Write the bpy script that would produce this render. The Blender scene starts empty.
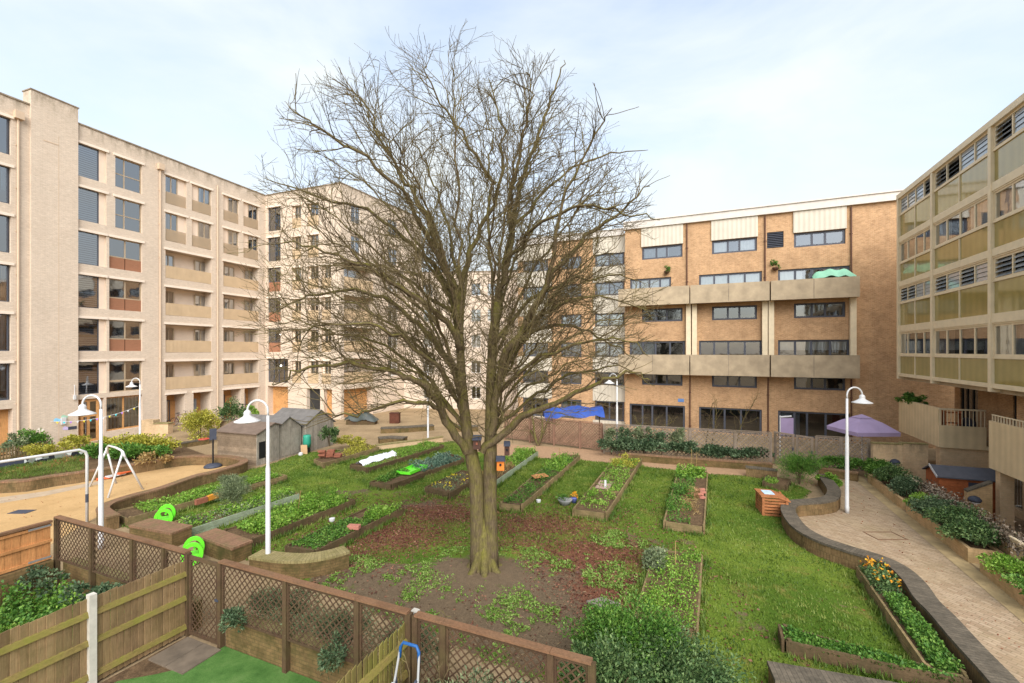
import bpy, math, random
import numpy as np
from mathutils import Vector, Matrix

random.seed(11); rng = np.random.default_rng(11)
scene = bpy.context.scene
COL = scene.collection
F, CX, HY, EYE = 440.0, 512.0, 351.0, 6.2      # focal length in px, principal column, horizon row, eye height
R = math.radians

def G(px, py, z=0.0):
    """point of the horizontal plane at height z seen along one sight line"""
    y = (EYE - z) * F / (py - HY)
    return Vector(((px - CX) / F * y, y, z))
def D(px, py, y):
    return Vector(((px - CX) / F * y, y, EYE - (py - HY) / F * y))
def V2(p): return Vector((p[0], p[1], 0.0))

# ---------------------------------------------------------------- objects
ORG = {}
def tag(o, label=None, cat=None, group=None, kind=None):
    if label: o['label'] = label
    if cat: o['category'] = cat
    if group: o['group'] = group
    if kind: o['kind'] = kind
    return o
def thing(name, label, cat, loc=(0, 0, 0), group=None):
    o = bpy.data.objects.new(name, None); COL.objects.link(o)
    o.empty_display_size = 0.2
    o.location = loc; ORG[o.name] = Vector(loc)
    return tag(o, label, cat, group)
def link_mesh(name, me, mats, parent=None, loc=None, smooth=False):
    o = bpy.data.objects.new(name, me); COL.objects.link(o)
    for m in (mats if isinstance(mats, (list, tuple)) else [mats]): me.materials.append(m)
    off = Vector((0, 0, 0))
    if parent is not None:
        o.parent = parent; off = ORG.get(parent.name, Vector((0, 0, 0)))
    elif loc is not None:
        off = Vector(loc); o.location = off
    ORG[o.name] = off.copy()
    if off.length > 0: me.transform(Matrix.Translation(-off))
    if smooth:
        me.polygons.foreach_set('use_smooth', [True] * len(me.polygons))
    return o
def dup(root, loc, rotz=0.0, label=None, group=None, scale=None):
    r = root.copy(); COL.objects.link(r); r.location = loc; r.rotation_euler = (0, 0, rotz)
    if scale: r.scale = scale
    if label: r['label'] = label
    if group: r['group'] = group
    for ch in list(root.children):
        c = ch.copy(); COL.objects.link(c); c.parent = r
        for g in list(ch.children):
            d = g.copy(); COL.objects.link(d); d.parent = c
    return r

class MB:
    def __init__(s): s.v, s.f, s.m, s.uv = [], [], [], {}
    def add(s, vs, fs, mi=0):
        k = len(s.v); s.v += [tuple(v) for v in vs]
        for f in fs: s.f.append([i + k for i in f]); s.m.append(mi)
    def quad(s, a, b, c, d, mi=0, uv=None):
        s.add((a, b, c, d), [(0, 1, 2, 3)], mi)
        if uv: s.uv[len(s.f) - 1] = uv
    def hexa(s, p, mi=0):     # 8 points: bottom 4 (ccw), top 4
        s.add(p, [(3, 2, 1, 0), (4, 5, 6, 7), (0, 1, 5, 4), (1, 2, 6, 5), (2, 3, 7, 6), (3, 0, 4, 7)], mi)
    def box(s, x0, x1, y0, y1, z0, z1, mi=0):
        s.hexa([(x0, y0, z0), (x1, y0, z0), (x1, y1, z0), (x0, y1, z0), (x0, y0, z1), (x1, y0, z1), (x1, y1, z1), (x0, y1, z1)], mi)
    def fbox(s, P, u, n, s0, s1, d0, d1, z0, z1, mi=0):   # box in the frame of a facade: along u, out along n
        def q(a, d, z): return (P[0] + u[0] * a + n[0] * d, P[1] + u[1] * a + n[1] * d, z)
        s.hexa([q(s0, d0, z0), q(s1, d0, z0), q(s1, d1, z0), q(s0, d1, z0), q(s0, d0, z1), q(s1, d0, z1), q(s1, d1, z1), q(s0, d1, z1)], mi)
    def beam(s, a, b, w, h, mi=0, up=(0, 0, 1)):          # a bar of section w x h between two points
        a, b = Vector(a), Vector(b); d = (b - a).normalized(); up = Vector(up)
        if abs(d.dot(up)) > 0.99: up = Vector((1, 0, 0))
        x = d.cross(up).normalized() * (w / 2); y = x.cross(d).normalized() * (h / 2)
        s.hexa([a - x - y, a + x - y, b + x - y, b - x - y, a - x + y, a + x + y, b + x + y, b - x + y], mi)
    def tube(s, pts, rad, sides=6, caps=True, mi=0):
        pts = [Vector(p) for p in pts]; n = len(pts)
        if not isinstance(rad, (list, tuple)): rad = [rad] * n
        k = len(s.v); prev = None
        for i, p in enumerate(pts):
            d = (pts[min(i + 1, n - 1)] - pts[max(i - 1, 0)])
            d = d.normalized() if d.length > 1e-9 else Vector((0, 0, 1))
            if prev is None:
                x = d.orthogonal().normalized()
            else:
                x = prev - d * prev.dot(d); x = x.normalized() if x.length > 1e-6 else d.orthogonal().normalized()
            prev = x; y = d.cross(x)
            for j in range(sides):
                a = 2 * math.pi * j / sides
                q = p + (x * math.cos(a) + y * math.sin(a)) * rad[i]
                s.v.append((q.x, q.y, q.z))
        for i in range(n - 1):
            for j in range(sides):
                a = k + i * sides + j; b = k + i * sides + (j + 1) % sides
                s.f.append([a, b, b + sides, a + sides]); s.m.append(mi)
        if caps:
            s.f.append([k + j for j in range(sides)][::-1]); s.m.append(mi)
            s.f.append([k + (n - 1) * sides + j for j in range(sides)]); s.m.append(mi)
    def lathe(s, c, prof, seg=16, mi=0):
        k = len(s.v); c = Vector(c)
        for (r, z) in prof:
            for j in range(seg):
                a = 2 * math.pi * j / seg
                s.v.append((c.x + r * math.cos(a), c.y + r * math.sin(a), c.z + z))
        for i in range(len(prof) - 1):
            for j in range(seg):
                a = k + i * seg + j; b = k + i * seg + (j + 1) % seg
                s.f.append([a, b, b + seg, a + seg]); s.m.append(mi)
        s.f.append([k + j for j in range(seg)][::-1]); s.m.append(mi)
        s.f.append([k + (len(prof) - 1) * seg + j for j in range(seg)]); s.m.append(mi)
    def prism(s, poly, z0, z1, mi=0, mtop=None):
        n = len(poly); k = len(s.v)
        s.v += [(p[0], p[1], z0) for p in poly] + [(p[0], p[1], z1) for p in poly]
        for i in range(n):
            j = (i + 1) % n; s.f.append([k + i, k + j, k + n + j, k + n + i]); s.m.append(mi)
        s.f.append([k + n + i for i in range(n)]); s.m.append(mi if mtop is None else mtop)
        s.f.append([k + i for i in range(n)][::-1]); s.m.append(mi)
    def mesh(s, name):
        me = bpy.data.meshes.new(name); me.from_pydata(s.v, [], s.f); me.update()
        if any(s.m): me.polygons.foreach_set('material_index', s.m)
        auto_uv(me, s.uv)
        return me
    def build(s, name, mats, parent=None, loc=None, smooth=False, bevel=0):
        o = link_mesh(name, s.mesh(name), mats, parent, loc, smooth)
        if bevel:
            b = o.modifiers.new('bevel', 'BEVEL'); b.width = bevel; b.segments = 2; b.limit_method = 'ANGLE'
        return o

def auto_uv(me, over=None):
    """metres on the surface: along the wall / height on steep faces, x / y on flat ones"""
    nl = len(me.loops)
    if nl == 0: return
    co = np.empty(len(me.vertices) * 3); me.vertices.foreach_get('co', co); co = co.reshape(-1, 3)
    vi = np.empty(nl, dtype=np.int32); me.loops.foreach_get('vertex_index', vi)
    nrm = np.empty(len(me.polygons) * 3); me.polygons.foreach_get('normal', nrm); nrm = nrm.reshape(-1, 3)
    ls = np.empty(len(me.polygons), dtype=np.int32); me.polygons.foreach_get('loop_start', ls)
    lt = np.empty(len(me.polygons), dtype=np.int32); me.polygons.foreach_get('loop_total', lt)
    pi = np.repeat(np.arange(len(me.polygons)), lt)
    N = nrm[pi]; P = co[vi]
    flat = np.abs(N[:, 2]) > 0.7
    h = np.hypot(N[:, 0], N[:, 1]); h[h < 1e-6] = 1
    tx, ty = -N[:, 1] / h, N[:, 0] / h
    # one sense of direction per wall so that both ends agree
    sg = np.where((np.abs(tx) > np.abs(ty)), np.sign(tx), np.sign(ty)); sg[sg == 0] = 1
    u = np.where(flat, P[:, 0], (P[:, 0] * tx + P[:, 1] * ty) * sg)
    v = np.where(flat, P[:, 1], P[:, 2])
    uv = np.stack([u, v], 1)
    if over:
        for fi, q in over.items(): uv[ls[fi]:ls[fi] + lt[fi]] = np.array(q)
    l = me.uv_layers.new(name='UVMap'); l.data.foreach_set('uv', uv.astype(np.float32).ravel())

def array_mesh(name, v, f, mats, parent=None, loc=None, attr=None, smooth=False):
    """fast mesh from arrays; f is (M,k)"""
    v = np.asarray(v, np.float32); f = np.asarray(f, np.int32); k = f.shape[1]
    me = bpy.data.meshes.new(name)
    me.vertices.add(len(v)); me.vertices.foreach_set('co', v.ravel())
    me.loops.add(f.size); me.loops.foreach_set('vertex_index', f.ravel())
    me.polygons.add(len(f)); me.polygons.foreach_set('loop_start', np.arange(0, f.size, k, dtype=np.int32))
    me.update(calc_edges=True); me.validate()
    if attr:
        for an, av in attr.items():
            a = me.attributes.new(an, 'FLOAT', 'POINT'); a.data.foreach_set('value', np.asarray(av, np.float32))
    return link_mesh(name, me, mats, parent, loc, smooth)

# ---------------------------------------------------------------- materials
def srgb(r, g, b):
    def c(x):
        x /= 255.0
        return x / 12.92 if x <= 0.04045 else ((x + 0.055) / 1.055) ** 2.4
    return (c(r), c(g), c(b), 1.0)
class NT:
    def __init__(s, name):
        s.m = bpy.data.materials.new(name); s.m.use_nodes = True
        s.t = s.m.node_tree; s.t.nodes.clear()
        s.out = s.n('ShaderNodeOutputMaterial')
    def n(s, t, **kw):
        nd = s.t.nodes.new(t)
        for k, v in kw.items():
            if k in nd.inputs: nd.inputs[k].default_value = v
            else: setattr(nd, k, v)
        return nd
    def l(s, a, b): s.t.links.new(a, b)
    def pos(s):
        if not hasattr(s, '_p'): s._p = s.n('ShaderNodeNewGeometry')
        return s._p.outputs['Position']
    def uvo(s):
        if not hasattr(s, '_u'): s._u = s.n('ShaderNodeUVMap', uv_map='UVMap')
        return s._u.outputs['UV']
    def scaled(s, v, sc):
        m = s.n('ShaderNodeVectorMath', operation='MULTIPLY'); s.l(v, m.inputs[0]); m.inputs[1].default_value = sc
        return m.outputs[0]
    def noise(s, v, scale, detail=4, rough=0.55, dist=0.0):
        nd = s.n('ShaderNodeTexNoise'); nd.inputs['Scale'].default_value = scale; nd.inputs['Detail'].default_value = detail
        nd.inputs['Roughness'].default_value = rough; nd.inputs['Distortion'].default_value = dist
        s.l(v, nd.inputs['Vector']); return nd.outputs['Fac']
    def ramp(s, fac, stops, interp='LINEAR'):
        r = s.n('ShaderNodeValToRGB'); e = r.color_ramp; e.interpolation = interp
        while len(e.elements) < len(stops): e.elements.new(0.5)
        for i, (p, c) in enumerate(stops):
            e.elements[i].position = p
            e.elements[i].color = c if len(c) == 4 else (*c, 1)
        s.l(fac, r.inputs[0]); return r.outputs[0]
    def mix(s, fac, a, b, mode='MIX'):
        m = s.n('ShaderNodeMix', data_type='RGBA', blend_type=mode)
        for i, x in ((6, a), (7, b)):
            if isinstance(x, (tuple, list)): m.inputs[i].default_value = x
            else: s.l(x, m.inputs[i])
        if isinstance(fac, (int, float)): m.inputs[0].default_value = fac
        else: s.l(fac, m.inputs[0])
        return m.outputs[2]
    def math(s, op, a, b=0.5, clamp=False):
        m = s.n('ShaderNodeMath', operation=op, use_clamp=clamp)
        for i, x in ((0, a), (1, b)):
            if isinstance(x, (int, float)): m.inputs[i].default_value = x
            else: s.l(x, m.inputs[i])
        return m.outputs[0]
    def island(s):
        if not hasattr(s, '_p'): s.pos()
        return s._p.outputs['Random Per Island']
    def bsdf(s, col, rough=0.8, metal=0.0, spec=0.3, bump=None, bstr=0.3, bdist=0.02):
        b = s.n('ShaderNodeBsdfPrincipled')
        b.inputs['Roughness'].default_value = rough; b.inputs['Metallic'].default_value = metal
        b.inputs['Specular IOR Level'].default_value = spec
        if isinstance(col, (tuple, list)): b.inputs['Base Color'].default_value = col
        else: s.l(col, b.inputs['Base Color'])
        if bump is not None:
            bp = s.n('ShaderNodeBump'); bp.inputs['Strength'].default_value = bstr; bp.inputs['Distance'].default_value = bdist
            s.l(bump, bp.inputs['Height']); s.l(bp.outputs[0], b.inputs['Normal'])
        s.l(b.outputs[0], s.out.inputs[0]); return b
def dk(c, k): return (c[0] * k, c[1] * k, c[2] * k, 1)

def m_plain(name, c, rough=0.7, var=0.15, scale=3.0, metal=0.0, spec=0.3, bstr=0.0):
    t = NT(name); f = t.noise(t.pos(), scale, 6, 0.6)
    col = t.ramp(f, [(0.3, dk(c, 1 - var)), (0.7, dk(c, 1 + var))])
    t.bsdf(col, rough, metal, spec, f if bstr else None, bstr); return t.m

def m_brick(name, c1, c2, mort, bw=0.225, bh=0.075, dirt=None, dirt_amt=0.4, msize=0.010, streak=0.0, top=None, contrast=0.5):
    t = NT(name)
    br = t.n('ShaderNodeTexBrick'); br.offset = 0.5
    t.l(t.uvo(), br.inputs['Vector']); br.inputs['Scale'].default_value = 1.0
    br.inputs['Brick Width'].default_value = bw; br.inputs['Row Height'].default_value = bh
    br.inputs['Mortar Size'].default_value = msize; br.inputs['Mortar Smooth'].default_value = 0.2
    br.inputs['Bias'].default_value = 0.0
    br.inputs['Color1'].default_value = c1; br.inputs['Color2'].default_value = c2; br.inputs['Mortar'].default_value = mort
    big = t.noise(t.pos(), 0.35, 5, 0.6); fine = t.noise(t.scaled(t.uvo(), (2.0, 14.0, 1)), 1.6, 4, 0.7)
    col = t.mix(contrast, br.outputs['Color'], t.ramp(fine, [(0.28, dk(c1, 0.72)), (0.5, c1), (0.72, dk(c2, 1.18))]), 'MIX')
    col = t.mix(1.0, col, t.ramp(big, [(0.3, (0.93, 0.925, 0.92)), (0.7, (1.04, 1.035, 1.03))]), 'MULTIPLY')
    if streak:      # rain streaks run down the face
        st = t.noise(t.scaled(t.uvo(), (2.2, 0.12, 1)), 1.0, 5, 0.65)
        col = t.mix(t.math('MULTIPLY', t.ramp(st, [(0.52, (0, 0, 0)), (0.75, (1, 1, 1))]), streak), col, dk(c1, 0.6))
    if dirt:
        sp2 = t.noise(t.pos(), 6.5, 6, 0.75)
        col = t.mix(min(1.0, dirt_amt * 1.1), col, t.mix(1.0, col, t.ramp(sp2, [(0.34, (0.62, 0.6, 0.56)), (0.52, (1, 1, 1)), (0.7, (1.16, 1.14, 1.1))]), 'MULTIPLY'))
        dn = t.noise(t.pos(), 1.1, 7, 0.7)
        col = t.mix(t.math('MULTIPLY', t.ramp(dn, [(0.45, (0, 0, 0)), (0.68, (1, 1, 1))]), dirt_amt), col, dirt)
    if top:         # lichen and soot that gathers just under a parapet: z0 (clean) .. z1 (coping)
        sp = t.n('ShaderNodeSeparateXYZ'); t.l(t.pos(), sp.inputs[0])
        mr = t.n('ShaderNodeMapRange'); t.l(sp.outputs[2], mr.inputs[0]); mr.inputs[1].default_value = top[0]; mr.inputs[2].default_value = top[1]
        dn = t.noise(t.scaled(t.uvo(), (1.6, 0.5, 1)), 1.3, 7, 0.7)
        k = t.math('MULTIPLY', mr.outputs[0], t.ramp(dn, [(0.42, (0, 0, 0)), (0.62, (1, 1, 1))]))
        col = t.mix(t.math('MULTIPLY', k, 0.75), col, top[2])
    t.bsdf(col, 0.9, 0, 0.15, br.outputs['Fac'], -0.25, 0.01); return t.m

def m_wood(name, c, var=0.35, moss=None, moss_amt=0.5, rough=0.85, grain=(6, 6, 0.8), moss_scale=2.2):
    t = NT(name)
    g = t.noise(t.scaled(t.pos(), grain), 6, 6, 0.65); g2 = t.noise(t.pos(), 2.6, 7, 0.75)
    isl = t.ramp(t.island(), [(0.0, dk(c, 1 - var)), (0.5, c), (1.0, dk(c, 1 + var))])
    col = t.mix(1.0, isl, t.ramp(g, [(0.3, (0.7, 0.7, 0.7)), (0.7, (1.15, 1.15, 1.15))]), 'MULTIPLY')
    col = t.mix(1.0, col, t.ramp(g2, [(0.3, (0.66, 0.64, 0.6)), (0.5, (1, 1, 1)), (0.72, (1.15, 1.13, 1.1))]), 'MULTIPLY')
    if moss:
        mn = t.noise(t.pos(), moss_scale, 6, 0.7)
        col = t.mix(t.math('MULTIPLY', t.ramp(mn, [(0.42, (0, 0, 0)), (0.66, (1, 1, 1))]), moss_amt), col, moss)
    t.bsdf(col, rough, 0, 0.2, g, 0.3, 0.01); return t.m

def m_leaf(name, ca, cb, cc=None, trans=0.25, big=.35, bsc=1.7):
    t = NT(name); cc = cc or dk(cb, 1.25)
    nz = t.ramp(t.noise(t.pos(), bsc, 4, 0.6), [(.3, (0, 0, 0)), (.7, (1, 1, 1))])
    f = t.math('ADD', t.math('MULTIPLY', t.island(), 1 - big), t.math('MULTIPLY', nz, big))
    col = t.ramp(f, [(0.1, ca), (0.5, cb), (0.9, cc)])
    b = t.n('ShaderNodeBsdfPrincipled'); b.inputs['Roughness'].default_value = 0.55; b.inputs['Specular IOR Level'].default_value = 0.3
    t.l(col, b.inputs['Base Color'])
    tr = t.n('ShaderNodeBsdfTranslucent'); t.l(col, tr.inputs[0])
    mx = t.n('ShaderNodeMixShader'); mx.inputs[0].default_value = trans
    t.l(b.outputs[0], mx.inputs[1]); t.l(tr.outputs[0], mx.inputs[2]); t.l(mx.outputs[0], t.out.inputs[0])
    return t.m

def m_glass(name, tint=(0.75, 0.8, 0.82, 1), refl=0.22):
    t = NT(name)
    tr = t.n('ShaderNodeBsdfTransparent'); tr.inputs[0].default_value = tint
    gl = t.n('ShaderNodeBsdfGlossy'); gl.inputs['Roughness'].default_value = 0.03; gl.inputs[0].default_value = (0.95, 0.97, 1, 1)
    wob = t.noise(t.pos(), 1.3, 2, 0.5)
    bp = t.n('ShaderNodeBump'); bp.inputs['Strength'].default_value = 0.06; bp.inputs['Distance'].default_value = 0.05; t.l(wob, bp.inputs['Height'])
    t.l(bp.outputs[0], gl.inputs['Normal'])
    fr = t.n('ShaderNodeFresnel'); fr.inputs[0].default_value = 1.5
    k = t.math('ADD', t.math('MULTIPLY', fr.outputs[0], 1.2), refl, True)
    mx = t.n('ShaderNodeMixShader'); t.l(k, mx.inputs[0]); t.l(tr.outputs[0], mx.inputs[1]); t.l(gl.outputs[0], mx.inputs[2])
    t.l(mx.outputs[0], t.out.inputs[0]); return t.m

def m_ribbed(name, c, pitch=0.12, depth=0.6, dirt=0.2):
    t = NT(name); w = t.n('ShaderNodeTexWave', wave_type='BANDS', bands_direction='X', wave_profile='SIN')
    t.l(t.uvo(), w.inputs['Vector']); w.inputs['Scale'].default_value = 0.314 / pitch
    n = t.noise(t.pos(), 1.2, 6, 0.6)
    col = t.mix(t.math('MULTIPLY', w.outputs['Fac'], 0.35), c, dk(c, 0.72))
    col = t.mix(1.0, col, t.ramp(n, [(0.3, (1 - dirt,) * 3), (0.7, (1 + dirt / 2,) * 3)]), 'MULTIPLY')
    t.bsdf(col, 0.6, 0, 0.3, w.outputs['Fac'], depth, 0.02); return t.m

M = {}
M['beige'] = m_brick('beige brick', srgb(204, 186, 166), srgb(216, 200, 182), srgb(182, 166, 148), streak=0.14, dirt=srgb(186, 166, 146), dirt_amt=0.2, top=(20.3, 21.4, srgb(120, 108, 88)))
M['beige_lt'] = m_plain('pale precast lintel', srgb(224, 208, 190), 0.8, 0.06, 2)
M['coping'] = m_plain('weathered coping', srgb(136, 122, 104), 0.9, 0.35, 3)
M['orange'] = m_brick('orange stock brick', srgb(198, 157, 115), srgb(148, 108, 75), srgb(188, 168, 142), dirt=srgb(126, 98, 72), dirt_amt=0.45, streak=0.15, msize=0.014, contrast=0.5)
M['spandrel'] = m_brick('rust spandrel', srgb(156, 110, 84), srgb(138, 94, 70), srgb(140, 108, 88), contrast=0.6)
M['loggia'] = m_plain('loggia render', srgb(222, 200, 178), 0.85, 0.06, 1.5)
M['mesh'] = m_ribbed('perforated balcony sheet', srgb(196, 170, 136), 0.1, 0.5, 0.12)
M['conc'] = m_plain('balcony concrete', srgb(168, 150, 124), 0.9, 0.22, 1.4, bstr=0.2)
M['clad'] = m_ribbed('ribbed cream cladding', srgb(200, 190, 172), 0.3, 0.8, 0.08)
M['fascia'] = m_plain('white fascia', srgb(200, 192, 182), 0.6, 0.1, 2.0)
M['frame_grey'] = m_plain('grey window frame', srgb(74, 76, 84), 0.5, 0.1)
M['frame_white'] = m_plain('white window frame', srgb(206, 200, 192), 0.5, 0.06)
M['frame_tan'] = m_plain('tan window frame', srgb(170, 150, 124), 0.5, 0.08)
M['cream'] = m_plain('cream metal frame', srgb(216, 198, 166), 0.55, 0.08)
M['cream_pan'] = m_ribbed('cream terrace panel', srgb(214, 190, 150), 0.35, 0.25, 0.12)
def m_screen(name, c, k):
    t = NT(name); tr = t.n('ShaderNodeBsdfTransparent'); df = t.n('ShaderNodeBsdfDiffuse'); df.inputs[0].default_value = c
    mx = t.n('ShaderNodeMixShader'); mx.inputs[0].default_value = k; t.l(tr.outputs[0], mx.inputs[1]); t.l(df.outputs[0], mx.inputs[2]); t.l(mx.outputs[0], t.out.inputs[0]); return t.m
M['screen'] = m_screen('perforated screen', srgb(188, 166, 138), 0.55)
M['glass'] = m_glass('window glass')
M['glass_dark'] = m_glass('dark window glass', (0.55, 0.58, 0.6, 1), 0.12)
M['room'] = m_plain('dim room', (0.035, 0.033, 0.03, 1), 0.9, 0.5, 0.7)  # near-black backing behind the glass: the rooms' inner shade is put into its colour
M['curtain'] = m_plain('pale curtain', srgb(214, 212, 206), 0.9, 0.08, 5)
M['curtain_b'] = m_plain('grey curtain', srgb(138, 142, 146), 0.9, 0.15, 5)
M['curtain_t'] = m_plain('tan curtain', srgb(150, 128, 106), 0.9, 0.15, 5)
M['blind'] = m_plain('slatted blind', srgb(118, 116, 122), 0.6, 0.1, 5)
M['pipe'] = m_plain('beige downpipe', srgb(196, 172, 146), 0.6, 0.06)
M['pipe_br'] = m_plain('brown downpipe', srgb(92, 62, 46), 0.6, 0.1)
M['white'] = m_plain('white paint', srgb(198, 197, 196), 0.4, 0.05, 2)
M['black'] = m_plain('black plastic', (0.012, 0.012, 0.014, 1), 0.5, 0.2)
M['slate'] = m_plain('slate paint', srgb(62, 66, 78), 0.6, 0.15)
M['steel'] = m_plain('galvanised metal', srgb(176, 176, 174), 0.4, 0.1, 8, metal=0.6)
M['timber_door'] = m_wood('timber doors', srgb(196, 146, 94), 0.15, grain=(8, 8, 0.6))
# ---------------------------------------------------------------- facades
class Fac:
    """a straight facade: base point P, direction u along it, n outwards"""
    def __init__(s, P, u, n=None):
        s.P = V2(P); s.u = V2(u).normalized()
        s.n = V2(n).normalized() if n else V2((s.u.y, -s.u.x))
    def S(s, px):
        k = (px - CX) / F; return (k * s.P.y - s.P.x) / (s.u.x - k * s.u.y)
    def pt(s, a, d=0.0, z=0.0): return s.P + s.u * a + s.n * d + Vector((0, 0, z))
    def Z(s, px, py): return EYE - (py - HY) / F * s.pt(s.S(px)).y
    def off(s, d): return Fac(s.P + s.n * d, s.u, s.n)
    def box(s, mb, s0, s1, d0, d1, z0, z1, mi=0): mb.fbox(s.P, s.u, s.n, s0, s1, d0, d1, z0, z1, mi)

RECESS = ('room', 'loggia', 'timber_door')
def wall(fc, s0, s1, z0, z1, ops, wm, back, parent=None, mats=None):
    """wall face with real openings; ops = (s0,s1,z0,z1,depth, mat index of the reveal, back mat index or None)"""
    xs = sorted({round(v, 3) for v in [s0, s1] + [o[0] for o in ops] + [o[1] for o in ops]})
    zs = sorted({round(v, 3) for v in [z0, z1] + [o[2] for o in ops] + [o[3] for o in ops]})
    for i in range(len(xs) - 1):
        for j in range(len(zs) - 1):
            cx, cz = (xs[i] + xs[i + 1]) / 2, (zs[j] + zs[j + 1]) / 2
            if any(o[0] < cx < o[1] and o[2] < cz < o[3] for o in ops): continue
            wm.quad(fc.pt(xs[i], 0, zs[j]), fc.pt(xs[i + 1], 0, zs[j]), fc.pt(xs[i + 1], 0, zs[j + 1]), fc.pt(xs[i], 0, zs[j + 1]))
    for o in ops:
        a, b, c, d, dep = o[:5]
        q = lambda s_, k, z_: fc.pt(s_, -k, z_)
        wm.quad(q(a, 0, c), q(a, dep, c), q(a, dep, d), q(a, 0, d)); wm.quad(q(b, 0, c), q(b, 0, d), q(b, dep, d), q(b, dep, c))
        wm.quad(q(a, 0, c), q(b, 0, c), q(b, dep, c), q(a, dep, c)); wm.quad(q(a, 0, d), q(a, dep, d), q(b, dep, d), q(b, 0, d))
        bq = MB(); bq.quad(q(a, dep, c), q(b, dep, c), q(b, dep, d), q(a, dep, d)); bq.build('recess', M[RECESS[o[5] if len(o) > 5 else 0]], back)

def window(parent, fc, s0, s1, z0, z1, inset, mull=(0.5,), trans=(), fm='frame_white', t=0.06, curt=None, glass='glass', name='window', open_louvre=False, cover=1.0):
    """frame (thing part) > pane, curtain (sub-parts)"""
    mb = MB(); d1, d0 = -inset, -inset - 0.07
    fc.box(mb, s0, s1, d0, d1, z0, z0 + t); fc.box(mb, s0, s1, d0, d1, z1 - t, z1)
    fc.box(mb, s0, s0 + t, d0, d1, z0 + t, z1 - t); fc.box(mb, s1 - t, s1, d0, d1, z0 + t, z1 - t)
    for m in mull:
        c = s0 + (s1 - s0) * m; fc.box(mb, c - t / 2, c + t / 2, d0 + .002, d1 - .002, z0 + t, z1 - t)
    for m in trans:
        c = z0 + (z1 - z0) * m; fc.box(mb, s0 + t, s1 - t, d0 + .004, d1 - .004, c - t / 2, c + t / 2)
    w = mb.build(name, M[fm], parent)
    if open_louvre:
        g = MB(); cells = [0.0] + list(mull) + [1.0]; nl = 4
        for i in range(len(cells) - 1):
            a, b = s0 + (s1 - s0) * cells[i] + t, s0 + (s1 - s0) * cells[i + 1] - t
            tilt = random.choice([.02, .09, .11, .1])
            for k in range(nl):
                zc = z0 + t + (z1 - z0 - 2 * t) * (k + 0.5) / nl; h = (z1 - z0) / nl * 0.5; dd = inset + 0.03
                g.quad(fc.pt(a, -dd + tilt * .5, zc - h * .8), fc.pt(b, -dd + tilt * .5, zc - h * .8), fc.pt(b, -dd - tilt, zc + h * .8), fc.pt(a, -dd - tilt, zc + h * .8))
        g.build('louvre', M['louvre'], w)
        return w
    g = MB(); dd = inset + 0.035
    g.quad(fc.pt(s0 + t * .5, -dd, z0 + t * .5), fc.pt(s1 - t * .5, -dd, z0 + t * .5), fc.pt(s1 - t * .5, -dd, z1 - t * .5), fc.pt(s0 + t * .5, -dd, z1 - t * .5))
    g.build('pane', M[glass], w)
    if curt:
        mat_, spans, drop = curt
        c = MB()
        for (a, b) in spans:
            A, B = s0 + t + (s1 - s0 - 2 * t) * a, s0 + t + (s1 - s0 - 2 * t) * b
            n = max(2, int((B - A) / 0.11)); zt, zb = z1 - t, z1 - t - (z1 - z0 - 2 * t) * drop
            for i in range(n):
                x0, x1 = A + (B - A) * i / n, A + (B - A) * (i + 1) / n
                e0, e1 = (0.0, 0.035) if i % 2 else (0.035, 0.0)
                q = inset + 0.13
                c.quad(fc.pt(x0, -q - e0, zb), fc.pt(x1, -q - e1, zb), fc.pt(x1, -q - e1, zt), fc.pt(x0, -q - e0, zt))
        c.build('curtain', M[mat_], w)
    return w
def rcurt(p=0.75):
    if random.random() > p: return None
    m = random.choice(['curtain', 'curtain', 'curtain_b', 'curtain_t', 'curtain_b'])
    k = random.random()
    if k < 0.45: return (m, [(0, random.uniform(.2, .42)), (random.uniform(.6, .8), 1)], 1.0)
    if k < 0.7: return (m, [(0, 1)], random.uniform(0.3, 1.0))
    return (m, [(0, random.uniform(0.3, 0.7))], 1.0)
M['louvre'] = m_plain('glass louvre blade', srgb(150, 156, 160), 0.1, 0.15, 3, spec=1.0)
def shell(mb, pts, z0, z1, mi=0, roof=True, rmi=0, extra=()):
    """closing walls / roof of a building block behind its modelled facades; pts is an open polyline of hidden walls, the roof is the polygon"""
    for i in range(len(pts) - 1):
        a, b = pts[i], pts[i + 1]
        mb.quad((a[0], a[1], z0), (b[0], b[1], z0), (b[0], b[1], z1), (a[0], a[1], z1), mi)
    pts = list(pts) + list(extra)
    if roof:
        k = len(mb.v); mb.v += [(p[0], p[1], z1 - 0.35) for p in pts]; mb.f.append(list(range(k, k + len(pts)))); mb.m.append(rmi)

def downpipe(parent, fc, s, z0, z1, mat, r=0.055, hopper=True):
    mb = MB(); mb.tube([fc.pt(s, 0.09, z0), fc.pt(s, 0.09, z1)], r, 8)
    if hopper: fc.box(mb, s - .2, s + .2, .01, .3, z1, z1 + .45)
    for k in range(int((z1 - z0) / 2.6) + 1): fc.box(mb, s - .09, s + .09, 0.003, .06, z0 + k * 2.6 + .3, z0 + k * 2.6 + .36)
    return mb.build('downpipe', M[mat], parent)

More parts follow.
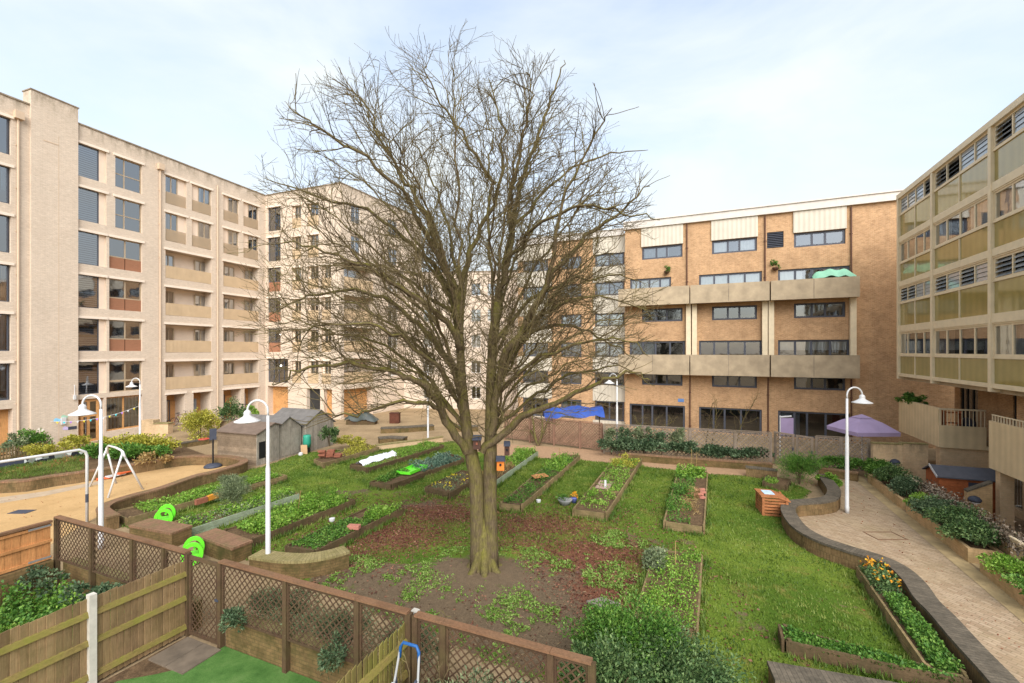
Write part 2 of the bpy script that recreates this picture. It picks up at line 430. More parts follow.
# ---------------------------------------------------------------- the beige block of flats on the left
L1 = Fac((-28.7, 30.0), (4.6, 12.9))                      # long face along the playground
sc_ = L1.S(265.5); CORN = L1.pt(sc_)
L2 = Fac(CORN, (0.935, -0.354)); s2e = L2.S(341)
C2 = L2.pt(s2e)
L3 = Fac(C2, (0.42, 0.907)); s3e = L3.S(421)
ZR = 21.35
bb = thing('apartment_building', 'pale beige brick block of flats with tall window bays beside the playground', 'building', (CORN.x, CORN.y, 0))
wm, bk = MB(), MB()                                        # back: 0 dim room, 1 loggia render, 2 timber
zb = [3.27 + 2.93 * k for k in range(6)]; WH = 2.2
wins = []; ops = []
x_ = lambda fc, px: fc.S(px)
# stair column: slatted louvre windows and glazed stair windows
a0, a1, am = x_(L1, 77.7), x_(L1, 106.5), x_(L1, 100)
b0, b0w, b1 = x_(L1, 115.3), x_(L1, 107.2), x_(L1, 142.3)
cA = (x_(L1, 165.5), x_(L1, 186.5)); cB = (x_(L1, 192), x_(L1, 211.5))
dA = (x_(L1, 223.4), x_(L1, 239)); dB = (x_(L1, 243.5), x_(L1, 258.7))
def lintel(fc, s0, s1, z):
    lm_ = MB(); fc.box(lm_, s0 - .12, s1 + .12, .002, .07, z, z + .16); lm_.build('lintel', M['beige_lt'], bb)
for k, z in enumerate(zb):
    ops.append((a0, a1, z, z + WH, 0.30, 0)); lintel(L1, a0, a1, z + WH)
    q = b0 if k >= 4 else b0w + .12
    ops.append((q, b1, z, z + WH, 0.30, 0)); lintel(L1, q, b1, z + WH)
    for (p, r) in ((cA, cB), (dA, dB)):
        if k >= 4:
            for w_ in (p, r): ops.append((*w_, z - .12, z + WH - .1, 0.30, 0)); lintel(L1, *w_, z + WH - .1)
        else:
            ops.append((p[0], r[1], z - .12, z + WH - .1, 0.9, 1)); lintel(L1, p[0], r[1], z + WH - .1)
# bay to the left of the stair tower
g0, g1 = -13.2, x_(L1, 11)
for k, z in enumerate(zb): ops.append((g1 - 3.6, g1, z, z + WH, 0.3, 0)); lintel(L1, g1 - 3.6, g1, z + WH)
ops.append((g1 - 2.0, x_(L1, 15) - .1, 0.0, 2.75, 0.5, 2))
# ground floor openings
gd = (x_(L1, 77.2), x_(L1, 104), 0.02, 2.95); gg = (x_(L1, 106.4), x_(L1, 142.5), 0.55, 2.95)
ops += [(*gd, 0.25, 2), (*gg, 0.35, 0)]
pA = (x_(L1, 166.5), x_(L1, 185), 0.02, 2.75); pB = (x_(L1, 193.5), x_(L1, 211), 0.02, 2.75)
pC = (x_(L1, 223.5), x_(L1, 241), 0.02, 2.75); pD = (x_(L1, 244.5), x_(L1, 258), 0.02, 2.75)
for p in (pA, pB, pC, pD): ops.append((*p, 1.3, 2)); lintel(L1, p[0], p[1], 2.75)
wall(L1, -16.0, sc_, 0, ZR, ops, wm, bb)
# second face, towards the camera
ops2 = []
eA = (L2.S(267.8), L2.S(280.6)); eW = (L2.S(267.8), L2.S(288)); fA = (L2.S(292), L2.S(301)); fB = (L2.S(307.5), L2.S(318.5)); gA = (L2.S(321.5), L2.S(331))
for k, z in enumerate(zb):
    e = eA if k > 0 else eW
    ops2.append((*e, z - .1, z + WH, 0.3, 0)); lintel(L2, *e, z + WH)
    for w_ in ((fA, fB) if k >= 4 else (fA, fB, gA)):
        ops2.append((*w_, z - .1, z + WH - .2, 0.3, 0)); lintel(L2, *w_, z + WH - .2)
ops2 += [(eA[0], eW[1], 0.02, 2.8, 0.6, 2), (fB[0] - .1, fB[1] + .2, 0.02, 2.7, 0.4, 0), (L2.S(324), L2.S(332), 0.02, 2.7, 0.4, 2)]
wall(L2, 0, s2e, 0, ZR, ops2, wm, bb)
ops3 = []
lg = (L3.S(344), L3.S(373)); sw = (L3.S(351), L3.S(361)); s3b = (L3.S(388), L3.S(398))
for k, z in enumerate(zb):
    if k < 4: ops3.append((*lg, z - .1, z + WH, 1.2, 1)); lintel(L3, *lg, z + WH)
    else: ops3.append((*sw, z + .3, z + WH - .2, 0.3, 0))
    ops3.append((*s3b, z + .3, z + WH - .2, 0.3, 0))
ops3.append((lg[0], lg[1], 0.02, 2.7, 0.8, 2))
wall(L3, 0, s3e, 0, ZR, ops3, wm, bb)
A_, B_ = L1.pt(-16.0), L1.pt(-16.0, -14); E_ = L3.pt(s3e); H_ = L3.pt(s3e, -11); I_ = L1.pt(sc_ + 14, -14)
shell(wm, [A_, B_, I_, H_, E_], 0, ZR, 0, extra=(C2, CORN))
wm.build('wall', M['beige'], bb)
cp = MB()
for fc, q0, q1 in ((L1, -16.0, sc_ - .05), (L2, 0.06, s2e + .06), (L3, 0.07, s3e)):
    fc.box(cp, q0, q1, -.34, .06, ZR, ZR + .09)
cp.build('coping', M['coping'], bb)
tw = MB(); t0, t1 = L1.S(29.5), L1.S(76.8)
L1.box(tw, t0, t1, -.7, .16, 0, 22.3)
M['beige_t'] = m_brick('beige tower brick', srgb(204, 186, 166), srgb(216, 200, 182), srgb(182, 166, 148), streak=0.16, dirt=srgb(186, 166, 146), dirt_amt=0.2, top=(21.0, 22.4, srgb(120, 108, 88)))
tw.build('stair_tower', M['beige_t'], bb)
tc = MB(); L1.box(tc, t0 - .04, t1 + .04, -.75, .21, 22.302, 22.37); tc.build('coping', M['coping'], bb)
sm_ = MB(); L1.box(sm_, L1.S(57), L1.S(57) + .025, .161, .166, 0.2, 20.0); L1.box(sm_, L1.S(42), L1.S(57), .161, .175, 19.4, 19.46); sm_.build('movement_joint', M['pipe'], bb)
downpipe(bb, L1, L1.S(17.5), 0.1, 20.2, 'pipe'); downpipe(bb, L1, L1.S(159.5), 0.1, 20.2, 'pipe'); downpipe(bb, L1, L1.S(217), .1, 20.6, 'pipe', hopper=False)
# windows
for k, z in enumerate(zb):
    w = window(bb, L1, a0, am, z, z + WH, .14, (), (), 'frame_grey', .05)
    bl = MB(); n = 14
    for i in range(n):
        if k < 3 and random.random() < .12: continue
        zc = z + .08 + (WH - .16) * (i + .5) / n
        bl.quad(L1.pt(a0 + .06, -.225, zc - .055), L1.pt(am - .06, -.225, zc - .055), L1.pt(am - .06, -.255, zc + .055), L1.pt(a0 + .06, -.255, zc + .055))
    bl.build('blind', M['blind'], w)
    pl = MB(); L1.box(pl, am + .003, a1 - .002, -.28, -.14, z + .002, z + WH - .002); pl.build('infill_panel', M['loggia'], bb)
    q = b0 if k >= 4 else b0w + .12
    if k >= 4: window(bb, L1, q, b1, z, z + WH, .14, (.36,), (.45,), 'frame_tan', .06, None)
    else:
        zz = z + (WH * .38 if k > 0 else WH * .36)
        w = window(bb, L1, q, b1, zz, z + WH, .14, (.5,), (), 'frame_tan', .07)
        if k > 0:
            sp = MB(); L1.box(sp, q, (q + b1) / 2 - .03, -.24, -.15, z, zz - .002); L1.box(sp, (q + b1) / 2 + .03, b1, -.24, -.15, z, zz - .002)
            sp.build('spandrel_panel', M['spandrel'], bb)
        else: window(bb, L1, q, b1, z, zz, .14, (.5,), (), 'frame_tan', .07)
    for (p, r, ga, gb) in ((cA, cB, (165.5, 178.6), (198, 211)), (dA, dB, (227.5, 239), (248.3, 258.7))):
        z0, z1 = z - .12, z + WH - .1
        if k >= 4:
            for w_, first in ((p, 1), (r, 0)):
                wd = w_[1] - w_[0]
                u0, u1 = ((w_[0], w_[0] + wd * .62) if (first and p is cA) else (w_[0] + wd * .36, w_[1]))
                window(bb, L1, u0, u1, z0, z1, .14, (.5,), (), 'frame_tan', .06, rcurt(.95))
                o0, o1 = ((u1, w_[1]) if (first and p is cA) else (w_[0], u0))
                ip = MB(); L1.box(ip, o0 + .002, o1 - .002, -.26, -.16, z0 + .002, z1 - .002); ip.build('infill_panel', M['loggia'], bb)
                jb = MB(); L1.box(jb, w_[0] + .02, w_[1] - .02, -.085, -.06, z0 + .05, z0 + .95); jb.build('juliet_screen', M['screen'] if 'screen' in M else M['mesh'], bb)
        else:
            for gx in (ga, gb):
                window(bb, L1.off(-.9 + .13), L1.S(gx[0]) + .25, L1.S(gx[1]) + .15, z0 + .05, z1 - .25, .0, (.5,), (), 'frame_tan', .07, rcurt(.95))
            jb = MB(); L1.box(jb, p[0] + .002, r[1] - .002, -.07, -.03, z0 + .02, z0 + .98); jb.build('balcony_screen', M['mesh'], bb)
    window(bb, L1, g1 - 3.55, g1 - .05, z, z + WH, .14, (.33, .66), (), 'frame_grey', .06, rcurt(.6))
    e = eA if k > 0 else eW
    z0 = z - .1
    if k in (1, 2, 3):
        zz = z + WH * .38
        window(bb, L2, e[0], e[1], zz, z + WH, .14, (.5,), (), 'frame_grey', .06)
        sp = MB(); L2.box(sp, e[0], e[1], -.24, -.15, z0, zz - .002); sp.build('spandrel_panel', M['spandrel'], bb)
    else: window(bb, L2, e[0], e[1], z0, z + WH, .14, (.5,) if k else (.25, .5, .75), (), 'frame_grey', .06)
    for w_ in ((fA, fB) if k >= 4 else (fA, fB, gA)):
        window(bb, L2, w_[0] + .25, w_[1] - .02, z0, z + WH - .2, .14, (.5,), (), 'frame_tan', .06, rcurt(.8))
        ip = MB(); L2.box(ip, w_[0], w_[0] + .24, -.26, -.16, z0 + .002, z + WH - .202); ip.build('infill_panel', M['loggia'], bb)
        jb = MB(); L2.box(jb, w_[0] + .02, w_[1] - .02, -.07, -.03, z0 + .02, z0 + .95); jb.build('balcony_screen', M['mesh'], bb)
    if k < 4:
        jb = MB(); L3.box(jb, lg[0] + .002, lg[1] - .002, -.07, -.03, z0 + .02, z0 + 1.05); jb.build('balcony_screen', M['mesh'], bb)
        window(bb, L3.off(-1.07), lg[0] + .4, lg[1] - .5, z0 + .05, z + WH - .25, 0, (.4,), (), 'frame_tan', .07, rcurt(.7))
    else: window(bb, L3, *sw, z + .3, z + WH - .2, .14, (.5,), (), 'frame_white', .06, rcurt(.8))
    window(bb, L3, *s3b, z + .3, z + WH - .2, .14, (.5,), (), 'frame_white', .06, rcurt(.8))
# small lamps lit in the stair windows
t_ = NT('lit lamp'); em = t_.n('ShaderNodeEmission'); em.inputs[0].default_value = (1, .93, .8, 1); em.inputs[1].default_value = 6; t_.l(em.outputs[0], t_.out.inputs[0]); M['lit'] = t_.m
for k in (0, 1, 2):
    lm = MB(); c = L2.pt(eA[1] - .25, -.27, zb[k] + (1.55 if k else 1.45)); lm.lathe((c.x, c.y, c.z), [(.01, 0), (.08, .02), (.1, .07), (.02, .12)], 10)
    lm.build('ceiling_lamp', M['lit'], bb)
# ground floor: glazed timber entrance, wide glazing, front doors in the porches
w = window(bb, L1, gd[0] + .25, gd[1] - .2, gd[2], gd[3] - .05, .16, (.42,), (.62,), 'timber_door', .16, glass='glass_dark', name='entrance_door')
w = window(bb, L1, gg[0] + .02, gg[1] - .02, gg[2], gg[3], .2, (.5,), (), 'timber_door', .1, ('curtain_b', [(0, 1)], 1.0))
M['door_grey'] = m_plain('grey door', srgb(150, 156, 162), 0.5, 0.06)
for p, tint in ((pA, 0), (pB, 1), (pC, 0), (pD, 1)):
    d = MB(); m_ = p[0] + (p[1] - p[0]) * (.05 if tint else .62); L1.box(d, m_, m_ + 1.0, -1.28, -1.2, .02, 2.1); db = d.build('door', M['door_grey'] if tint else M['timber_door'], bb)
    h = MB(); L1.box(h, m_ + .82, m_ + .88, -1.2, -1.14, .95, 1.15); h.build('handle', M['steel'], db)
    if not tint:
        wv = window(bb, L1.off(-1.17), p[0] + .05, p[0] + 1.0, .5, 2.2, 0, (), (), 'frame_grey', .07)
wl = MB(); L1.box(wl, L1.S(71.5), L1.S(73.6), .165, .3, 3.0, 3.3); wl.tube([L1.pt(L1.S(72.5), .24, 3.3), L1.pt(L1.S(72.5), .24, 3.9), L1.pt(L1.S(72.5), .17, 3.95)], .02, 6); wl.build('wall_lamp', M['white'], bb)
sb_ = MB(); L1.box(sb_, L1.S(59.3), L1.S(64), .162, .26, 1.45, 1.9); sb_.build('meter_box', M['white'], bb)
sg = MB(); L1.box(sg, L1.S(66.5), L1.S(75), .162, .185, 1.05, 1.25); sg.build('name_plate', M['slate'], bb)
DEC = [m_plain('blue decal', srgb(140, 196, 226)), m_plain('lilac decal', srgb(200, 184, 220)), m_plain('green decal', srgb(160, 196, 170)), m_plain('cream decal', srgb(238, 226, 210))]
for (px, z, m_) in ((52, 1.7, 0), (61, 1.1, 1), (59.5, 1.85, 2), (26, .9, 1), (35, 1.2, 3), (6, .7, 0)):
    s_ = L1.S(px); d_ = .162 if px > 30 else .004
    dc = MB(); dc.add([L1.pt(s_, d_ + .012, z), L1.pt(s_ + .28, d_ + .012, z - .05), L1.pt(s_ + .36, d_ + .012, z + .1), L1.pt(s_ + .1, d_ + .012, z + .22), L1.pt(s_ + .0, d_ + .012, z + .12)], [(0, 1, 2, 3, 4)]); dc.build('wall_decal', DEC[m_], bb)

# ---------------------------------------------------------------- lower block seen through the tree
db_ = thing('apartment_building', 'low cream block of flats glimpsed through the bare branches behind the tree trunk', 'building', (0, 52, 0))
L4 = Fac((-12.5, 47.8), (0.93, -0.1)); e4 = L4.S(524)
wm4, bk4, o4 = MB(), MB(), []
for k in range(5):
    for i in (1, 4, 5): o4.append((1.2 + i * 1.75, 2.2 + i * 1.75, 1.1 + 2.75 * k, 2.4 + 2.75 * k, .25, 0))
wall(L4, 0, e4, 0, 14.6, o4, wm4, db_)
shell(wm4, [L4.pt(e4), L4.pt(e4, -9), L4.pt(0, -9), L4.pt(0)], 0, 14.6)
wm4.build('wall', M['beige'], db_)
c4 = MB(); L4.box(c4, -.05, e4 + .05, -.3, .05, 14.6, 14.72); c4.build('coping', M['coping'], db_)
for o in o4: window(db_, L4, *o[:4], .1, (.5,), (), 'frame_white', .06, rcurt(.6))

BASK = []
# ---------------------------------------------------------------- the orange brick maisonettes opposite
ob = thing('maisonette_block', 'orange brick maisonette block with two long concrete balconies and dark framed windows', 'building', (16.5, 32.6, 0))
K = Fac((16.5, 32.6), (0.914, -0.405)); ZB = 16.15
kx = K.S
k0, k1 = kx(625), kx(899) + 4.0
wk, bk5, ok = MB(), MB(), []
R1, R2, R3, R4, R5, R6 = (13.5, 14.5), (10.4, 12.0), (8.52, 9.55), (5.35, 6.98), (3.5, 4.42), (0.1, 1.95)
bays = [((642, 682.5), (630, 671), (629.5, 685)), ((712, 757), (699, 762), (699, 762)), ((794, 845.5), (778, 850), (778, 850))]
wspec = []
for b, (nar, w2, w4) in enumerate(bays):
    for r in (R1, R3, R5): wspec.append((kx(nar[0]), kx(nar[1]), r, 'n'))
    wspec.append((kx(w2[0]), kx(w2[1]), R2, 'w')); wspec.append((kx(w4[0]), kx(w4[1]), R4, 'w')); wspec.append((kx(w4[0]), kx(w4[1]), R6, 'g'))
for (s0, s1, r, t) in wspec: ok.append((s0, s1, r[0], r[1], .28, 0))
vent = (kx(767), kx(783.6), 13.6, 14.75); ok.append((*vent, .15, 0))
wall(K, k0, k1, 0, ZB, ok, wk, ob)
shell(wk, [K.pt(k1), K.pt(k1, -10), K.pt(k0, -10), K.pt(k0)], 0, ZB, 0)
wk.build('wall', M['orange'], ob)
fs = MB(); K.box(fs, k0 - .1, k1, .003, .22, ZB - .12, ZB + .42); K.box(fs, k0 - .1, k1, -.6, .3, ZB + .422, ZB + .50); fs.build('fascia', M['fascia'], ob)
cl = []
for b, (nar, _, _) in enumerate(bays):
    c = MB(); K.box(c, kx(nar[0]) - .05, kx(nar[1]) + .05, .003, .1, R1[1] + .02, ZB - .122); c.build('cladding_panel', M['clad'], ob)
random.seed(5)
for (s0, s1, r, t) in wspec:
    if t == 'n': mu = (.36, .62)
    elif t == 'w': mu = (.25, .48, .74)
    else: mu = (.24, .42, .68)
    lit = rcurt(.85 if t != 'g' else .25)
    if lit and r in (R3, R5) and random.random() < .35: lit = None
    if lit and t != 'g' and random.random() < .6: lit = ('curtain', lit[1], lit[2])
    window(ob, K, s0 + .01, s1 - .01, r[0], r[1], .09, mu, (), 'frame_grey', .13, lit, glass='glass' if r in (R1, R2) else 'glass_dark')
lv = MB()
for i in range(9): z = vent[2] + .06 + i * .125; lv.quad(K.pt(vent[0], -.01, z), K.pt(vent[1], -.01, z), K.pt(vent[1], -.11, z + .1), K.pt(vent[0], -.11, z + .1))
lv.build('vent_grille', M['frame_grey'], ob)
def balcony(s0, s1, zt, zbm, parent, depth=1.05):
    b = MB(); K.box(b, s0, s1, depth - .12, depth, zbm, zt); K.box(b, s0, s0 + .12, .003, depth - .122, zbm, zt); K.box(b, s1 - .12, s1, .003, depth - .122, zbm, zt)
    K.box(b, s0 + .122, s1 - .122, .004, depth - .122, zbm + .05, zbm + .2)
    o = b.build('balcony', M['conc'], parent)
    j = MB(); n = max(2, round((s1 - s0) / 2.1))
    for i in range(1, n): c = s0 + (s1 - s0) * i / n; K.box(j, c - .02, c + .02, depth + .001, depth + .006, zbm + .06, zt - .03)
    j.build('joint', M['coping'], o); return o
for (a, b) in ((606, 689.3), (690.3, 769.6), (771, 860)):
    dS = .0
    Kb = K.off(1.05)
    s0, s1 = Kb.S(a), Kb.S(b)
    if a == 606: s0 = k0 - .35
    balcony(s0, s1, 11.1, 9.75, ob); balcony(s0, s1, 5.92, 4.4, ob)
for px in (688.5, 694.5, 764.8, 771.2, 853):
    p = MB(); s_ = K.off(.3).S(px); K.box(p, s_ - .17, s_ + .17, .12, .42, 5.35, 9.79); p.build('post', M['cream'], ob)
for px, z1 in ((687, ZB - .2), (765, ZB - .2), (851, ZB - .2)):
    downpipe(ob, K, kx(px), 11.2, z1, 'pipe_br', .05, False); 
for px in (690, 768, 851): downpipe(ob, K, kx(px), 0.1, 4.3, 'pipe_br', .05, False)
plq = MB(); K.box(plq, kx(678), kx(684), .003, .03, 2.25, 2.5); plq.build('wall_sign', m_plain('blue sign', srgb(96, 128, 176)), ob)
# set-back wing to the left: same block, other rhythm
KW = K.off(-.9); w0, w1 = KW.S(518), KW.S(626.5)
wk2, bk6, ok2 = MB(), MB(), []
rows = [(13.4, 14.45), (10.9, 12.05), (8.3, 9.4), (5.7, 6.95), (3.3, 4.4), (.3, 1.95)]
cols_ = [(523, 548), (561, 581.5), (595, 624)]
for (a, b) in cols_:
    for r in rows: ok2.append((KW.S(a), KW.S(b), r[0], r[1], .25, 0))
wall(KW, w0, w1 + .2, 0, ZB - .15, ok2, wk2, ob); 
wk2.quad(KW.pt(w0, 0, 0), KW.pt(w0, -8, 0), KW.pt(w0, -8, ZB - .15), KW.pt(w0, 0, ZB - .15))
wk2.build('wing_wall', M['orange'], ob)
f2 = MB(); KW.box(f2, w0 - .1, w1 - .2, .003, .2, ZB - .27, ZB + .2); KW.box(f2, w0 - .1, w1 - .2, -.6, .28, ZB + .202, ZB + .27); f2.build('fascia', M['fascia'], ob)
for (a, b) in ((517.5, 552), (593, 625.3)):
    zz = [0.02] + [v for r in rows[::-1] for v in r] + [ZB - .275]
    for i in range(0, len(zz) - 1, 2): c = MB(); KW.box(c, KW.S(a), KW.S(b), .003, .06, zz[i], zz[i + 1]); c.build('cladding_panel', M['clad'], ob)
for o in ok2: window(ob, KW, *[o[0] + .01, o[1] - .01, o[2], o[3]], .06, (.5,), (), 'frame_grey', .12, rcurt(.8))
for px, py, lab in ((667, 268, 'small trailing plant in a wall basket left of the brown downpipe'), (775, 264, 'small trailing plant in a wall basket beside the dark vent')):
    s_ = kx(px); z_ = K.Z(px, py); c = K.pt(s_, .2, z_); hb = thing('hanging_basket', lab, 'plant', c); m_ = MB(); m_.lathe((c.x, c.y, z_ - .5), [(.08, 0), (.2, .12), (.22, .22)], 10); m_.build('basket', M['pipe_br'], hb); BASK.append((hb, c))
# green sheet over things stored on the top balcony
# ---------------------------------------------------------------- the glazed maisonettes on the right
rb = thing('glazed_block', 'cream framed block of flats with olive glass panels and terraces along the right hand path', 'building', (22.5, 25.6, 0))
RF = Fac((22.5, 25.6), (-.4, -.917))
M['olive'] = m_ribbed('olive panel', srgb(156, 140, 84), 0.45, 0.05, 0.14)
_p = [n for n in M['olive'].node_tree.nodes if n.type == 'BSDF_PRINCIPLED'][0]; _p.inputs['Roughness'].default_value = 0.08; _p.inputs['Specular IOR Level'].default_value = 0.9
bayt = [0.06, 4.2, 9.04, 13.7, 18.4]
lev = [(4.75, 4.92, 5.90, 6.00, 7.24, 0), (7.30, 7.66, 8.90, 8.98, 9.84, 1), (9.90, 10.2, 11.2, 11.28, 12.40, 0), (12.46, 12.78, 14.0, 14.08, 15.0, 1)]
fr = MB()
for (zb0, s0, s1, w0, w1, lv_) in lev:
    RF.box(fr, 0, 18.5, -.25, .05, zb0, s0); RF.box(fr, 0, 18.5, -.25, .02, s1, w0)
RF.box(fr, 0, 18.5, -.25, .02, 7.24, 7.302); RF.box(fr, 0, 18.5, -.25, .02, 9.84, 9.902); RF.box(fr, 0, 18.5, -.25, .02, 12.4, 12.462)
RF.box(fr, -.05, 18.5, -.3, .1, 15.0, 15.26)
fr.build('floor_band', M['cream'], rb)
for t in bayt:
    p = MB(); RF.box(p, t - .1, t + .1, -.26, .085, 4.6, 15.0); p.build('pier', M['cream'], rb)
random.seed(9)
for (zb0, s0, s1, w0, w1, lv_) in lev:
    for i in range(4):
        a, b = bayt[i] + .1, bayt[i + 1] - .1
        m = (a + b) / 2
        for (x0, x1) in ((a, m - .03), (m + .03, b)):
            sp = MB(); sp.quad(RF.pt(x0, -.03, s0), RF.pt(x1, -.03, s0), RF.pt(x1, -.03, s1), RF.pt(x0, -.03, s1)); sp.build('glass_panel', M['olive'], rb)
        mm = MB(); RF.box(mm, m - .029, m + .029, -.08, .01, s0, s1); mm.build('mullion', M['cream'], rb)
        window(rb, RF, a, b, w0, w1, .02, (.25, .5, .75), (), 'cream', .075, (rcurt(.8) if not lv_ else None), open_louvre=bool(lv_) and i < 3)
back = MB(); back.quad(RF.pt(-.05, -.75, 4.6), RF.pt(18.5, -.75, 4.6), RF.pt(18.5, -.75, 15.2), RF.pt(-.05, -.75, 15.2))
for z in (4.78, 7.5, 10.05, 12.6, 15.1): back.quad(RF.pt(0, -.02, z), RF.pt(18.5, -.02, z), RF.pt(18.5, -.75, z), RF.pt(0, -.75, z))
back.build('room_back', M['room'], rb)  # dark sheets painted as the shade inside the storeys
endw = MB(); RF.box(endw, -.16, -.001, -8, .03, 4.6, 15.1); endw.build('end_wall', M['cream'], rb)
sh = MB(); sh.quad(RF.pt(-.16, -8, 15.2), RF.pt(18.5, -8, 15.2), RF.pt(18.5, 0, 15.2), RF.pt(-.16, 0, 15.2)); sh.quad(RF.pt(18.5, 0, -.9), RF.pt(18.5, -8, -.9), RF.pt(18.5, -8, 15.2), RF.pt(18.5, 0, 15.2)); sh.quad(RF.pt(-.1, -8, 0), RF.pt(18.5, -8, 0), RF.pt(18.5, -8, 15.2), RF.pt(-.1, -8, 15.2))
sh.build('roof', M['coping'], rb)
# terrace storey: brick set back behind the terraces
tb, tbk, to = MB(), MB(), []
for (a, b) in ((.5, 2.2), (5.0, 7.4), (9.6, 12.6), (14, 17)): to.append((a, b, 2.2, 4.4, .2, 0))
TB = RF.off(-2.5)
wall(TB, -.1, 18.5, 1.6, 4.75, to, tb, rb)
tb.build('terrace_wall', M['orange'], rb)
for o in to: window(rb, TB, o[0], o[1], o[2], o[3], .05, (.33, .66), (), 'black', .12, rcurt(.6), glass='glass_dark')
sl = MB(); RF.box(sl, 0, 4.69, -2.5, -.13, 1.56, 1.75); RF.box(sl, 4.69, 8.83, -2.5, -1.7, 1.56, 1.75); RF.box(sl, 8.83, 18.5, -2.5, -.13, 1.56, 1.75); RF.box(sl, 0, 18.5, -2.5, -.2, 4.55, 4.745)
sl.build('terrace_slab', M['conc'], rb)
def parapet(s0, s1, d):
    p = MB(); RF.box(p, s0, s1, d - .12, d, 1.56, 3.44); return p.build('terrace_parapet', M['cream_pan'], rb)
parapet(0, 4.69, .0); parapet(8.83, 13.2, .0); parapet(13.21, 18.5, 0.0)
rt = MB(); RF.box(rt, 4.692, 4.78, -1.7, -.0, 1.56, 2.62); rt.build('terrace_parapet', M['cream_pan'], rb)
rl = MB(); RF.box(rl, 4.70, 4.77, -1.7, 0, 3.37, 3.44); 
for i in range(13): d = -.05 - i * .133; RF.box(rl, 4.72, 4.75, d - .02, d, 2.622, 3.368)
rl.build('railing', M['cream'], rb)
rl2 = MB(); RF.box(rl2, 8.9, 13.1, -.09, -.05, 3.66, 3.70)
for i in range(24): s_ = 8.92 + i * .18; RF.box(rl2, s_, s_ + .03, -.085, -.055, 3.442, 3.659)
rl2.build('railing', M['cream'], rb)
pr = MB(); RF.box(pr, 8.0, 8.82, -2.6, -1.2, 1.6, 4.55); pr.build('brick_pier', M['orange'], rb)
# sunken ground storey
gw, gbk, go = MB(), MB(), []
GW = RF.off(-1.9)
for (a, b) in ((1.2, 2.4), (3.2, 4.4), (5.3, 6.9), (7.1, 8.3)): go.append((a, b, -.6, 1.3, .2, 0))
go.append((9.9, 12.4, -.88, 1.3, .2, 0)); go.append((14, 16.6, -.88, 1.3, .2, 0))
M['beige_p'] = m_brick('buff garden brick', srgb(206, 178, 142), srgb(196, 164, 126), srgb(184, 160, 130), dirt=srgb(120, 112, 84), dirt_amt=0.3)
M['beige_w'] = m_brick('buff patio brick', srgb(206, 178, 142), srgb(196, 164, 126), srgb(184, 160, 130), dirt=srgb(96, 92, 66), dirt_amt=0.35, top=(0.9, 1.7, srgb(70, 68, 48)))
wall(GW, -.1, 18.5, -.9, 1.56, go, gw, rb)
gw.build('ground_wall', M['beige_p'], rb)
for i, o in enumerate(go):
    if i < 4: window(rb, GW, *o[:4], .06, (.5,), (), 'frame_tan', .08, ('curtain_b' if i % 2 else 'curtain', [(0, 1)], 1.0))
    else:
        d = MB(); GW.box(d, o[0], o[1], -.12, -.06, o[2], o[3]); d.build('garage_door', m_ribbed('grey garage door', srgb(176, 164, 150), .3, .5), rb)
for s_ in (9.05, 13.3, 17.6):
    p = MB(); RF.box(p, s_, s_ + .3, -.5, -.1, -.9, 1.558); p.build('column', M['beige_p'], rb)
p = MB(); RF.box(p, 4.2, 4.66, -1.88, -.1, -.9, 1.558); p.build('column', M['beige_p'], rb)
# things kept on the terraces
def fuzz(name, label, cat, cen, rad, n, size, mat_, group=None, stem=None, kind=None, parentless=True, shell_=0.45, flat=False, up=0.3):
    o = None
    return leafy(name, label, cat, cen, rad, n, size, mat_, group, shell_, up)

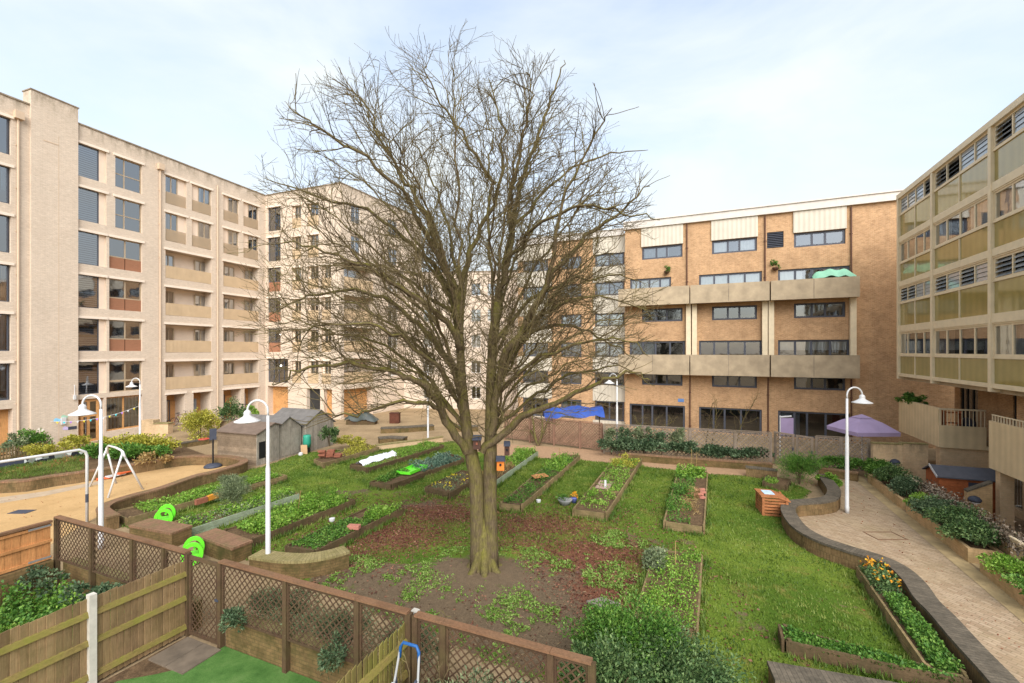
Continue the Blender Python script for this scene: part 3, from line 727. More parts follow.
# ---------------------------------------------------------------- ground
M['ground'] = (lambda: None)()
def ground_mats():
    t = NT('sandy path'); p = t.pos()
    n1 = t.noise(p, 0.5, 6, 0.65); n2 = t.noise(p, 9, 5, 0.7)
    col = t.mix(t.ramp(n1, [(0.35, (0, 0, 0)), (0.65, (1, 1, 1))]), srgb(160, 138, 108), srgb(136, 116, 90))
    col = t.mix(1.0, col, t.ramp(n2, [(0.3, (0.72, 0.72, 0.7)), (0.7, (1.15, 1.15, 1.12))]), 'MULTIPLY')
    t.bsdf(col, 0.95, 0, 0.1, n2, 0.4, 0.02); M['ground'] = t.m
    t = NT('brick paving'); uv = t.n('ShaderNodeMapping'); t.l(t.uvo(), uv.inputs[0]); uv.inputs['Rotation'].default_value = (0, 0, R(66))
    br = t.n('ShaderNodeTexBrick'); br.offset = .5; t.l(uv.outputs[0], br.inputs['Vector']); br.inputs['Scale'].default_value = 1
    br.inputs['Brick Width'].default_value = .21; br.inputs['Row Height'].default_value = .105; br.inputs['Mortar Size'].default_value = .009; br.inputs['Mortar Smooth'].default_value = .3
    br.inputs['Color1'].default_value = srgb(172, 150, 126); br.inputs['Color2'].default_value = srgb(150, 126, 102); br.inputs['Mortar'].default_value = srgb(130, 114, 90)
    n1 = t.noise(t.pos(), .45, 7, .65, .6); n2 = t.noise(t.pos(), 5, 5, .7)
    col = t.mix(t.math('MULTIPLY', t.ramp(n1, [(.4, (0, 0, 0)), (.62, (1, 1, 1))]), .35), br.outputs['Color'], srgb(158, 138, 106))
    col = t.mix(t.math('MULTIPLY', t.ramp(t.noise(t.pos(), .9, 6, .7), [(.54, (0, 0, 0)), (.72, (1, 1, 1))]), .35), col, srgb(116, 106, 72))
    col = t.mix(1.0, col, t.ramp(n2, [(.3, (.84, .84, .83)), (.7, (1.1, 1.1, 1.09))]), 'MULTIPLY')
    t.bsdf(col, .85, 0, .2, br.outputs['Fac'], -.3, .01); M['paving'] = t.m
    t = NT('playground surface'); n1 = t.noise(t.pos(), .3, 5, .6); n2 = t.noise(t.pos(), 14, 4, .7)
    col = t.ramp(n1, [(.3, srgb(178, 144, 98)), (.7, srgb(192, 158, 112))])
    n5 = t.noise(t.pos(), 1.3, 7, .72); col = t.mix(1.0, col, t.ramp(n5, [(.36, (.88, .875, .86)), (.52, (1, 1, 1))]), 'MULTIPLY')
    col = t.mix(1.0, col, t.ramp(n2, [(.3, (.84, .84, .84)), (.7, (1.08, 1.08, 1.08))]), 'MULTIPLY')
    t.bsdf(col, .9, 0, .15, n2, .2, .01); M['play'] = t.m
    t = NT('artificial turf'); n1 = t.noise(t.pos(), 90, 3, .7); n3 = t.noise(t.pos(), 2.4, 7, .7)
    col = t.mix(1.0, t.ramp(n3, [(.3, srgb(62, 96, 44)), (.5, srgb(80, 114, 56)), (.7, srgb(96, 124, 68))]), t.ramp(n1, [(.3, (.6, .6, .6)), (.7, (1.3, 1.3, 1.3))]), 'MULTIPLY')
    t.bsdf(col, .9, 0, .1, n1, .5, .02); M['turf'] = t.m
    # lawn: grass, bare soil and fallen leaves by the attributes of its vertices (what grows where)
    t = NT('lawn'); at = t.n('ShaderNodeAttribute', attribute_name='soil'); al = t.n('ShaderNodeAttribute', attribute_name='litter')
    n0 = t.noise(t.pos(), 1.1, 7, .68); n1 = t.noise(t.pos(), 7, 6, .7); n2 = t.noise(t.pos(), 30, 4, .7); n3 = t.noise(t.pos(), .35, 4, .5)
    gr = t.mix(t.ramp(n3, [(.35, (0, 0, 0)), (.65, (1, 1, 1))]), srgb(70, 94, 30), srgb(106, 122, 46))
    gr = t.mix(t.ramp(n0, [(.54, (0, 0, 0)), (.68, (1, 1, 1))]), gr, srgb(118, 112, 58))
    gr = t.mix(1.0, gr, t.ramp(n2, [(.3, (.6, .6, .55)), (.7, (1.3, 1.3, 1.2))]), 'MULTIPLY')
    so = t.mix(n1, srgb(78, 66, 52), srgb(122, 104, 82)); so = t.mix(1.0, so, t.ramp(n2, [(.3, (.7, .7, .7)), (.7, (1.2, 1.2, 1.2))]), 'MULTIPLY')
    li = t.mix(t.ramp(n2, [(.4, (0, 0, 0)), (.6, (1, 1, 1))]), srgb(84, 52, 40), srgb(124, 82, 62))
    ks = t.math('ADD', at.outputs['Fac'], t.math('MULTIPLY', t.math('SUBTRACT', n0, .5), 1.95)); ks = t.ramp(ks, [(.42, (0, 0, 0)), (.58, (1, 1, 1))])
    kl = t.math('ADD', al.outputs['Fac'], t.math('MULTIPLY', t.math('SUBTRACT', n1, .5), 1.8)); kl = t.ramp(kl, [(.40, (0, 0, 0)), (.74, (1, 1, 1))])
    col = t.mix(ks, gr, so); col = t.mix(kl, col, li)
    t.bsdf(col, .95, 0, .1, n2, .6, .03); M['lawn'] = t.m
    t = NT('garden soil'); n1 = t.noise(t.pos(), 4, 6, .7); n2 = t.noise(t.pos(), 22, 4, .7)
    col = t.mix(1.0, t.ramp(n1, [(.3, srgb(78, 62, 46)), (.7, srgb(116, 94, 70))]), t.ramp(n2, [(.3, (.65, .65, .65)), (.7, (1.2, 1.2, 1.2))]), 'MULTIPLY')
    t.bsdf(col, .95, 0, .1, n2, .7, .03); M['soil'] = t.m
ground_mats()
def sheet(name, pts, z, m, label=None):
    mb = MB(); k = len(pts); mb.v = [(p[0], p[1], z) for p in pts]; mb.f = [list(range(k))]; mb.m = [0]
    o = mb.build(name, m); o['kind'] = 'structure'; return o
# base ground with the sunken patio left out (frame of the right block: a along it, b across)
av, bv = Vector((.4, .917, 0)), Vector((.917, -.4, 0)); O_ = Vector((22.5, 25.6, 0))
def AB(a, b, z=0): return O_ + av * a + bv * b + Vector((0, 0, z))
gm = MB(); ga = [-900, -21, -4.75, 900]; gb = [-900, -2.22, 9, 900]
for i in range(3):
    for j in range(3):
        if i == 1 and j == 1: continue
        gm.quad(AB(ga[i], gb[j]), AB(ga[i], gb[j + 1]), AB(ga[i + 1], gb[j + 1]), AB(ga[i + 1], gb[j]))
tag(gm.build('ground', M['ground']), kind='structure')
pm = MB(); pm.quad(AB(-21, -2.3, -.9), AB(-21, 9, -.9), AB(-4.7, 9, -.9), AB(-4.7, -2.3, -.9)); tag(pm.build('patio', M['paving']), kind='structure')

# courses of brick walls with stained copings
M['wall_br'] = m_brick('mossy soldier brick', srgb(130, 106, 74), srgb(108, 84, 58), srgb(88, 74, 50), bw=.075, bh=.225, dirt=srgb(70, 64, 40), dirt_amt=.85, streak=.6, contrast=.4)
M['wall_br'].node_tree.nodes  # soldier course: bricks on end
M['wall_mo'] = m_brick('mossy garden brick', srgb(124, 102, 68), srgb(104, 82, 56), srgb(86, 74, 50), dirt=srgb(64, 64, 32), dirt_amt=.85, streak=.35, contrast=.4)
def m_cop(name, c, moss):
    t = NT(name); br = t.n('ShaderNodeTexBrick'); br.offset = 0; t.l(t.uvo(), br.inputs['Vector']); br.inputs['Scale'].default_value = 1
    br.inputs['Brick Width'].default_value = .085; br.inputs['Row Height'].default_value = .6; br.inputs['Mortar Size'].default_value = .006
    br.inputs['Color1'].default_value = c; br.inputs['Color2'].default_value = dk(c, .75); br.inputs['Mortar'].default_value = dk(c, .5)
    n = t.noise(t.pos(), 3.4, 8, .75); n2 = t.noise(t.pos(), 14, 4, .7)
    col = t.mix(t.math('MULTIPLY', t.ramp(n, [(.44, (0, 0, 0)), (.64, (1, 1, 1))]), .8), br.outputs['Color'], moss)
    col = t.mix(1.0, col, t.ramp(n2, [(.3, (.7, .7, .7)), (.7, (1.15, 1.15, 1.15))]), 'MULTIPLY')
    t.bsdf(col, .9, 0, .2, n2, .4, .01); return t.m
M['cop_dk'] = m_cop('blackened coping', srgb(108, 98, 84), srgb(74, 68, 58))
M['cop_br'] = m_cop('mossy brick coping', srgb(142, 108, 84), srgb(112, 98, 66))
M['cop_gr'] = m_cop('mossy yellow coping', srgb(152, 138, 96), srgb(118, 110, 66))
def smooth_poly(pts, k=5, closed=False):
    out = []; n = len(pts)
    for i in range(n - 1):
        p0, p1, p2, p3 = pts[max(i - 1, 0)], pts[i], pts[i + 1], pts[min(i + 2, n - 1)]
        for j in range(k):
            t = j / k
            out.append(0.5 * ((2 * p1) + (-p0 + p2) * t + (2 * p0 - 5 * p1 + 4 * p2 - p3) * t * t + (-p0 + 3 * p1 - 3 * p2 + p3) * t ** 3))
    out.append(pts[-1]); return out
def ribbon(mb, pts, w, z0, z1, mi=0):
    n = len(pts); L, Rr, arc = [], [], [0]
    for i in range(n):
        d = (pts[min(i + 1, n - 1)] - pts[max(i - 1, 0)]); d.z = 0; d.normalize(); q = Vector((-d.y, d.x, 0)) * w / 2
        L.append(pts[i] + q); Rr.append(pts[i] - q)
        if i: arc.append(arc[-1] + (pts[i] - pts[i - 1]).length)
    P = lambda v, z: (v.x, v.y, z)
    for i in range(n - 1):
        a, b = arc[i], arc[i + 1]
        mb.quad(P(L[i], z0), P(L[i + 1], z0), P(L[i + 1], z1), P(L[i], z1), mi, [(a, z0), (b, z0), (b, z1), (a, z1)])
        mb.quad(P(Rr[i + 1], z0), P(Rr[i], z0), P(Rr[i], z1), P(Rr[i + 1], z1), mi, [(b, z0), (a, z0), (a, z1), (b, z1)])
        mb.quad(P(L[i], z1), P(L[i + 1], z1), P(Rr[i + 1], z1), P(Rr[i], z1), mi, [(a, 0.05), (b, 0.05), (b, .05 + w), (a, .05 + w)])
        mb.quad(P(L[i + 1], z0), P(L[i], z0), P(Rr[i], z0), P(Rr[i + 1], z0), mi)
    for i, s in ((0, 1), (n - 1, -1)):
        a, b = (L[i], Rr[i]) if s > 0 else (Rr[i], L[i])
        mb.quad(P(b, z0), P(a, z0), P(a, z1), P(b, z1), mi)
def brick_wall(pts, w, h, label, bm_='wall_br', cm='cop_dk', z0=-.02, ct=.07, name='brick_wall', k=5, cat='wall', over=.02):
    pts = [V2(p) for p in pts]
    if k > 1: pts = smooth_poly(pts, k)
    o = thing(name, label, cat, (pts[0].x, pts[0].y, 0))
    b = MB(); ribbon(b, pts, w, z0, h - ct); b.build('wall_body', M[bm_], o)
    c = MB()
    e0 = (pts[0] - pts[1]).normalized() * over; e1 = (pts[-1] - pts[-2]).normalized() * over
    ribbon(c, [pts[0] + e0] + pts[1:-1] + [pts[-1] + e1], w + 2 * over, h - ct + .001, h); c.build('coping', M[cm], o)
    return o
# the winding wall between lawn and brick path
wr_px = [(823, 474), (829, 482), (834, 490), (831, 497), (818, 500), (803, 501), (792, 502.5), (788, 508), (791, 516), (797, 524), (806, 531), (822, 539), (848, 548), (878, 557), (898.6, 567), (914, 581), (926.5, 598.7), (942, 614), (967, 642), (1003, 680), (1050, 735), (1090, 785)]
WR = [G(x, y, .5) for x, y in wr_px]
brick_wall(WR, .42, .5, 'winding brick wall with blackened coping along the right hand brick path')
brick_wall([G(746, 466, .5), G(777, 469.5, .5)], .3, .5, 'short mossy brick wall behind the dark shrub near the parasol', k=1)
brick_wall([G(772, 670, .45), G(900, 692, .45), G(960, 704, .45)], .45, .45, 'low brick wall with black coping at the very bottom of the garden', k=1)
# the long wall round the playground, a hairpin at its far end
wl_px = [(-120, 500), (-50, 488), (0, 481), (26, 479.5), (53, 475), (79, 471.6), (112, 466.5), (130, 464), (164, 458.5), (189, 455.6), (208.6, 455.4), (227, 456), (240, 458.2), (244, 461), (236, 464.8), (214, 471), (195, 475.5), (162, 487), (137, 493.5), (116, 500), (106, 504.5), (103, 509), (113, 515.5)]
WL = [G(x, y, .5) for x, y in wl_px]
brick_wall(WL, .34, .5, 'long curving brick wall that wraps around the sandy playground', cm='cop_br', k=4)
brick_wall([G(140, 521.5, .5), G(182, 529, .5)], .62, .5, 'square brick seat block beside the upper green rocker', bm_='wall_mo', cm='cop_br', k=1, name='brick_bench')
brick_wall([G(206, 531.5, .5), G(242, 544, .5)], .58, .5, 'square brick seat block with red stained corner beside the lower green rocker', bm_='wall_mo', cm='cop_br', k=1, name='brick_bench')
brick_wall([G(256, 553.0, .5), G(283, 556.6, .5), G(306, 556.8, .5), G(328, 553.5, .5), G(346, 548.5, .5)], .46, .5, 'curved mossy brick seat beside the nearest lamp post', bm_='wall_mo', cm='cop_gr', name='brick_bench')
# back planter under the lattice fence
brick_wall([G(627, 453, .42), G(660, 455.5, .42), G(772, 463, .42)], .25, .42, 'long low brick planter wall under the ivy along the back fence', k=1, cm='cop_br', bm_='wall_mo')
brick_wall([G(819, 466.5, .42), G(858, 472.5, .42)], .25, .42, 'short brick planter wall with creeper in front of the back fence near the lamp', k=1, cm='cop_br', bm_='wall_mo')
# far paved corner
brick_wall([G(376, 444.5, .35), G(402, 441.3, .35), G(425, 438.8, .35), G(442, 436, .35)], .25, .35, 'low buff kerb wall edging the far paved corner', bm_='beige_p', cm='cop_gr', k=1)
for pts, lab in (([(381, 427.5), (405, 426.6), (433, 424.6)], 'long dark brick bench block in the far paved corner'), ([(379, 437.5), (390, 436.6), (405, 437.3)], 'short dark brick bench block in front of the longer one'), ([(452, 426), (478, 425.5)], 'dark brick bench block behind the tree trunk in the far paved corner')):
    brick_wall([G(x, y, .4) for x, y in pts], .7, .4, lab, bm_='wall_mo', cm='cop_dk', k=1, name='brick_bench')
tr0, tr1 = G(158, 446, .35), G(208, 438.4, .35)
brick_wall([tr0, tr1], .3, .35, 'low terrace edge with dark coping in front of the beige block porches', bm_='wall_mo', cm='cop_dk', k=1)
tp = sheet('terrace', [tr0, tr1, L1.pt(L1.S(225)), L1.pt(L1.S(166))], .3, M['ground'])
pil = thing('brick_pillar', 'stubby mossy brick pillar by the porch of the beige block', 'pillar', G(158, 437)); g_ = G(158, 437)
b = MB(); b.box(g_.x - 1.0, g_.x - .1, g_.y - .3, g_.y + .3, 0, 1.25); b.box(g_.x - .1, g_.x + 1.0, g_.y - .35, g_.y + .1, 0, 1.0); b.build('wall_body', M['beige_w'], pil); b = MB(); b.box(g_.x - .05, g_.x + 1.05, g_.y - .4, g_.y + .15, 1.001, 1.06); b.build('coping', M['cop_gr'], pil)
# sheets
sheet('playground', [G(x, y) for x, y in [(-140, 520), (-50, 500), (0, 493.5), (26, 492), (53, 487), (79, 483), (112, 477), (130, 474), (164, 468), (189, 464.5), (208, 463.5), (226, 464), (234, 466), (222, 471), (195, 481), (160, 494), (116, 507), (101, 515), (88, 522), (50, 545), (-60, 600)]], .004, M['play'])
pth = [WR[i] for i in range(0, len(WR))]
e_px = [(907, 500), (872, 474), (830, 466), (815, 464)]
sheet('path', [G(x, y) for x, y in [(812, 474), (832, 500), (806, 512), (793, 519), (800, 531), (815, 542), (848, 558), (880, 568), (900, 577), (914, 591), (942, 626), (985, 676), (1040, 740), (1090, 800), (1300, 800), (1140, 683), (1024, 609), (947, 550), (912, 518.5), (866, 480), (845, 468), (815, 465)]], .006, M['paving'])
sheet('back_path', [G(x, y) for x, y in [(480, 446), (500, 444), (540, 446), (600, 450), (640, 455), (700, 460), (760, 466), (760, 476), (708, 474), (640, 466), (590, 461), (540, 458), (500, 456), (470, 452)]], .006, m_plain('reddish path', srgb(160, 128, 98), .95, .18, 6, bstr=.3))
sheet('kerb_strip', [G(x, y) for x, y in [(872, 484), (912, 515.5), (950, 547), (1024, 604), (1140, 680), (1152, 672), (1032, 594), (958, 541), (918, 509), (880, 481)]], .012, m_plain('stained kerb', srgb(168, 146, 108), .9, .22, 3, bstr=.2))
sheet('playground_kerb', [G(x, y) for x, y in [(-100, 513), (0, 497.5), (45, 491.5), (100, 481), (100, 484), (45, 496), (0, 503.5), (-100, 522)]], .008, m_plain('grey kerb paving', srgb(168, 148, 124), .9, .15, 3))
# ---------------------------------------------------------------- foliage makers
def leaf_arrays(P, N, size, aspect=0.5, fold=0.2):
    """diamond leaves at points P growing along N"""
    n = len(P); L = size * rng.uniform(.6, 1.4, (n, 1))
    rnd = rng.normal(size=(n, 3)); S_ = np.cross(N, rnd); S_ /= (np.linalg.norm(S_, axis=1, keepdims=True) + 1e-9)
    U_ = np.cross(S_, N)
    tip = P + N * L - np.array([0, 0, 1]) * L * .12; m1 = P + N * L * .5 + S_ * L * aspect * .5 + U_ * L * fold * .5; m2 = P + N * L * .5 - S_ * L * aspect * .5 + U_ * L * fold * .5
    V = np.stack([P, m1, tip, m2], 1).reshape(-1, 3); Fc = np.arange(4 * n).reshape(n, 4)
    return V, Fc
def unit(v): return v / (np.linalg.norm(v, axis=1, keepdims=True) + 1e-9)
def blob_points(cen, rad, n, inner=.55, lumps=7, zmin=None):
    cen, rad = np.array(cen, float), np.array(rad, float)
    k = int(np.clip(n // 110, 5, 90)); cd = unit(rng.normal(size=(k, 3))); cd[:, 2] = np.where(rng.uniform(size=k) < .75, np.abs(cd[:, 2]), cd[:, 2])
    C = cen + cd * rng.uniform(max(inner - .1, .2), 1.02, (k, 1)) * rad; sub_ = rng.uniform(.14, .46, k) * (1.25 if k < 12 else 1.0)
    i = rng.integers(0, k, n); dd = unit(rng.normal(size=(n, 3)))
    P = C[i] + dd * (sub_[i] * rng.uniform(.1, 1, n) ** .5)[:, None] * rad * np.array([1, 1, 1.15])
    d = unit(dd * .6 + cd[i] * .6)
    if zmin is not None: P[:, 2] = np.maximum(P[:, 2], zmin + rng.uniform(0, .08, n))
    return P, d
def leafy(name, label, cat, cen, rad, n, size, mat, group=None, inner=.55, up=.35, aspect=.5, stems=4, zb=0.0, stemmat='twig', loc=None):
    n = int(n * 1.9); size *= .72; base = (cen[0], cen[1], zb)
    o = thing(name, label, cat, base, group)
    P, d = blob_points(cen, rad, n, inner, zmin=zb + .01)
    N = unit(d + rng.normal(size=d.shape) * .7 + np.array([0, 0, up]))
    V, Fc = leaf_arrays(P, N, size, aspect)
    array_mesh('foliage', V, Fc, M[mat], o)
    mb = MB()
    if not stems: return o
    for i in range(stems):
        a = rng.uniform(0, 6.28); q = (cen[0] + math.cos(a) * rad[0] * .55, cen[1] + math.sin(a) * rad[1] * .55, cen[2] + rad[2] * .5)
        mb.tube([(cen[0] + math.cos(a) * .05, cen[1] + math.sin(a) * .05, zb), ((cen[0] * .5 + q[0] * .5), (cen[1] * .5 + q[1] * .5), zb + (q[2] - zb) * .6), q], [.025, .018, .008], 5)
    mb.build('stem', M[stemmat], o)
    return o
M['twig'] = m_plain('twig bark', srgb(92, 78, 58), .9, .25, 8)
M['lf_dark'] = m_leaf('dark evergreen leaf', srgb(38, 60, 32), srgb(72, 100, 54), srgb(132, 154, 96))
M['lf_ivy'] = m_leaf('ivy leaf', srgb(44, 64, 42), srgb(76, 98, 66), srgb(128, 146, 108))
M['lf_mid'] = m_leaf('mid green leaf', srgb(48, 84, 28), srgb(80, 122, 44), srgb(126, 158, 70))
M['lf_light'] = m_leaf('light green leaf', srgb(72, 112, 32), srgb(112, 152, 50), srgb(158, 184, 84))
M['lf_yel'] = m_leaf('yellow green leaf', srgb(112, 118, 36), srgb(156, 152, 56), srgb(196, 186, 84))
M['lf_grey'] = m_leaf('grey green leaf', srgb(78, 92, 66), srgb(112, 124, 88), srgb(150, 158, 118))
M['lf_blue'] = m_leaf('blue green leaf', srgb(58, 86, 72), srgb(92, 120, 100), srgb(140, 160, 136))
M['lf_dry'] = m_leaf('dry stalk', srgb(120, 92, 54), srgb(160, 132, 84), srgb(188, 166, 112))
M['lf_rust'] = m_leaf('rust leaf', srgb(120, 62, 40), srgb(152, 88, 58), srgb(182, 122, 84))
M['lf_red'] = m_leaf('fallen leaf', srgb(74, 44, 36), srgb(104, 64, 50), srgb(146, 104, 80), trans=.1)
M['petal_or'] = m_leaf('orange petal', srgb(206, 128, 28), srgb(226, 160, 40), srgb(236, 190, 60))
M['petal_ye'] = m_leaf('yellow petal', srgb(206, 186, 36), srgb(226, 206, 54), srgb(240, 226, 96))
def bil(q, u, v):
    a, b, c, d = [np.array(p) for p in q]      # a FL, b FR, c BR, d BL
    u, v = u[:, None], v[:, None]
    return (a * (1 - u) + b * u) * (1 - v) + (d * (1 - u) + c * u) * v
def crop(q, label, mat, n, size, h, u=(0.06, .94), v=(.03, .97), clump=0, stems=0, name='leafy_crop', flowers=None, aspect=.55, up=.8, z=None):
    """low leafy growth filling a bed: one mass"""
    n = int(n * 2.3); size *= .66; clump = int(clump * 1.5); h *= 1.45 if h > .1 else 1.1
    U_, V_ = rng.uniform(*u, n), rng.uniform(*v, n)
    if clump:
        cu, cv = rng.uniform(*u, clump), rng.uniform(*v, clump); k = rng.integers(0, clump, n); L = (Vector(q[3]) - Vector(q[0])).length; W = (Vector(q[1]) - Vector(q[0])).length
        U_ = np.clip(cu[k] + rng.normal(size=n) * .11 / W, u[0] - .03, u[1] + .03); V_ = np.clip(cv[k] + rng.normal(size=n) * .11 / L, v[0] - .01, v[1] + .01)
        k = np.where(rng.uniform(size=n) < .22, rng.integers(0, clump, n), k); hh = rng.uniform(.4, 1.2, clump)[k] * h; lo_ = rng.uniform(size=n) < .25; U_ = np.where(lo_, rng.uniform(*u, n), U_); V_ = np.where(lo_, rng.uniform(*v, n), V_); hh = np.where(lo_, hh * .35, hh)
    else: hh = np.full(n, h)
    P = bil(q, U_, V_)
    if z is not None: P[:, 2] = z
    nz = .5 + .5 * np.sin(P[:, 0] * 3.1 + 1.3) * np.sin(P[:, 1] * 2.7)
    P[:, 2] += rng.uniform(0, 1, n) * hh * (.5 + .5 * nz) - .03
    N = unit(rng.normal(size=(n, 3)) + np.array([0, 0, up])); N[:, 2] = np.abs(N[:, 2])
    V, Fc = leaf_arrays(P, N, size, aspect)
    o = array_mesh(name, V, Fc, M[mat], None, (P[:, 0].mean(), P[:, 1].mean(), P[:, 2].min()))
    tag(o, label, 'plants', kind='stuff')
    if flowers:
        fm, fn, fs = flowers; i = rng.choice(n, fn); p = P[i] + np.array([0, 0, h * .5]); V, Fc = leaf_arrays(np.repeat(p, 4, 0), unit(rng.normal(size=(fn * 4, 3)) + np.array([0, 0, .5])), fs, .8)
        array_mesh('flower_heads', V, Fc, M[fm], o)
    return o

# ---------------------------------------------------------------- raised beds
M['bd'] = m_wood('weathered bed board', srgb(132, 112, 80), .3, srgb(78, 78, 42), .6, grain=(3, 3, 9), moss_scale=4)
M['bd_dk'] = m_wood('dark wet bed board', srgb(96, 78, 56), .3, srgb(66, 62, 38), .6, grain=(3, 3, 9), moss_scale=4)
M['bd_gr'] = m_wood('pale green painted board', srgb(146, 158, 134), .12, srgb(110, 112, 84), .4, grain=(3, 3, 9))
BED = []
def bed(fl, fr, br, bl, label, h=.3, m='bd', mr=None, px=True, z=0, posts=True, fill=.06, cross=()):
    q = [G(*p, h) for p in (fl, fr, br, bl)] if px else [Vector(p) for p in (fl, fr, br, bl)]
    q = [Vector((p.x, p.y, z)) for p in q]
    o = thing('raised_bed', label, 'raised bed', ((q[0].x + q[2].x) / 2, (q[0].y + q[2].y) / 2, z), 'timber raised beds of the community garden')
    cen = (q[0] + q[1] + q[2] + q[3]) / 4; t = .05
    for i, (a, b) in enumerate(((q[0], q[1]), (q[1], q[2]), (q[2], q[3]), (q[3], q[0]))):
        d = (b - a).normalized(); mb = MB(); L = (b - a).length; off = .052 if i % 2 == 0 else 0
        nn = max(1, round(L / 2.4)) if L > 3 else 1
        for k in range(nn):
            for r in range(2):
                za, zb_ = z - .02 + r * (h + .02) / 2, z - .02 + (r + 1) * (h + .02) / 2 - .006
                p0, p1 = a + d * (off + (L - 2 * off) * k / nn + .003), a + d * (off + (L - 2 * off) * (k + 1) / nn - .003)
                jit = rng.uniform(-.008, .008)
                mb.beam(p0 + Vector((0, 0, (za + zb_) / 2 - z + jit)), p1 + Vector((0, 0, (za + zb_) / 2 - z + jit + rng.uniform(-.01, .01))), t, zb_ - za)
        mb.build('board', M[(mr if (mr and i == 1) else m)], o)
    if posts:
        for p in q:
            c = p + (cen - p).normalized() * .11; mb = MB(); mb.box(c.x - .035, c.x + .035, c.y - .035, c.y + .035, z, z + h + .02); mb.build('post', M[m], o)
    ins = [p + (cen - p) * .03 for p in q]
    n = 14; gx = np.linspace(0, 1, n); UU, VV = np.meshgrid(gx, gx); P = bil([(*p.xy, z + h - fill) for p in ins], UU.ravel(), VV.ravel()); P[:, 2] += rng.uniform(-.02, .025, n * n)
    Fc = np.array([[j * n + i, j * n + i + 1, (j + 1) * n + i + 1, (j + 1) * n + i] for j in range(n - 1) for i in range(n - 1)])
    array_mesh('soil', P, Fc, M['soil'], o)
    for c in cross:     # a divider across the bed at a fraction of its length
        a = q[0].lerp(q[3], c); b = q[1].lerp(q[2], c); mb = MB(); mb.beam(a + Vector((0, 0, h - .04)) + (b - a).normalized() * .06, b + Vector((0, 0, h - .04)) - (b - a).normalized() * .06, .03, .1); mb.build('divider', M[m], o)
    return [Vector((p.x, p.y, z + h - fill)) for p in q]
B1 = bed((573, 509), (606, 513), (642, 458.5), (614, 458.5), 'long bed with mixed herbs and pale slates beside the plant bowl', cross=(.3,))
B2 = bed((664, 521), (704, 526.4), (707.5, 472), (678, 471), 'bed of overgrown herbs with brick rubble, second from the compost bin')
B3 = bed((500, 503), (521.5, 505), (580, 455), (560, 454), 'long bed with weeds and a wooden lid just right of the tree trunk', mr='bd')
B4 = bed((474, 480), (494, 482), (538, 451), (520, 449), 'bed with a pale green end board just behind the tree trunk', mr='bd_gr')
B5 = bed((425, 487), (449.4, 492.5), (484, 474), (462, 470), 'short dark bed with yellow flowers just left of the tree trunk', m='bd_dk')
B6 = bed((370, 482), (392, 484), (464, 458), (446, 452), 'bed with bare brown soil in front and a bright green plastic tray', m='bd_dk')
B7 = bed((350, 464.5), (367, 468), (444, 445), (428, 441), 'bed partly covered by a length of white fleece', m='bd_dk')
B8 = bed((314, 459), (323, 463), (379, 447), (366, 443), 'far bed with stacked rust coloured bricks near the grey sheds', m='bd')
B9 = bed((285, 546), (316, 550), (404, 506.5), (374, 504), 'bed with a single pink brick on its edge behind the curved mossy seat', m='bd_dk')
B10 = bed((222, 530), (249, 540), (355, 499), (331, 495), 'bed thick with bright green salad behind the lower brick seat', m='bd_dk')
B11 = bed((168, 523), (187, 530), (299, 493.5), (284, 490), 'bed with a pale green painted side board behind the upper brick seat', mr='bd_gr')
B12 = bed((112, 511), (127, 518), (287, 475), (272, 472), 'longest bed beside the playground wall with orange planks along its side', m='bd')
B13 = bed((632, 626), (697, 632), (702, 554), (655, 549), 'shallow weedy bed running up behind the big laurel shrub', h=.18, m='bd', fill=.02)
B14 = bed((929, 669), (967, 676), (882, 568), (857, 566), 'bed of orange marigolds and greens tucked against the winding wall', m='bd', h=.3)
B15 = bed((783, 639), (972, 681), (926, 666), (779, 623.6), 'dark plank bed of low seedlings nearest the bottom edge of the picture', m='bd_dk')
B16 = bed((763, 482), (787, 486), (790, 479), (766, 475), 'small dark bed under the large rosemary near the compost bin', m='bd_dk', h=.25)
random.seed(3)
crop(B1, 'mixed herbs and weeds along the bed with pale slates', 'lf_light', 1500, .12, .22, clump=34)
crop(B1, 'pale leafy greens at the far end of the bed with slates', 'lf_yel', 500, .14, .3, v=(.8, .98), clump=10)
crop(B2, 'tangled herbs in the bed with brick rubble', 'lf_mid', 1700, .11, .3, u=(.02, .6), clump=30)
crop(B2, 'tall grassy greens at the far end of the rubble bed', 'lf_light', 900, .16, .4, v=(.85, 1.0), clump=10)
crop(B2, 'dry brown stalks in the middle of the rubble bed', 'lf_dry', 350, .2, .3, u=(.35, .8), v=(.12, .5), clump=9, aspect=.12)
crop(B3, 'low weeds around the wooden lid in the bed by the trunk', 'lf_mid', 1500, .11, .24, clump=32)
crop(B3, 'dense leafy greens at the far end of the bed by the trunk', 'lf_light', 800, .15, .34, v=(.6, .9), clump=12)
crop(B4, 'grassy greens at the far end of the bed with green board', 'lf_light', 1100, .15, .3, v=(.45, .95), clump=20)
crop(B4, 'dry yellow grass in the bed with the green end board', 'lf_dry', 700, .3, .3, v=(.02, .45), aspect=.08, up=2)
crop(B5, 'purple and green leaves with yellow flowers left of the trunk', 'lf_grey', 500, .1, .14, v=(.1, .95), clump=14, flowers=('petal_ye', 40, .06))
crop(B6, 'silvery cabbages beyond the green tray', 'lf_blue', 1500, .15, .25, v=(.42, .96), clump=24)
crop(B6, 'dark leafy clump at the front corner of the bare soil bed', 'lf_mid', 500, .15, .3, u=(.03, .45), v=(.06, .34), clump=7)
crop(B7, 'fresh greens beyond the white fleece', 'lf_light', 1500, .11, .2, v=(.42, .97))
crop(B7, 'thin low greens in front of the fleece', 'lf_light', 350, .09, .08, u=(.5, .95), v=(.03, .4))
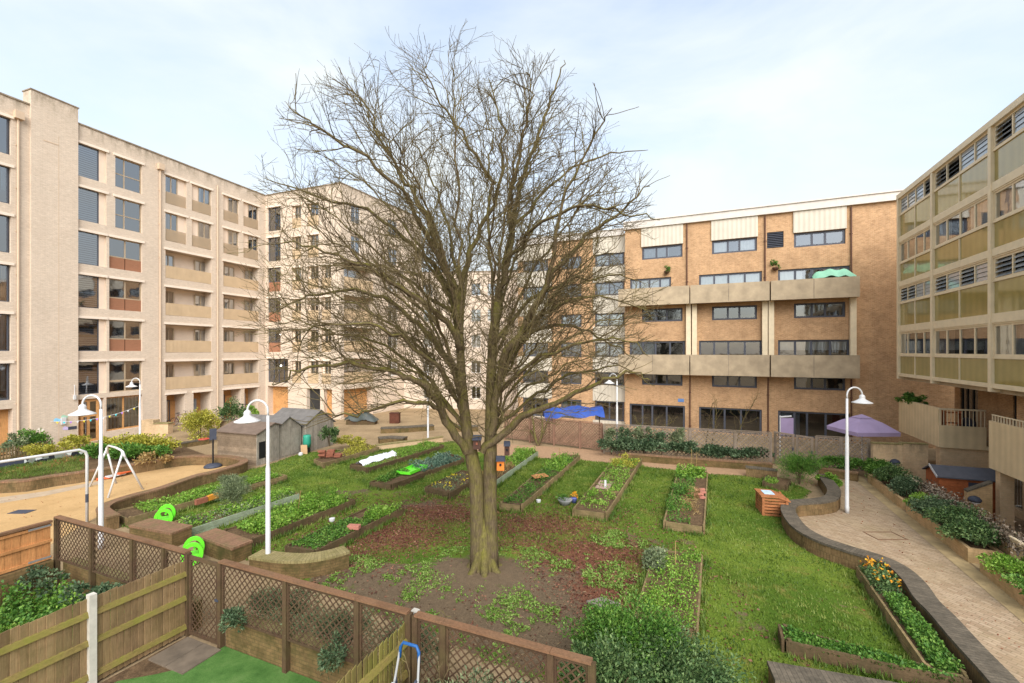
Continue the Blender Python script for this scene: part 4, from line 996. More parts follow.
crop(B8, 'straggling greens and reddish stems beside the stacked bricks', 'lf_yel', 600, .12, .25, v=(.4, .97), clump=14)
crop(B9, 'low bluish greens at the front of the bed with pink brick', 'lf_mid', 1500, .1, .13, v=(.03, .62))
crop(B9, 'bright leafy clump at the far end of the bed with pink brick', 'lf_light', 900, .13, .3, v=(.66, .97), u=(.45, .95), clump=9)
crop(B10, 'bright green salad filling the bed', 'lf_light', 3600, .13, .34, v=(.1, .98), u=(.08, .95), clump=60)
crop(B11, 'scrubby weeds in the bed with the green painted board', 'lf_grey', 1100, .1, .16, clump=30)
crop(B11, 'fresh green leaves mixed through the green board bed', 'lf_light', 900, .13, .22, clump=24)
crop(B11, 'pale leaves at the far end of the green board bed', 'lf_light', 500, .12, .25, v=(.7, .97), clump=9)
crop(B12, 'low lettuces along the playground wall', 'lf_light', 2200, .12, .16, v=(.1, .97))
crop(B13, 'weeds covering the shallow bed behind the laurel', 'lf_light', 2000, .09, .18, clump=60)
crop(B13, 'grey leaved clump at the left of the shallow bed', 'lf_grey', 600, .12, .3, u=(-.1, .25), v=(.66, 1.0), clump=7)
crop(B14, 'soft green leaves along the marigold bed', 'lf_mid', 2600, .09, .2, v=(.02, .62), u=(.2, .96))
crop(B14, 'marigolds with orange heads at the far end of their bed', 'lf_dark', 900, .1, .3, v=(.66, .97), clump=18, flowers=('petal_or', 42, .05))
crop(B15, 'low seedlings in the dark plank bed', 'lf_mid', 4200, .1, .1, clump=150)
crop(B16, 'few leaves in the small dark bed', 'lf_light', 150, .12, .2, u=(.0, .5), clump=4)

# ---------------------------------------------------------------- lawn with bare soil round the tree
lawn_px = [(322, 592), (250, 563), (222, 549), (200, 539), (165, 533), (122, 528), (122, 520), (210, 480), (240, 471), (262, 467), (302, 453), (345, 450), (380, 448), (425, 445), (455, 441), (478, 452), (500, 456), (540, 458), (590, 461), (640, 466), (708, 474), (745, 476), (778, 482), (800, 486), (812, 492), (800, 506), (789, 515), (794, 528), (812, 542), (846, 556), (876, 566), (896, 576), (912, 592), (930, 612), (985, 682), (1060, 780), (700, 800), (560, 690), (470, 655), (380, 618)]
LP = [G(*p) for p in lawn_px]
def inpoly(x, y, poly):
    c = np.zeros(x.shape, bool); n = len(poly); j = n - 1
    for i in range(n):
        xi, yi, xj, yj = poly[i].x, poly[i].y, poly[j].x, poly[j].y
        m = ((yi > y) != (yj > y)) & (x < (xj - xi) * (y - yi) / (yj - yi + 1e-12) + xi); c ^= m; j = i
    return c
TREE = G(484, 571)
SOILB = [(480, 590, 3.4, 1.7, 1.0), (400, 590, 1.9, 1.0, .9), (560, 615, 2.0, 1.5, .9), (360, 575, 1.3, .8, .9), (600, 590, 1.2, 1.3, .8), (510, 640, 2, 1, .9), (350, 493, 2.6, .9, .45), (420, 505, 1.9, .8, .5), (440, 500, 3, 1.0, .3), (690, 545, 1.2, .5, .35), (640, 540, 2.0, 1.0, .35), (830, 600, .8, .6, .35), (750, 620, .5, 1.2, .4)]
LITB = [(390, 535, 2.4, 1.5, .74), (440, 515, 2.6, 1.3, .72), (350, 555, 1.3, 1.0, .7), (540, 525, 2.8, 1.4, .66), (590, 555, 2.4, 1.5, .7), (610, 590, 1.2, 1.4, .75), (530, 545, 1.6, 1.0, .55), (470, 500, 3.0, 1.0, .45)]
def field(x, y, bl):
    f = np.zeros(x.shape)
    for (px, py, rx, ry, a) in bl:
        c = G(px, py); d = ((x - c.x) / rx) ** 2 + ((y - c.y) / ry) ** 2; f = np.maximum(f, a * np.exp(-d * .7) * 1.15)
    return f
def wob(x, y): return (np.sin(x * 1.7 + y * .9) * np.sin(y * 1.3 - x * .6) + .6 * np.sin(x * 4.1 - 1) * np.sin(y * 3.7 + .4) + .4 * np.sin(x * 9.3 + y * 7.1) * np.sin(y * 8.7 - x * 3)) / 2
st = .13; xs = np.arange(-21, 17, st); ys = np.arange(5.5, 32, st); X, Y = np.meshgrid(xs, ys)
inside = inpoly(X, Y, LP)
Zl = .016 + .012 * wob(X * 1.3, Y * 1.3) + .10 * np.exp(-(((X - TREE.x) ** 2 + (Y - TREE.y) ** 2) / 1.2))
soil = np.clip(field(X, Y, SOILB), 0, 1); lit_ = np.clip(field(X, Y, LITB), 0, 1)
idx = -np.ones(X.shape, int); cell = inside[:-1, :-1] & inside[1:, :-1] & inside[:-1, 1:] & inside[1:, 1:]
use = np.zeros(X.shape, bool); use[:-1, :-1] |= cell; use[1:, :-1] |= cell; use[:-1, 1:] |= cell; use[1:, 1:] |= cell
idx[use] = np.arange(use.sum())
ci, cj = np.nonzero(cell); Fl = np.stack([idx[ci, cj], idx[ci, cj + 1], idx[ci + 1, cj + 1], idx[ci + 1, cj]], 1)
o = array_mesh('lawn', np.stack([X[use], Y[use], Zl[use]], 1), Fl, M['lawn'], attr={'soil': soil[use], 'litter': lit_[use]}); o['kind'] = 'structure'
# grass blades and weeds, denser where the soil is covered
M['blade'] = m_leaf('grass blade', srgb(56, 82, 24), srgb(92, 116, 40), srgb(142, 148, 74), big=.6, bsc=.9)
M['blade_dry'] = m_leaf('weed leaf', srgb(84, 116, 40), srgb(118, 148, 62), srgb(150, 172, 92))
def scatter(n, keep, xr=(-21, 17), yr=(6, 31), bias=0):
    x = rng.uniform(*xr, n); y = yr[0] + (yr[1] - yr[0]) * rng.uniform(0, 1, n) ** (1 + bias)
    k = inpoly(x, y, LP) & keep(x, y); return x[k], y[k]
beds2 = [[Vector(p) for p in b] for b in (B1, B2, B3, B4, B5, B6, B7, B8, B9, B10, B11, B12, B13, B14, B15, B16)]
def outbeds(x, y):
    k = np.ones(x.shape, bool)
    for b in beds2: k &= ~inpoly(x, y, b)
    return k
gx, gy = scatter(430000, lambda x, y: (rng.uniform(0, 1, x.shape) > np.clip(field(x, y, SOILB) * 1.5 + field(x, y, LITB) * .9 + wob(x, y) * .3 - .1, 0, 1)) & outbeds(x, y), bias=.55)
n = len(gx); P = np.stack([gx, gy, np.full(n, .012)], 1); hgt = rng.uniform(.03, .075, n) * (1 + .4 * wob(gx * .7, gy * .7)); az = rng.uniform(0, 6.28, n); ln = rng.uniform(0, .8, n)
tip = P + np.stack([np.cos(az) * ln * hgt, np.sin(az) * ln * hgt, hgt], 1); w = .006 + .00065 * gy
a2 = az + 1.57; s_ = np.stack([np.cos(a2) * w, np.sin(a2) * w, np.zeros(n)], 1)
V = np.stack([P - s_, P + s_, tip], 1).reshape(-1, 3)
tag(array_mesh('grass', V, np.arange(3 * n).reshape(n, 3), M['blade']), 'short lawn grass growing between the raised beds', 'grass', kind='stuff')
ex, ey, eh = [], [], []
for q in beds2:
    c0 = (q[0] + q[1] + q[2] + q[3]) / 4
    for a, b in ((q[0], q[1]), (q[1], q[2]), (q[2], q[3]), (q[3], q[0])):
        k = int((b - a).length * 150); tt = rng.uniform(0, 1, k); nn = Vector((b.y - a.y, a.x - b.x, 0)).normalized()
        if nn.dot(a - c0) < 0: nn = -nn
        o_ = .06 + np.abs(rng.normal(size=k)) * .07; ex.append(a.x + (b.x - a.x) * tt + nn.x * o_); ey.append(a.y + (b.y - a.y) * tt + nn.y * o_)
ex, ey = np.concatenate(ex), np.concatenate(ey); kk = inpoly(ex, ey, LP) & outbeds(ex, ey) & (np.sin(ex * 5.1 + 1) * np.sin(ey * 4.3) + rng.normal(size=len(ex)) * .5 > -.1); ex, ey = ex[kk], ey[kk]; n = len(ex)
P = np.stack([ex, ey, np.full(n, .01)], 1); hgt = rng.uniform(.07, .2, n); az = rng.uniform(0, 6.28, n); tip = P + np.stack([np.cos(az) * hgt * .5, np.sin(az) * hgt * .5, hgt], 1); w = .008 + .0007 * ey; s_ = np.stack([np.cos(az + 1.57) * w, np.sin(az + 1.57) * w, np.zeros(n)], 1)
tag(array_mesh('grass', np.stack([P - s_, P + s_, tip], 1).reshape(-1, 3), np.arange(3 * n).reshape(n, 3), M['blade']), 'longer unmown grass along the edges of the raised beds', 'grass', kind='stuff')
wx, wy = scatter(44000, lambda x, y: (wob(x * 1.1 + 2, y * 1.1) + .35 * wob(x * 3, y * 3) > .12) & (field(x, y, SOILB) > .25) & outbeds(x, y), xr=(-5, 4.5), yr=(7, 17))
n = len(wx); P = np.stack([wx, wy, np.full(n, .02)], 1) + rng.normal(size=(n, 3)) * np.array([.03, .03, .01]); P = np.repeat(P, 3, 0)
V, Fc = leaf_arrays(P, unit(rng.normal(size=P.shape) * np.array([1, 1, .3]) + np.array([0, 0, .7])), .07, .4)
tag(array_mesh('weeds', V, Fc, M['blade_dry']), 'patches of low weeds on the bare soil under the tree', 'weeds', kind='stuff')
lx, ly = scatter(90000, lambda x, y: (rng.uniform(0, 1, x.shape) < np.clip(field(x, y, LITB) * .85 + wob(x * 2, y * 2) * .2, 0, 1) * .6 + .03) & outbeds(x, y), xr=(-8, 6), yr=(7.5, 19))
n = len(lx); P = np.stack([lx, ly, .03 + rng.uniform(0, .02, n)], 1); N = unit(rng.normal(size=(n, 3)) * np.array([1, 1, .22]))
V, Fc = leaf_arrays(P, N, .07, .55); tag(array_mesh('fallen_leaves', V, Fc, M['lf_red']), 'dark red fallen leaves scattered under the tree', 'leaves', kind='stuff')
t_ = rng.uniform(0, 1, 260); b_ = -4.0 - np.abs(rng.normal(size=260)) * 1.6; a_ = -21 + 16 * t_; P = np.array([(O_ + av * a + bv * b)[:] for a, b in zip(a_, b_)]); P[:, 2] = .03
pp = np.array([(*G(px, py).xy, .03) for px, py in zip(rng.uniform(0, 190, 90), rng.uniform(478, 520, 90))]); ok_ = pp[:, 0] * 0 == 0; P = np.concatenate([P, pp]); V, Fc = leaf_arrays(P, unit(rng.normal(size=P.shape) * np.array([1, 1, .2])), .055, .5)
tag(array_mesh('fallen_leaves', V, Fc, M['lf_rust']), 'stray dry leaves blown over the brick path and the playground', 'leaves', kind='stuff')
for hb, c in BASK:
    P, d = blob_points((c.x, c.y, c.z - .1), (.26, .2, .3), 220); V, Fc = leaf_arrays(P, unit(d + np.array([0, 0, .2])), .11); array_mesh('leaves', V, Fc, M['lf_mid'], hb)
# clods and twigs on the bare earth
cx_, cy_ = scatter(16000, lambda x, y: (rng.uniform(0, 1, x.shape) < field(x, y, SOILB) * .6) & outbeds(x, y), xr=(-6, 5), yr=(7, 16))
n = len(cx_); P = np.stack([cx_, cy_, np.full(n, .02)], 1); V, Fc = leaf_arrays(P, unit(rng.normal(size=(n, 3)) * np.array([1, 1, .25])), .09, .12)
M['lf_soil'] = m_leaf('dry litter', srgb(84, 68, 50), srgb(126, 106, 80), srgb(164, 142, 108), trans=0)
tag(array_mesh('ground_litter', V, Fc, M['lf_soil']), 'dry stalks and crumbs lying on the bare earth', 'litter', kind='stuff')
# ---------------------------------------------------------------- fences of the small front gardens
M['tr'] = m_wood('trellis wood', srgb(82, 62, 47), .2, srgb(98, 92, 56), .25, grain=(5, 5, 5))
M['tr_post'] = m_wood('trellis post', srgb(84, 66, 48), .15, srgb(90, 84, 48), .4, grain=(8, 8, 1))
M['rail'] = m_wood('weathered top rail', srgb(122, 90, 66), .12, srgb(104, 88, 66), .3, grain=(4, 4, 8))
M['feather'] = m_wood('weathered feather boards', srgb(158, 130, 96), .22, srgb(120, 112, 64), .35, grain=(9, 9, .7), moss_scale=1.4)
M['feather_y'] = m_wood('mossy yellow boards', srgb(136, 122, 74), .3, srgb(128, 132, 46), .6, grain=(9, 9, .7), moss_scale=1.8)
M['railwood'] = m_wood('mossy fence rail', srgb(120, 104, 60), .15, srgb(112, 112, 44), .7, grain=(3, 3, 8), moss_scale=2.5)
M['tan'] = m_wood('new tan fence boards', srgb(190, 134, 84), .1, srgb(150, 104, 64), .3, grain=(9, 9, .7))
M['grey_tr'] = m_wood('grey weathered trellis', srgb(138, 122, 108), .2, srgb(110, 104, 76), .3, grain=(5, 5, 5))
M['br_tr'] = m_wood('brown trellis', srgb(138, 106, 88), .2, srgb(110, 90, 70), .3, grain=(5, 5, 5))
M['concpost'] = m_plain('concrete post', srgb(186, 180, 168), .85, .15, 6, bstr=.2)
def lattice(mb, fc, s0, s1, z0, z1, pitch=.105, w=.024, t=.008, dd=0.0):
    W, H = s1 - s0, z1 - z0; step = pitch * 1.414
    def seg(p, q, d):
        a, b = fc.pt(s0 + p[0], d, z0 + p[1]), fc.pt(s0 + q[0], d, z0 + q[1])
        if (a - b).length > .03: mb.beam(a, b, t, w, up=fc.n.cross((b - a).normalized()))
    c = -H + step / 2
    while c < W:
        x0, x1 = max(c, 0), min(c + H, W); 
        if x1 > x0: seg((x0, x0 - c), (x1, x1 - c), dd + t * .55); seg((W - x0, x0 - c), (W - x1, x1 - c), dd - t * .55)
        c += step
def trellis_fence(fc, posts, zt, zl, label, lm='tr', pm='tr_post', rm='rail', pitch=.105, name='trellis_fence', w=.024, pw=.1, group=None, railw=.13, zp=None):
    o = thing(name, label, 'fence', fc.pt(posts[0]), group)
    for s in posts:
        p = MB(); fc.box(p, s - pw / 2, s + pw / 2, -pw / 2, pw / 2, 0, (zp or zt) - .002); p.build('post', M[pm], o)
    for a, b in zip(posts[:-1], posts[1:]):
        a, b = a + pw / 2 + .003, b - pw / 2 - .003
        l = MB(); lattice(l, fc, a + .03, b - .03, zl + .03, zt - .06, pitch, w)
        for (x0, x1, y0, y1) in ((a, b, zl, zl + .04), (a, b, zt - .07, zt - .03), (a, a + .035, zl + .042, zt - .072), (b - .035, b, zl + .042, zt - .072)): fc.box(l, x0, x1, -.018, .018, y0, y1)
        l.build('lattice_panel', M[lm], o)
        if railw:
            r = MB(); fc.box(r, a - pw / 2, b + pw / 2, -railw / 2, railw / 2, zt, zt + .035); r.build('top_rail', M[rm], o)
    return o
T = Fac((-12.06, 11.66), (.924, -.382)); TS = T.S
trellis_fence(T, [TS(57), TS(92), TS(133), TS(164.5), TS(188)], 1.8, .68, 'brown trellis fence at the back of the weedy left garden')
trellis_fence(T, [TS(221), TS(286), TS(358), TS(409)], 1.8, .64, 'brown trellis fence in front of the curved seat and artificial turf')
trellis_fence(T, [TS(416), TS(444), TS(551), TS(592)], 1.8, .5, 'trellis fence running under the big laurel beside the stepladder')
gt = thing('trellis_gate', 'narrow lattice garden gate beside the grey paving slabs', 'gate', T.pt(TS(190)))
l = MB(); a, b = TS(188) + .07, TS(221) - .07; lattice(l, T, a + .05, b - .05, .13, 1.68, .105); 
for (x0, x1, y0, y1) in ((a, b, .06, .13), (a, b, 1.68, 1.76), (a, a + .06, .132, 1.678), (b - .06, b, .132, 1.678)): T.box(l, x0, x1, -.022, .022, y0, y1)
l.build('lattice_panel', M['tr'], gt); h = MB(); T.box(h, b - .05, b + .06, .03, .06, .98, 1.02); h.build('latch', M['slate'], gt)
for (sa, sb, lab) in ((TS(60), TS(187), 'low mossy brick wall under the trellis of the weedy garden'), (TS(223), TS(408), 'low mossy brick wall under the trellis beside the artificial turf')):
    w = thing('garden_wall', lab, 'wall', T.pt(sa, -.2)); m = MB(); T.box(m, sa, sb, -.32, -.06, 0, .6); m.build('wall_body', M['wall_mo'], w); m = MB(); T.box(m, sa, sb, -.33, -.055, .601, .64); m.build('coping', M['cop_gr'], w)
def board_fence(fc, L, h, label, bm_, rails, bw=.11, rm='railwood', z0=.05, side=1, name='board_fence'):
    o = thing(name, label, 'fence', fc.pt(0)); mb = MB(); n = int(L / bw)
    for i in range(n):
        j = rng.uniform(-.012, .012); mb.add([], []); tl = rng.uniform(-.012, .012)
        def q(s, d, z): return fc.pt(s, d, z)
        s0, s1 = i * bw, (i + 1) * bw + .012
        mb.hexa([q(s0, -.028 - .012, z0), q(s1, -.006, z0), q(s1, .006, z0), q(s0, -.02 - .012, z0), q(s0 + tl, -.04, h + j), q(s1 + tl, -.006, h + j), q(s1 + tl, .006, h + j), q(s0 + tl, -.032, h + j)])
    mb.build('boards', M[bm_], o)
    for z in rails:
        r = MB(); P = fc.pt; r.hexa([P(0, -.012, z), P(L, -.012, z), P(L, .05, z), P(0, .05, z), P(0, -.012, z + .1), P(L, -.012, z + .1), P(L, .02, z + .085), P(0, .02, z + .085)]); r.build('rail', M[rm], o)
    return o
f0, f1 = G(187, 560, 1.65), G(0, 634, 1.65); u_ = (V2(f1) - V2(f0)).normalized()
FF = Fac(f0, u_, (-u_.y, u_.x)); 
fo = board_fence(FF, 7.0, 1.65, 'weathered feather edge fence dividing the weedy garden from the turf', 'feather', (.18, .8, 1.32))
sp_ = FF.S(91.5); p = MB(); FF.box(p, sp_ - .055, sp_ + .055, -.06, .065, 0, 1.72); p.build('concrete_post', M['concpost'], fo)
f2, f3 = G(411, 619, 1.65), G(342, 679.6, 1.65); u_ = (V2(f3) - V2(f2)).normalized(); FG = Fac(f2, u_, (-u_.y, u_.x))
fo2 = board_fence(FG, 4.0, 1.65, 'yellow mossy board fence beside the blue handled stepladder', 'feather_y', (.2, .78, 1.3)); c_ = FG.pt(-.1)
p = MB(); FG.box(p, -.17, -.055, -.06, .06, 0, 1.74); p.build('concrete_post', M['concpost'], fo2)
FT = Fac((-12.06, 11.66), (-.4, -.917), (.917, -.4))
ft = thing('panel_fence', 'new tan board fence panel on a brick wall at the left edge', 'fence', FT.pt(0))
m = MB(); n = 26
for i in range(n): FT.box(m, .12 + i * .14, .12 + i * .14 + .137, -.03, -.012 - (i % 2) * .01, .74, 1.7)
m.build('boards', M['tan'], ft)
for z in (.76, 1.2, 1.6): m = MB(); FT.box(m, .1, 3.8, -.011, .03, z, z + .07); m.build('rail', M['tan'], ft)
m = MB(); FT.box(m, .1, 3.8, -.06, .06, 1.702, 1.76); m.build('top_rail', M['rail'], ft)
for z in (1.62, .8): m = MB(); FT.box(m, .12, .55, .031, .034, z, z + .05); m.build('bracket', M['steel'], ft)
gw_ = thing('garden_wall', 'brick wall below the new tan fence panel at the left edge', 'wall', FT.pt(.1)); m = MB(); FT.box(m, .1, 5, -.16, .09, 0, .72); m.build('wall_body', M['wall_mo'], gw_)
# ground of the front gardens
cA_, cB_ = T.pt(TS(58), .1), T.pt(TS(187), .1)
sheet('garden_bed', [cA_, cB_, FF.pt(7, -.1), FT.pt(6, .1)], .02, M['soil'])
tp_ = [T.pt(TS(223), -.04), T.pt(TS(406), -.04), FG.pt(.2, -.1), FG.pt(4, -.1), Vector((-6.2, 3.5, 0)), FF.pt(3.4, .3), FF.pt(2.0, .25), FF.pt(1.35, .3), FF.pt(.95, .75), T.pt(TS(215), .82)]
sheet('artificial_turf', tp_, .03, M['turf'])
sheet('side_garden', [FG.pt(.1, .1), T.pt(TS(660), .1), Vector((4, 2, 0)), FG.pt(4, .1)], .02, M['soil'])
sheet('fence_border', [FF.pt(0, .05), T.pt(TS(215), .75), FF.pt(2.0, .45), FF.pt(5, .5), FF.pt(5, .05)], .018, M['soil'])
M['slab'] = m_plain('concrete slab', srgb(104, 92, 78), .9, .3, 3, bstr=.2)
for i in range(2):
    s0, s1 = TS(191) + .02, TS(221) + .12; m = MB(); sm = (s0 + s1) / 2; T.box(m, *((s0, sm - .006) if i == 0 else (sm + .006, s1)), .08, .82, .0, .05)
    o = m.build('paving_slab', M['slab'], None, T.pt(s0, .2)); tag(o, ['grey paving slab at the lattice gate, the one against the feather edge fence', 'grey paving slab at the lattice gate, the one under the gate post and turf edge'][i], 'slab')
q_ = [cA_ + Vector((.3, -.3, 0)), cB_ + Vector((-.3, -.3, 0)), FF.pt(7, -.3), FT.pt(6, .3)]
crop([(*p.xy, .02) for p in q_], 'knee high green weeds filling the left garden', 'lf_mid', 15000, .13, .55, u=(.01, .99), v=(.02, .98), clump=190, name='weeds')
crop([(*p.xy, .02) for p in q_], 'paler nettles among the weeds of the left garden', 'lf_light', 7000, .12, .6, u=(.01, .99), v=(.02, .98), clump=90, name='weeds')

# ---------------------------------------------------------------- back fences
BF1 = Fac(G(505, 414.5, 1.75), V2(G(603, 423.5, 1.75)) - V2(G(505, 414.5, 1.75)))
trellis_fence(BF1, [BF1.S(x) for x in (505, 530, 554, 580, 602)], 1.75, .15, 'brown close lattice fence below the blue tarpaulin', 'br_tr', 'br_tr', 'br_tr', pitch=.13, w=.06, railw=.07)
BF2 = Fac(G(604, 424, 1.78), V2(G(771, 432.5, 1.78)) - V2(G(604, 424, 1.78)))
trellis_fence(BF2, [BF2.S(x) for x in (604, 645, 690, 735, 771)], 1.78, .1, 'long grey lattice fence overgrown with ivy behind the beds', 'grey_tr', 'grey_tr', 'grey_tr', pitch=.16, w=.05, railw=.06)
BF3 = Fac(G(816, 436, 1.75), V2(G(870, 439, 1.75)) - V2(G(816, 436, 1.75)))
trellis_fence(BF3, [BF3.S(x) for x in (816, 841, 869)], 1.75, .1, 'grey lattice fence in front of the lilac parasol', 'grey_tr', 'grey_tr', 'grey_tr', pitch=.16, w=.05, railw=.06)
g1_ = Fac(G(774, 433, 1.7), V2(G(796, 436.5, 1.7)) - V2(G(774, 433, 1.7)))
for a, b, lab in ((774, 795, 'left grey lattice garden gate beside the ivy planter'), (796, 814, 'right grey lattice garden gate next to the parasol fence')):
    g = thing('trellis_gate', lab, 'gate', g1_.pt(g1_.S(a))); m = MB(); s0, s1 = g1_.S(a), g1_.S(b) - .03; lattice(m, g1_, s0 + .06, s1 - .06, .12, 1.72, .16, .05)
    for (x0, x1, y0, y1) in ((s0, s1, .05, .12), (s0, s1, 1.72, 1.8), (s0, s0 + .1, .122, 1.718), (s1 - .1, s1, .122, 1.718)): g1_.box(m, x0, x1, -.03, .03, y0, y1)
    m.build('lattice_panel', M['grey_tr'], g); h = MB(); g1_.box(h, s1 - .08, s1 - .02, .031, .06, .95, 1.1); h.build('latch', M['slate'], g)
yw = thing('patio_wall', 'buff brick patio wall with black stained top beside the parasol', 'wall', G(873, 443, 1.65)); YW = Fac(G(873, 443, 1.65), V2(G(930, 445.5, 1.65)) - V2(G(873, 443, 1.65)))
m = MB(); YW.box(m, 0, YW.S(903), -.22, 0, -.9, 1.62); YW.box(m, YW.S(903) + .003, YW.S(930), -.35, -.13, -.9, 1.66); m.build('wall_body', M['beige_w'], yw)
m = MB(); YW.box(m, -.02, YW.S(903), -.25, .03, 1.621, 1.68); YW.box(m, YW.S(903) + .003, YW.S(930), -.38, -.1, 1.661, 1.71); m.build('coping', M['cop_gr'], yw)
# planters and walls along the right path
def ab_box(m, a0, a1, b0, b1, z0, z1): m.hexa([AB(a0, b0, z0), AB(a0, b1, z0), AB(a1, b1, z0), AB(a1, b0, z0), AB(a0, b0, z1), AB(a0, b1, z1), AB(a1, b1, z1), AB(a1, b0, z1)])
def planter(a0, a1, b0, b1, h, label):
    o = thing('brick_planter', label, 'planter', AB((a0 + a1) / 2, (b0 + b1) / 2)); m = MB(); t = .11
    ab_box(m, a0, a1, b0, b0 + t, 0, h); ab_box(m, a0, a1, b1 - t, b1, 0, h); ab_box(m, a0, a0 + t, b0 + t + .002, b1 - t - .002, 0, h); ab_box(m, a1 - t, a1, b0 + t + .002, b1 - t - .002, 0, h)
    m.build('wall_body', M['beige_p2'], o); s = MB(); ab_box(s, a0 + t, a1 - t, b0 + t, b1 - t, .02, h - .06); s.build('soil', M['soil'], o)
M['beige_p2'] = m_brick('buff planter brick', srgb(196, 164, 122), srgb(180, 146, 106), srgb(164, 138, 104), dirt=srgb(112, 104, 60), dirt_amt=.5)
planter(-10.6, -6.7, -3.3, -2.5, .4, 'buff brick planter of round shrubs below the patio wall')
planter(-15.3, -11.0, -3.3, -2.5, .42, 'long buff brick planter of dark leafy shrubs beside the dried creeper')
planter(-21, -15.9, -3.3, -2.5, .36, 'buff brick planter of straggling herbs at the right edge of the picture')
sheet('gutter', [AB(-24, -3.72), AB(-24, -3.3), AB(-5.6, -3.3), AB(-5.6, -3.72)], .016, m_plain('stained gutter', srgb(164, 142, 104), .9, .25, 2.5, bstr=.2))
w = thing('patio_wall', 'low buff wall with pale capping between planter and sunken patio', 'wall', AB(-7, -2.35)); m = MB(); ab_box(m, -9.6, -4.8, -2.45, -2.24, -.9, .7); m.build('wall_body', M['beige_p2'], w); m = MB(); ab_box(m, -9.65, -4.8, -2.48, -2.2, .701, .77); m.build('coping', M['cream'], w)
w = thing('patio_wall', 'wall above the sunken patio carrying the dried creeper', 'wall', AB(-15, -2.3)); m = MB(); ab_box(m, -21, -9.62, -2.42, -2.24, -.9, .72); m.build('wall_body', M['beige_p2'], w)
w = thing('patio_wall', 'buff dividing wall with stepped dark coping right of the patio shed', 'wall', AB(-9.2, -1)); m = MB(); P_ = AB
m.hexa([AB(-9.3, -.85, -.9), AB(-9.3, -.1, -.9), AB(-9.1, -.1, -.9), AB(-9.1, -.85, -.9), AB(-9.3, -.85, .62), AB(-9.3, -.1, 1.05), AB(-9.1, -.1, 1.05), AB(-9.1, -.85, .62)]); m.build('wall_body', M['beige_p2'], w)
m = MB(); m.hexa([AB(-9.33, -.85, .622), AB(-9.33, -.1, 1.052), AB(-9.07, -.1, 1.052), AB(-9.07, -.85, .622), AB(-9.33, -.85, .69), AB(-9.33, -.1, 1.12), AB(-9.07, -.1, 1.12), AB(-9.07, -.85, .69)]); m.build('coping', M['cop_dk'], w)
cpn = thing('metal_screen', 'cream corrugated metal screen beside the dried creeper at the right edge', 'screen', AB(-16, -2.47)); m = MB(); ab_box(m, -17.6, -15.5, -2.49, -2.44, 0, .95); m.build('panel', M['cream_pan'], cpn); m = MB(); ab_box(m, -17.65, -15.45, -2.5, -2.43, .951, .99); m.build('frame', M['cream'], cpn)
for (px, py, y_, lab) in ((895, 463, 21.45, 'round bulkhead lamp on the patio wall near the parasol'), (974, 502, 16.2, 'round bulkhead lamp on the dividing wall below the patio shed')):
    c = D(px, py, y_) if px < 900 else AB(-9.5, -.7, .35); o = thing('wall_lamp', lab, 'wall lamp', c); m = MB(); m.lathe((c.x, c.y, c.z - .03), [(.17, 0), (.2, .05), (.2, .1), (.14, .18), (.05, .22)], 14); m.build('hood', M['slate'], o, smooth=True); m = MB(); m.lathe((c.x, c.y, c.z - .1), [(.08, 0), (.15, .03), (.16, .069)], 14); m.build('diffuser', M['white'], o)

